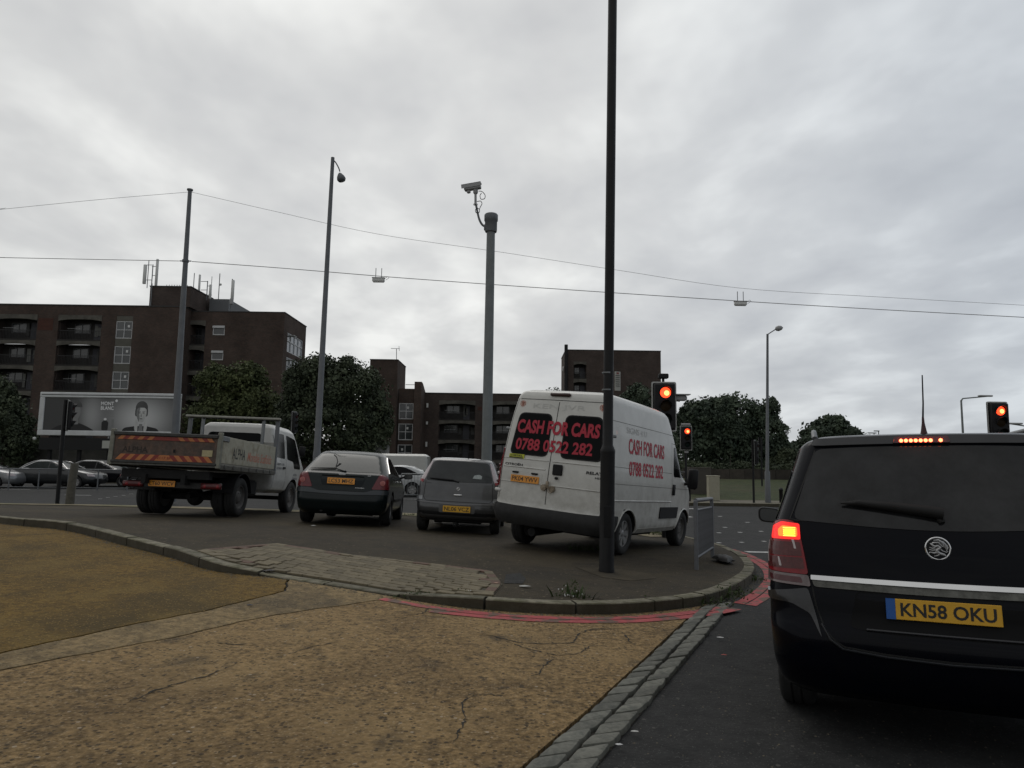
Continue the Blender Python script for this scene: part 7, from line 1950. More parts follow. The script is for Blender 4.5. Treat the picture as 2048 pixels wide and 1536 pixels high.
# ---- left block, two wings
def build_left():
    Y = 75.0
    def X(px, py=640): return at(px, py, Y).x
    def Z(py, px=200): return at(px, py, Y).z
    xb = X(200); root = empty('apartment_block', (xb, Y, 0), 0, 'long brown brick apartment block with recessed balconies and rooftop masts at the left', 'building')
    L = lambda px, py=640: X(px, py) - xb
    roof = Z(612); pitch = 2.72; top_un = Z(639)       # underside of top beam
    floors = [top_un - 2.20 - pitch * k for k in range(6)]
    beam_top = [top_un + .56] + [f - .16 for f in floors]
    bays = [(L(-345), L(-258)), (L(-217), L(-130)), (L(-12) - 0, L(75)), (L(117), L(204))]
    bays[1] = (L(-145), L(-55)); bays[0] = (L(-290), L(-200))
    wx0, wx1 = L(233), L(266)
    holes = []
    for (a, b_) in bays:
        for k, f in enumerate(floors[:5]):
            holes.append((a, b_, f, (f + 2.20 + (.56 if k == 0 else pitch - 2.20 - .0)) if k == 0 else f + pitch))
    # merge holes vertically per bay
    H2 = [(a, b_, floors[4], top_un + .45) for a, b_ in bays] + [(wx0, wx1, floors[4] + .35, top_un + .45)]
    m = MB(); holes_wall(m, L(-420), L(368), 0, roof, H2, 0, .30)
    side_boxes(m, L(-420), L(-420) + .3, .30, 11, 0, roof); side_boxes(m, L(368) - .3, L(368), .30, 11, 0, roof)
    m.build('wall', MT['brick_a'], root)
    m = MB(); side_boxes(m, L(-420) - .05, L(368) + .05, -.06, 11.1, roof, roof + .12); m.build('roof', MT['parapet_cap'], root)
    # redder patches of brickwork on the piers
    for (a, b_, za, zb) in ((77, 107, 638, 662), (205, 231, 645, 668)):
        m = MB(); m.box(((L(a) + L(b_)) / 2, -.004, (Z(za) + Z(zb)) / 2), (L(b_) - L(a), .02, Z(za) - Z(zb))); m.build('repaired_brickwork', MT['brick_red'] if a == 77 else MT['brick_a'], root)
    sd_ = 0
    for (a, b_) in bays:
        for k, f in enumerate(floors[:5]):
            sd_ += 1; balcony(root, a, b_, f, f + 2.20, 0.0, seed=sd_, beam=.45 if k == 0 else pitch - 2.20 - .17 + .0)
    for k, f in enumerate(floors[:5]):
        zt = f + 2.05; zb_ = f + .18
        window(root, wx0, wx1, zb_, zt, .10, 2, 2, notice=(.75, .72), sill=False, fw=.085)
        m = MB(); m.box(((wx0 + wx1) / 2, .14, zt + .425), (wx1 - wx0, .22, .85)); m.box(((wx0 + wx1) / 2, 1.6, f + 1.1), (wx1 - wx0 + .4, .1, 2.8)); m.build('spandrel', mat('spandrel_buff', (.10, .095, .078), .8, var=.2, vscale=1) if k == 0 else bpy.data.materials['spandrel_buff'], root)
    # drainpipe between wings
    m = MB(); x = L(366, 700); m.tube([(x, -.12, 2), (x, -.12, Z(670))], .06, 6)
    for k in range(12): m.box((x, -.12, 3 + k * .9), (.22, .12, .10))
    m.build('drainpipe', MT['galvanised'], root)
    # lift tower on the roof
    tz = Z(572, 340); m = MB(); side_boxes(m, L(296, 590), L(378, 590), .35, 6.0, roof + .12, tz); tw = m.build('roof_tower', MT['brick_b'], root)
    m = MB(); side_boxes(m, L(296, 590) - .06, L(378, 590) + .06, .3, 6.1, tz, tz + .10)
    for k in range(9): m.tube([(L(325) + k * .28, .4, tz + .1), (L(325) + k * .28, .4, tz + .24)], .03, 4)
    m.build('tower_cap', MT['parapet_cap'], tw)
    m = MB(); m.tube([(L(300, 600), .2, roof), (L(300, 600), .2, tz + .3)], .05, 6); m.build('tower_pipe', MT['galvanised'], tw)
    # right wing, set back a little
    Yr = 1.6
    def L2(px, py=640): return at(px, py, Y + Yr).x - xb
    def Z2(py, px=450): return at(px, py, Y + Yr).z
    r2 = Z2(624); bx0, bx1 = L2(370), L2(412); tu = Z2(650); pz = 2.78
    H = [(bx0, bx1, tu - 2.15 - pz * 3, tu + .45)]
    swz = []
    for (za, zb_, xa, xb_) in ((651, 670, 426, 450), (701, 720, 423, 447), (752, 771, 420, 444)):
        H.append((L2(xa, za), L2(xb_, za), Z2(zb_), Z2(za))); swz.append((L2(xa, za), L2(xb_, za), Z2(zb_), Z2(za)))
    m = MB(); xr = L2(569, 640); holes_wall(m, L(368) + .001, xr, 0, r2, H, Yr, Yr + .3)
    # side wall with two big windows: built of boxes round the openings
    D = 8.2; ys = (Yr + 1.3, Yr + D - 1.0)
    zw = [(at(575, 703, Y + Yr + 1.3).z, at(575, 664, Y + Yr + 1.3).z)]; zw.append((zw[0][0] - 2.75, zw[0][1] - 2.75)); zw.append((zw[0][0] - 5.5, zw[0][1] - 5.5))
    side_boxes(m, xr - .3, xr, Yr + .3, ys[0], 0, r2); side_boxes(m, xr - .3, xr, ys[1], Yr + D, 0, r2)
    zc = r2
    for (p, q) in zw:
        side_boxes(m, xr - .3, xr, ys[0], ys[1], q, zc); zc = p
    side_boxes(m, xr - .3, xr, ys[0], ys[1], 0, zc)
    side_boxes(m, L(368), xr, Yr + D - .3, Yr + D, 0, r2 - .05)
    m.build('wall', MT['brick_a'], root)
    m = MB(); side_boxes(m, L(368), xr + .05, Yr - .05, Yr + D + .1, r2, r2 + .10); m.build('roof', MT['parapet_cap'], root)
    for k in range(4): balcony(root, bx0, bx1, tu - 2.15 - pz * k, tu - pz * k, Yr, seed=50 + k, beam=.45 if k == 0 else pz - 2.15 - .17, cur=False)
    for (a, b_, c, d) in swz:
        f = window(root, a, b_, c, d, Yr + .1, 1, 1, fw=.09)
        m = MB(); m.box(((a + b_) / 2, Yr - .02, d - .16), (b_ - a, .16, .24)); m.build('vent_window', MT['upvc'], f)
    Rz = Matrix.Translation((xr + .0, 0, 0)) @ Matrix.Rotation(math.pi / 2, 4, 'Z')
    for (p, q) in zw[:2]:
        m = MB(); W = ys[1] - ys[0]; fw = .12
        for k in range(5): m.box((xr - .12, ys[0] + fw / 2 + (W - fw) * k / 4, (p + q) / 2), (.12, fw, q - p))
        for z in (p + fw / 2, q - fw / 2, p + (q - p) * .58): m.box((xr - .125, (ys[0] + ys[1]) / 2, z), (.11, W, fw))
        f = m.build('window', MT['upvc'], root)
        for k in range(4):
            q_ = MB(); q_.box((xr - .16, ys[0] + W * (k + .5) / 4, (p + q) / 2), (.03, W / 4 - .06, q - p - .1)); q_.build('pane', mat('bright_pane', (.20, .22, .24), .2, spec=.8) if 'bright_pane' not in bpy.data.materials else bpy.data.materials['bright_pane'], f)
        c = MB(); c.box((xr + .25, ys[0] + .9, q - .3), (.7, 1.1, .05)); c.build('open_casement', MT['upvc'], f)
    # grey plant room
    x0, x1 = L2(398, 610), L2(437, 610); zt = at(430, 601, Y + 5).z
    m = MB(); side_boxes(m, L2(398, 610), L2(438, 610), 4.2, 12, r2 + .1, zt); m.build('plant_room', mat('plant_grey', (.13, .135, .14), .7, var=.1), root)
    # antennas
    def panel(px, pt, pb, Yo, r=.14, col='white_plastic'):
        a = at(px, pt, Y + Yo); c = at(px, pb, Y + Yo)
        m = MB(); m.box((a.x - xb, Yo, (a.z + c.z) / 2), (r * 2, .22, a.z - c.z), bev=.05); return m.build('antenna_panel', MT[col], root, smooth=50)
    def pole(px, pt, pb, Yo, r=.05):
        a = at(px, pt, Y + Yo); c = at(px, pb, Y + Yo); m = MB(); m.tube([(c.x - xb, Yo, c.z), (c.x - xb, Yo, a.z)], r, 6); return m.build('antenna_pole', MT['dark_pole'], root)
    panel(291, 529, 568, .8, .17); panel(315.5, 518, 572, .8, .13); pole(294, 521, 576, .9, .04); pole(303, 529, 572, 1.0, .05)
    for v in (530, 551, 560, 533):
        a, c = at(292, v, Y + .9), at(315, v, Y + .9)
        if v in (530, 560): c = at(304, v, Y + .9)
        if v in (551, 533): a = at(304, v, Y + .9)
        m = MB(); m.tube([(a.x - xb, .9, a.z), (c.x - xb, .9, c.z)], .035, 5); m.build('antenna_arm', MT['dark_pole'], root)
    pole(387, 546, 575, 2.0, .04); panel(400, 549, 600, 2.6, .10); pole(413, 562, 600, 3, .05); panel(421.5, 569, 598, 3, .13); pole(423, 553, 570, 3, .03)
    for v, u0, u1 in ((563, 402, 416), (580, 402, 414), (572, 414, 421), (590, 414, 424)):
        a, c = at(u0, v, Y + 3), at(u1, v, Y + 3); m = MB(); m.tube([(a.x - xb, 3, a.z), (c.x - xb, 3, c.z)], .035, 5); m.build('antenna_arm', MT['dark_pole'], root)
    pole(436.5, 547, 603, 3, .045); a = at(441, 569, Y + 3); m = MB(); m.lathe([(.001, -.1), (.13, -.08), (.14, .06), (.08, .1)], 12, 'x', c=(a.x - xb, 3, a.z)); m.build('antenna_dish', MT['white_plastic'], root)
    pole(461, 558, 624, 2.5, .06); panel(466.5, 560, 600, 2.5, .16); a = at(463, 603, Y + 2.5); m = MB(); m.box((a.x - xb, 2.5, a.z), (.4, .3, .7), bev=.08); m.build('antenna_box', MT['camera_shell'], root)
    return root
build_left()

# ---- middle block
def build_mid():
    Y = 94.0
    def X(px, py=850): return at(px, py, Y).x
    def Z(py, px=900): return at(px, py, Y).z
    xb = X(900); root = empty('apartment_block', (xb, Y, 0), 0, 'lower brick block with a stair tower and a television aerial in the middle distance', 'building')
    L = lambda px, py=850: X(px, py) - xb
    # stair tower
    tz = Z(722, 770); m = MB(); side_boxes(m, L(742, 760), L(797, 760), -1.0, 6, 0, tz); m.build('stair_tower', MT['brick_a'], root)
    m = MB(); side_boxes(m, L(742, 760) - .05, L(797, 760) + .05, -1.06, 6.1, tz, tz + .1); m.build('tower_cap', MT['parapet_cap'], root)
    a = at(793, 697, Y); c = at(793, 722, Y); m = MB(); m.tube([(c.x - xb, 0, c.z), (a.x - xb, 0, a.z)], .045, 6); m.tube([(a.x - xb - .75, 0, a.z), (a.x - xb + .4, .2, a.z)], .03, 5)
    for k in range(6): m.tube([(a.x - xb - .7 + k * .2, -.25, a.z), (a.x - xb - .7 + k * .2, .25, a.z)], .015, 4)
    m.tube([(a.x - xb + .35, -.2, a.z + .3), (a.x - xb + .35, .2, a.z - .3)], .03, 5); m.build('television_aerial', MT['dark_pole'], root)
    # window wing
    wz = Z(777, 815); wcol = (L(797, 830), L(826, 830)); win = []
    for (t_, b_) in ((806, 838), (847, 880), (889, 922)): win.append((Z(b_, 810), Z(t_, 810)))
    pitch = win[0][0] - win[1][0]
    while len(win) < 4: win.append((win[-1][0] - pitch, win[-1][1] - pitch))
    m = MB(); holes_wall(m, L(797, 800), L(829, 800), 0, wz, [(wcol[0] - 0.0, wcol[1], a_, b_) for a_, b_ in win], .2, .5)
    side_boxes(m, L(829, 800), L(843, 800), -.4, .6, 0, Z(764, 835)); side_boxes(m, L(797), L(829), .5, 8, 0, wz - .4)
    P = [(.6, Z(764, 835)), (.6, 0), (8, 0), (8, Z(788, 860)), (5.5, Z(785, 860)), (1.4, Z(766, 840))]
    m.prism(P, L(829, 800), L(843, 800), 'yz'); m.build('wall', MT['brick_a'], root)
    for i, (a_, b_) in enumerate(win): window(root, wcol[0], wcol[1], a_, b_, .28, 2, 2, notice=(.62, .72) if i < 2 else (.3, .7), fw=.10)
    m = MB(); m.tube([(L(808), 0.3, Z(769, 820)), (L(829), .3, Z(769, 820))], .04, 5); m.build('roof_rail', MT['dark_pole'], root)
    for (t_, b_) in ((803, 812), (841, 847), (883, 893)):
        m = MB(); m.box((L(848, 850), 3.2, (Z(t_) + Z(b_)) / 2), (.25, .12, Z(t_) - Z(b_))); m.build('landing_light', MT['white_plastic'], root)
    # balcony wing further back
    Y2 = 97.5
    def X2(px, py=850): return at(px, py, Y2).x
    def Z2(py, px=950): return at(px, py, Y2).z
    M2 = lambda px, py=850: X2(px, py) - xb
    rz = Z2(788, 950); tu = Z2(808); 
    pt = Z2(808) - Z2(847); fl = [tu - 2.15 - pt * k for k in range(4)]
    bays = [(M2(877), M2(950)), (M2(982), M2(1056)), (M2(1088), M2(1160))]
    m = MB(); holes_wall(m, M2(846), M2(1190), 0, rz, [(a_, b_, fl[3], tu + .45) for a_, b_ in bays], 3.5, 3.8)
    side_boxes(m, M2(846), M2(1190), 12.5, 12.8, 0, rz - .02); m.build('wall', MT['brick_b'], root)
    m = MB(); side_boxes(m, M2(846) - .05, M2(1190), 3.44, 12.9, rz, rz + .12); m.build('roof', MT['parapet_cap'], root)
    n = 0
    for (a_, b_) in bays:
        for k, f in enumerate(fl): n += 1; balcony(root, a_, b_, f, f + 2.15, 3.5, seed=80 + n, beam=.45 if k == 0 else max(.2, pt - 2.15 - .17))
    m = MB(); m.box((M2(959), 3.49, Z2(817)), (.6, .02, .5)); m.build('repaired_brickwork', MT['brick_red'], root)
build_mid()

def build_far():
    Y = 120.0
    def X(px, py=760): return at(px, py, Y).x
    def Z(py, px=1240): return at(px, py, Y).z
    xb = X(1225); root = empty('apartment_block', (xb, Y, 0), 0, 'tall plain brown brick block behind the roof of the white van', 'building')
    L = lambda px, py=760: X(px, py) - xb
    rz = Z(702); bx0, bx1 = L(1147), L(1173); tu = Z(728, 1160); pt = Z(728, 1160) - Z(764, 1160); fl = [tu - pt * .78 - pt * k for k in range(6)]
    m = MB(); holes_wall(m, L(1131), L(1322), 0, rz, [(bx0, bx1, fl[5], tu + .4)], 0, .3)
    side_boxes(m, L(1131), L(1131) + .3, .3, 10, 0, rz); side_boxes(m, L(1322) - .3, L(1322), .3, 10, 0, rz); side_boxes(m, L(1131), L(1322), 10, 10.3, 0, rz); m.build('wall', MT['brick_b'], root)
    m = MB(); side_boxes(m, L(1131) - .05, L(1322) + .05, -.06, 10.4, rz, rz + .15); m.build('roof', MT['parapet_cap'], root)
    for k, f in enumerate(fl): balcony(root, bx0, bx1, f, f + pt * .78, 0, seed=120 + k, beam=.4 if k == 0 else pt * .22 - .16, cur=False)
    m = MB(); a = at(1132, 690, Y); m.tube([(a.x - xb, -.35, 0), (a.x - xb, -.35, a.z)], .30, 12); m.build('flue', MT['black_plastic'], root)
    a = at(1124, 739, Y); m = MB(); m.lathe([(.001, -.2), (.45, -.1), (.50, .0)], 14, 'x', c=(a.x - xb + .2, -.4, a.z)); m.build('satellite_dish', MT['camera_shell'], root)
build_far()

# low grey wall and rendered building behind the far cars
def low_wall(name, label, u0, u1, v, Y, zb, th, mt, n, cat='wall'):
    c0, c1 = at(u0, v, Y), at(u1, v, Y); h = c0.z - zb
    root = empty(name, ((c0.x + c1.x) / 2, Y, zb), 0, label, cat); W = c1.x - c0.x
    m = MB()
    for k in range(n): m.box((-W / 2 + W * (k + .5) / n, 0, h / 2), (W / n - .015, th, h))
    m.build('panels', mt, root); m = MB(); m.box((0, 0, h + .04), (W, th + .08, .08)); m.build('coping', MT['parapet_cap'], root)
low_wall('garden_wall', 'grey rendered wall standing under the billboard behind the saloons', -300, 300, 884, 62, -.1, .3, mat('render_grey', (.075, .073, .066), .9, var=.35, vscale=.6), 9)
low_wall('garden_wall', 'dark brick wall at the foot of the middle apartment block', 600, 1130, 925, 80, -.1, .3, MT['brick_b'], 12)
m = MB(); c = at(763, 906, 60); m.box((0, 0, 0), (1.3, .05, 1.3)); tag(m.build('notice_board', MT['camera_shell'], loc=tuple(c)), 'small white notice board right of the big round tree', 'sign')
m = MB(); m.tube([(c.x, 60.05, -.1), (c.x, 60.05, c.z)], .05, 6); o = m.build('sign_post', MT['dark_pole']); o.parent = bpy.data.objects['notice_board']; o.matrix_parent_inverse = Matrix.Translation(tuple(-q for q in c))

# ------------------------------------------------------------------ trees
def leaf_mat(name, c1, c2):
    m = bpy.data.materials.new(name); m.use_nodes = True; t = m.node_tree; b = t.nodes['Principled BSDF']; b.inputs['Roughness'].default_value = .75; b.inputs['Specular IOR Level'].default_value = .25
    co = t.nodes.new('ShaderNodeTexCoord'); n = t.nodes.new('ShaderNodeTexNoise'); n.inputs['Scale'].default_value = .9; n.inputs['Detail'].default_value = 5; t.links.new(co.outputs['Object'], n.inputs['Vector'])
    r = t.nodes.new('ShaderNodeValToRGB'); e = r.color_ramp.elements; e[0].position = .38; e[0].color = (*c1, 1); e[1].position = .62; e[1].color = (*c2, 1); t.links.new(n.outputs[0], r.inputs[0]); t.links.new(r.outputs[0], b.inputs['Base Color'])
    b.inputs['Transmission Weight'].default_value = 0
    return m
LF = {'dark': leaf_mat('leaves_dark', (.032, .042, .026), (.075, .092, .052)), 'olive': leaf_mat('leaves_olive', (.045, .058, .024), (.105, .122, .050)), 'mid': leaf_mat('leaves_mid', (.036, .052, .036), (.082, .108, .070)), 'fresh': leaf_mat('leaves_fresh', (.030, .048, .014), (.065, .09, .03))}
BARK = mat('bark', (.045, .037, .029), .9, var=.3, vscale=4, bump=.01, bscale=10)
def crown_mesh(lobes, n, size, rng, fill=.35):
    """leaf sized quads scattered in and on a set of ellipsoids; sprigs stick out for a ragged outline"""
    L = np.array(lobes, float); vol = (L[:, 3] * L[:, 4] * L[:, 5]) ** .75; idx = rng.choice(len(L), n, p=vol / vol.sum())
    l = L[idx]
    d = rng.normal(size=(n, 3)); d /= np.linalg.norm(d, axis=1)[:, None]
    rad = np.where(rng.random(n) < fill, rng.random(n) ** (1 / 3.), .82 + .26 * rng.random(n) ** 1.5)
    # sprigs: cluster the directions
    k = max(8, n // 55); sd = rng.normal(size=(k, 3)); sd /= np.linalg.norm(sd, axis=1)[:, None]
    pick = rng.integers(0, k, n); use = rng.random(n) < .55
    dd = sd[pick] + rng.normal(size=(n, 3)) * .11; dd /= np.linalg.norm(dd, axis=1)[:, None]
    d = np.where(use[:, None], dd, d); lump = 1 + .20 * np.sin(pick * 12.9898) * use
    P = l[:, :3] + d * l[:, 3:6] * (rad * lump)[:, None]
    nrm = d + rng.normal(size=(n, 3)) * .7; nrm /= np.linalg.norm(nrm, axis=1)[:, None]
    a = np.cross(nrm, rng.normal(size=(n, 3))); a /= np.linalg.norm(a, axis=1)[:, None]; b = np.cross(nrm, a)
    s = size * (.55 + .9 * rng.random(n))[:, None]
    V = np.stack([P - a * s * .62, P + b * s * .38 - a * s * .05, P + a * s * .62, P - b * s * .38 - a * s * .05], 1).reshape(-1, 3)
    return V
def mesh_quads(name, V, mt, parent):
    me = bpy.data.meshes.new(name); nv = len(V); nf = nv // 4
    me.vertices.add(nv); me.vertices.foreach_set('co', V.astype(np.float32).ravel()); me.loops.add(nv); me.loops.foreach_set('vertex_index', np.arange(nv, dtype=np.int32))
    me.polygons.add(nf); me.polygons.foreach_set('loop_start', np.arange(0, nv, 4, dtype=np.int32)); me.polygons.foreach_set('loop_total', np.full(nf, 4, np.int32))
    me.update(calc_edges=True); me.materials.append(mt); return link_mesh(name, me, parent)
def tree(name, label, u, Y, lobes_px, n, leaf, kind, seed, zb=-.1, trunk=.28, trunk_px=None, group=None, cat='tree'):
    """lobes_px: (u, v, half width px, half height px, depth offset m)"""
    rng = np.random.default_rng(seed); s = Y / F
    bx = at(u, 900, Y).x; root = empty(name, (bx, Y, zb), 0, label, cat, group)
    lb = []
    for (lu, lv, rx, ry, dy) in lobes_px:
        q = at(lu, lv, Y); lb.append((q.x - bx, dy, q.z - zb, rx * s, max(rx, ry) * s * .9, ry * s))
    sub = []
    for (X_, Y_, Z_, a, b_, c_) in lb:
        for k in range(9):
            d = rng.normal(size=3); d /= np.linalg.norm(d); d[2] = abs(d[2]) * .9 - .15; f = rng.uniform(.22, .42)
            sub.append((X_ + d[0] * a * .93, Y_ + d[1] * b_ * .93, Z_ + d[2] * c_ * .93, a * f, b_ * f, c_ * f))
    mesh_quads('crown', np.concatenate([crown_mesh(lb, n * 4 // 10, leaf, rng, .6), crown_mesh(sub, n * 8 // 10, leaf * .72, rng)]), LF[kind], root)
    m = MB(); zt = max(l[2] for l in lb); lowz = min(l[2] - l[5] * .2 for l in lb)
    m.tube([(0, 0, -.1), (.05, .02, lowz * .5), (0, 0, max(lowz, 1.5)), (.05, 0, max(zt, 2))], [trunk, trunk * .8, trunk * .6, trunk * .15], 8)
    for l in lb:
        m.tube([(0, 0, max(.8, min(l[2] * .5, lowz + .5))), (l[0] * .5, l[1] * .5, (l[2] + lowz) / 2), (l[0], l[1], l[2] + l[5] * .5)], [trunk * .45, trunk * .28, trunk * .06], 6)
    m.build('trunk', BARK, root, smooth=60)
    return root
tree('broadleaf_tree', 'big dark round tree in front of the middle block, behind the green hatchback', 672, 60,
     [(640, 775, 62, 62, 0), (700, 790, 72, 62, 0), (600, 800, 45, 60, 1), (745, 830, 36, 52, 0), (660, 850, 95, 55, 0), (620, 745, 30, 28, -1), (690, 742, 34, 30, 0), (580, 845, 42, 60, 1), (720, 880, 45, 40, -1), (590, 760, 26, 26, 0), (770, 860, 14, 40, 0)], 42000, .24, 'dark', 1, trunk=.35)
tree('broadleaf_tree', 'olive green tree in front of the left block above the tipper cab', 470, 63,
     [(440, 770, 42, 40, 0), (490, 762, 42, 38, 0), (455, 840, 62, 58, 0), (520, 820, 34, 55, 0), (405, 850, 34, 52, 0), (500, 750, 18, 26, 0), (430, 745, 15, 22, 0)], 30000, .23, 'olive', 2, trunk=.25)
tree('broadleaf_tree', 'dark bushy tree cut off by the left edge of the photo', 10, 60,
     [(10, 840, 42, 55, 0), (-30, 820, 50, 70, 0), (30, 890, 38, 50, 0), (-5, 790, 28, 40, 0)], 20000, .24, 'dark', 3)
tree('broadleaf_tree', 'dark wide tree at the right behind the two red traffic lights', 1450, 52,
     [(1410, 840, 52, 42, 0), (1470, 835, 50, 45, 0), (1395, 890, 50, 50, 0), (1450, 890, 62, 55, 0), (1525, 870, 40, 48, 0), (1510, 910, 45, 40, 0), (1540, 820, 16, 26, 0), (1385, 818, 22, 18, 0), (1430, 812, 24, 18, 0), (1560, 905, 24, 28, 0), (1525, 835, 22, 22, 0), (1565, 860, 15, 12, 0)], 42000, .215, 'mid', 4, zb=.2, trunk=.30)
tree('broadleaf_tree', 'round topped dark tree alone on the skyline left of the people carrier', 1660, 66,
     [(1660, 868, 46, 36, 0), (1640, 885, 40, 36, 0), (1690, 890, 46, 36, 0), (1610, 910, 30, 34, 0), (1665, 848, 30, 18, 0), (1720, 905, 36, 34, 0), (1650, 925, 70, 34, 0), (1622, 868, 18, 14, 0)], 30000, .27, 'mid', 5, zb=.2)
tree('broadleaf_tree', 'tall dim tree behind the pole of the large red traffic light', 1265, 90,
     [(1275, 815, 34, 46, 0), (1300, 850, 45, 50, 0), (1250, 850, 34, 46, 0), (1330, 880, 30, 36, 0)], 22000, .32, 'mid', 6)
tree('broadleaf_tree', 'light sprig of a tree showing over the roof of the white van', 1105, 100, [(1107, 798, 20, 26, 0), (1085, 815, 24, 26, 0)], 1400, .3, 'mid', 8)
tree('broadleaf_tree', 'small tree between the two dark trees on the right, low by the wall', 1580, 50, [(1578, 925, 24, 26, 0), (1600, 935, 22, 22, 0), (1555, 935, 22, 22, 0)], 9000, .2, 'dark', 9, zb=.3)
tree('hedge', 'low dark hedge along the wall behind the smaller red light', 1460, 47.6, [(1380 + 34 * k, 942 + (k % 3) * 3, 26, 20, 0) for k in range(7)], 16000, .17, 'dark', 10, zb=.3, trunk=.05, cat='hedge')
tree('hedge', 'shrubs at the foot of the left block behind the olive tree', 560, 66, [(380 + 40 * k, 900 + (k % 2) * 6, 34, 34, 0) for k in range(10)], 20000, .22, 'dark', 11, trunk=.05, cat='shrubs')

# far skyline, hills of roofs are hidden: a thin line of distant trees
V = []
rng = np.random.default_rng(20)
lb = []
for k in range(60):
    x = -260 + k * 9 + rng.uniform(-3, 3)
    h = rng.uniform(3.5, 5.5) if x < 60 else rng.uniform(3.2, 5.0)
    lb.append((x, 230 + rng.uniform(-8, 8), h * .5, 8, 5, h))
o = mesh_quads('distant_trees', crown_mesh(lb, 40000, .9, rng), LF['mid'], None); tag(o, 'line of distant trees closing the horizon', 'trees', None, 'stuff')

# ------------------------------------------------------------------ weeds and litter
def weed(label, u, v, n, h, seed, spread=.12, on_kerb=False, flowers=False, kind='fresh'):
    rr = np.random.default_rng(seed); p = gp(u, v, .02); z = G(p.x, p.y) + .015
    root = empty('weed_plant', (p.x, p.y, z), 0, label, 'weed', 'weeds along the kerb')
    m = MB()
    for k in range(n * 3):
        q_ = rr.normal(size=3); q_ /= np.linalg.norm(q_); f_ = rr.random() ** .4; hh_ = h * (1 - .5 * abs(q_[0]))
        b0 = Vector((q_[0] * spread * 1.5 * f_, q_[1] * spread * .45 * f_, max(.002, abs(q_[2]) * hh_ * f_))); s_ = rr.uniform(.008, .020)
        d = Vector(rr.normal(size=3)).normalized(); w = d.cross(Vector(rr.normal(size=3))).normalized() * s_ * .45; d = d * s_
        m.add([b0 - d, b0 + w, b0 + d, b0 - w], [(0, 1, 2, 3)])
    for k in range(n // 6):
        a = rr.uniform(0, 2 * math.pi); r_ = spread * rr.random(); b0 = Vector((r_ * math.cos(a) * 1.8, r_ * math.sin(a) * .5, 0)); ln = h * rr.uniform(.4, 1.0); d = Vector((math.cos(a) * rr.uniform(.2, 1.5), math.sin(a) * rr.uniform(.2, 1.2), 1)).normalized()
        e = b0 + d * ln; w = Vector((-math.sin(a), math.cos(a), 0)) * rr.uniform(.008, .02)
        mid = b0 + d * ln * .55 + Vector((0, 0, ln * .08)); e.z -= ln * .12 * rr.random()
        m.add([b0 - w * .4, b0 + w * .4, mid + w, mid - w, e], [(0, 1, 2, 3), (3, 2, 4)])
    m.build('leaves', LF[kind], root)
    if flowers:
        m = MB()
        for k in range(12): m.box((rr.uniform(-.15, .15), rr.uniform(-.05, .05), rr.uniform(.03, h * .8)), (.012, .012, .010))
        m.build('flowers', MT['white_plastic'], root)
ws = [(840, 1198, 60, .10, 'low weeds in the gutter just right of the dropped kerb', .22, False), (925, 1200, 90, .13, 'spreading weed in the gutter left of the black lamp post', .25, True), (1005, 1204, 60, .11, 'bushy weed in the gutter below the end of the block paving', .22, False),
      (1145, 1212, 140, .30, 'tallest weed rising over the kerb left of the black lamp post', .16, True), (1130, 1214, 90, .16, 'flowering weed in the gutter beside the tallest weed', .25, True), (1290, 1212, 80, .12, 'weed in the gutter right of the black lamp post', .3, False),
      (1390, 1208, 110, .14, 'thick weed in the gutter near the head of the sett channel', .30, False), (1440, 1196, 110, .16, 'leafy weed at the kerb where it starts to turn', .25, False), (1460, 1186, 80, .14, 'weed climbing the kerb beside the red lines', .2, False), (1505, 1160, 60, .10, 'small weed at the tip of the island kerb', .15, False)]
for i, (u, v, n, h, lb_, sp_, fl_) in enumerate(ws): weed(lb_, u, v, n, h, 40 + i, sp_, flowers=fl_)
for i, (u, v, n, h, lb_) in enumerate(((1185, 1100, 90, .14, 'grass tuft under the back of the white van'), (1300, 1066, 120, .16, 'grass tuft under the side of the white van'), (1320, 1070, 80, .14, 'second grass tuft near the front wheel of the van'), (800, 1030, 40, .08, 'grass tuft on the verge between the green and grey hatchbacks'))):
    p = gpi(u, v); q = empty('weed_plant', (p.x, p.y, GI(p.x, p.y)), 0, lb_, 'weed', 'grass tufts on the island'); rr = np.random.default_rng(70 + i); m = MB()
    for k in range(n):
        a = rr.uniform(0, 6.28); b0 = Vector((rr.uniform(-.4, .4), rr.uniform(-.12, .12), 0)); e = b0 + Vector((math.cos(a) * .05, math.sin(a) * .05, h * rr.uniform(.4, 1))); w = Vector((.006, .002, 0))
        m.add([b0 - w, b0 + w, e], [(0, 1, 2)])
    m.build('leaves', LF['fresh'], q)
# grit and small stones of the exposed aggregate, and gutter debris
rg = np.random.default_rng(5); m = MB()
def pebble(m, x, y, z, s, rr):
    vs = [(x + s * a * rr.uniform(.6, 1.2), y + s * b_ * rr.uniform(.6, 1.2), z + s * c * .5) for a, b_, c in ((1, 0, 0), (0, 1, 0), (-1, 0, 0), (0, -1, 0), (.1, .1, 1))]
    m.add(vs, [(0, 1, 4), (1, 2, 4), (2, 3, 4), (3, 0, 4)])
poly_c = [tuple(p) for p in Cc]
cnt = 0
me_l = MB()
for k in range(52000):
    x = rg.uniform(-6.0, 1.6); y = 2.7 + 5.0 * rg.random() ** 1.7
    if rg.random() > (3.6 / y) ** 1.2: continue
    if not inpoly(x, y, poly_c): continue
    q_ = rg.random(); pebble(m if q_ < .45 else me_l, x, y, G(x, y) + .0195, rg.uniform(.003, .0075) if q_ < .96 else rg.uniform(.007, .013), rg); cnt += 1
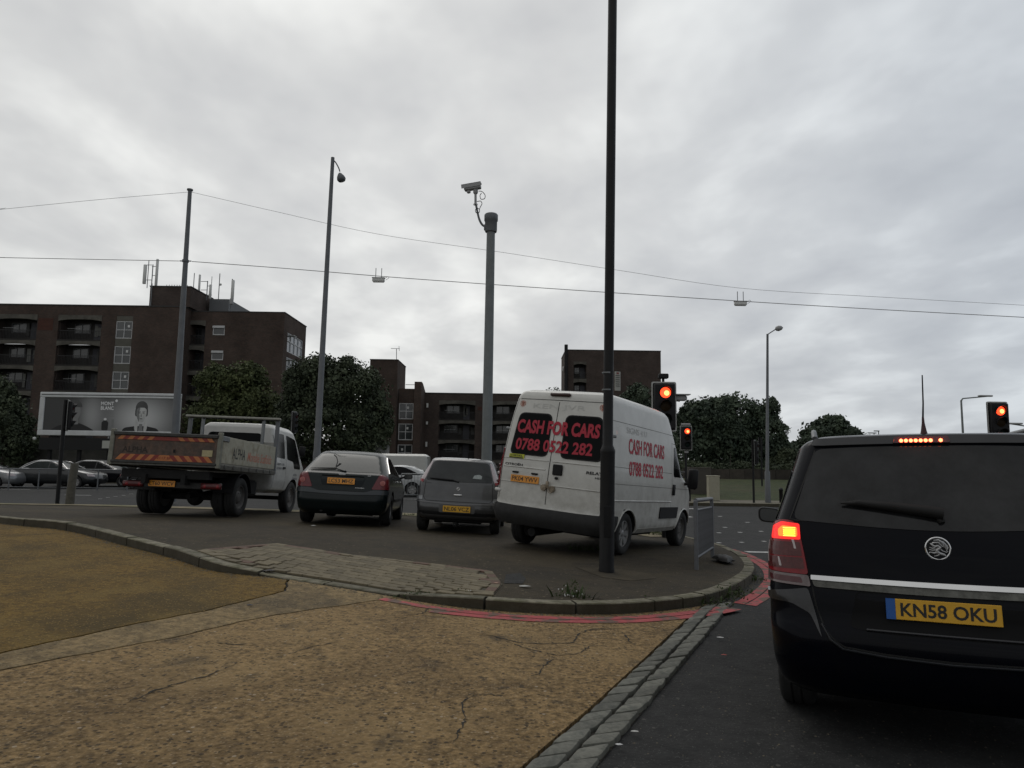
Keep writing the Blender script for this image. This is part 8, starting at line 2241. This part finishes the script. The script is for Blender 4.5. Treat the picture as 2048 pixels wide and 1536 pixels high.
o = me_l.build('worn_aggregate', mat('aggregate_brown', (.15, .105, .05), .85, var=.5, vscale=50, col2=(.035, .028, .018), c2pos=(.46, .54))); tag(o, 'brown aggregate exposed in the worn surface of the concrete road', 'grit', None, 'stuff')
o = m.build('loose_grit', mat('grit_stone', (.34, .27, .155), .85, var=.5, vscale=60, col2=(.14, .11, .065), c2pos=(.45, .58))); tag(o, 'grit and worn aggregate stones standing out of the concrete road', 'grit', None, 'stuff')
m = MB()
for k in range(2200):
    i = rg.integers(0, len(kerb_line) - 2); p = inward(kerb_line, int(i), -abs(rg.normal(0, .09)) - .01)
    zz0 = .022 if i < it else 0
    pebble(m, p.x, p.y, G(p.x, p.y) + zz0, rg.uniform(.004, .018), rg)
for k in range(1400):
    x = rg.uniform(-2, 3.2); y = rg.uniform(3, 9); 
    if inpoly(x, y, poly_c) or inpoly(x, y, isl): continue
    pebble(m, x, y, G(x, y), rg.uniform(.003, .009), rg)
o = m.build('gutter_debris', mat('debris', (.10, .085, .06), .9, var=.6, vscale=40)); tag(o, 'leaf litter and grit lying in the gutter', 'debris', None, 'stuff')
# single pieces of litter
lit_ = [(1440, 1277, 'white scrap of litter on the dark lane beside the setts', .035, (.5, .5, .5)), (1448, 1312, 'small red scrap on the dark lane', .03, (.4, .08, .06)), (1237, 1492, 'white scrap by the end of the sett channel', .022, (.5, .5, .5)), (1270, 1466, 'pale scrap against the right row of setts', .028, (.4, .4, .38)),
        (1310, 1213, 'crumpled white wrapper in the gutter right of the lamp post', .10, (.4, .4, .38)), (990, 1168, 'orange edged scrap on the corner of the block paving', .06, (.5, .3, .2)), (1050, 1174, 'thin pale strip lying on the island tarmac', .07, (.4, .4, .38)), (538, 1143, 'dark flattened lump on the dropped kerb', .10, (.02, .015, .02)),
        (500, 1212, 'dark spot of trodden rubbish at the slab joint', .04, (.02, .02, .03)), (627, 1052, 'tiny white scrap on the tarmac behind the green hatchback', .06, (.35, .35, .34)), (1220, 1208, 'pale crumpled paper in the gutter near the tallest weed', .07, (.4, .4, .36))]
for i, (u, v, lb_, s, col) in enumerate(lit_):
    onisl = lb_.find('island') > 0 or 'paving' in lb_ or 'behind' in lb_ or 'dropped' in lb_
    p = gpi(u, v) if onisl else gp(u, v, .02); z = (GI(p.x, p.y) if onisl else G(p.x, p.y) + .024); rr = random.Random(i); m = MB()
    n = 7; vs = [(0, 0, s * .25)] + [(s * (.6 + rr.random() * .5) * math.cos(2 * math.pi * k / n), s * (.35 + rr.random() * .3) * math.sin(2 * math.pi * k / n), rr.uniform(0, s * .15)) for k in range(n)]
    m.add(vs, [(0, 1 + k, 1 + (k + 1) % n) for k in range(n)]); o = m.build('litter', mat('litter_%d' % i, col, .7), loc=(p.x, p.y, z + .004)); tag(o, lb_, 'litter', 'scraps of litter')
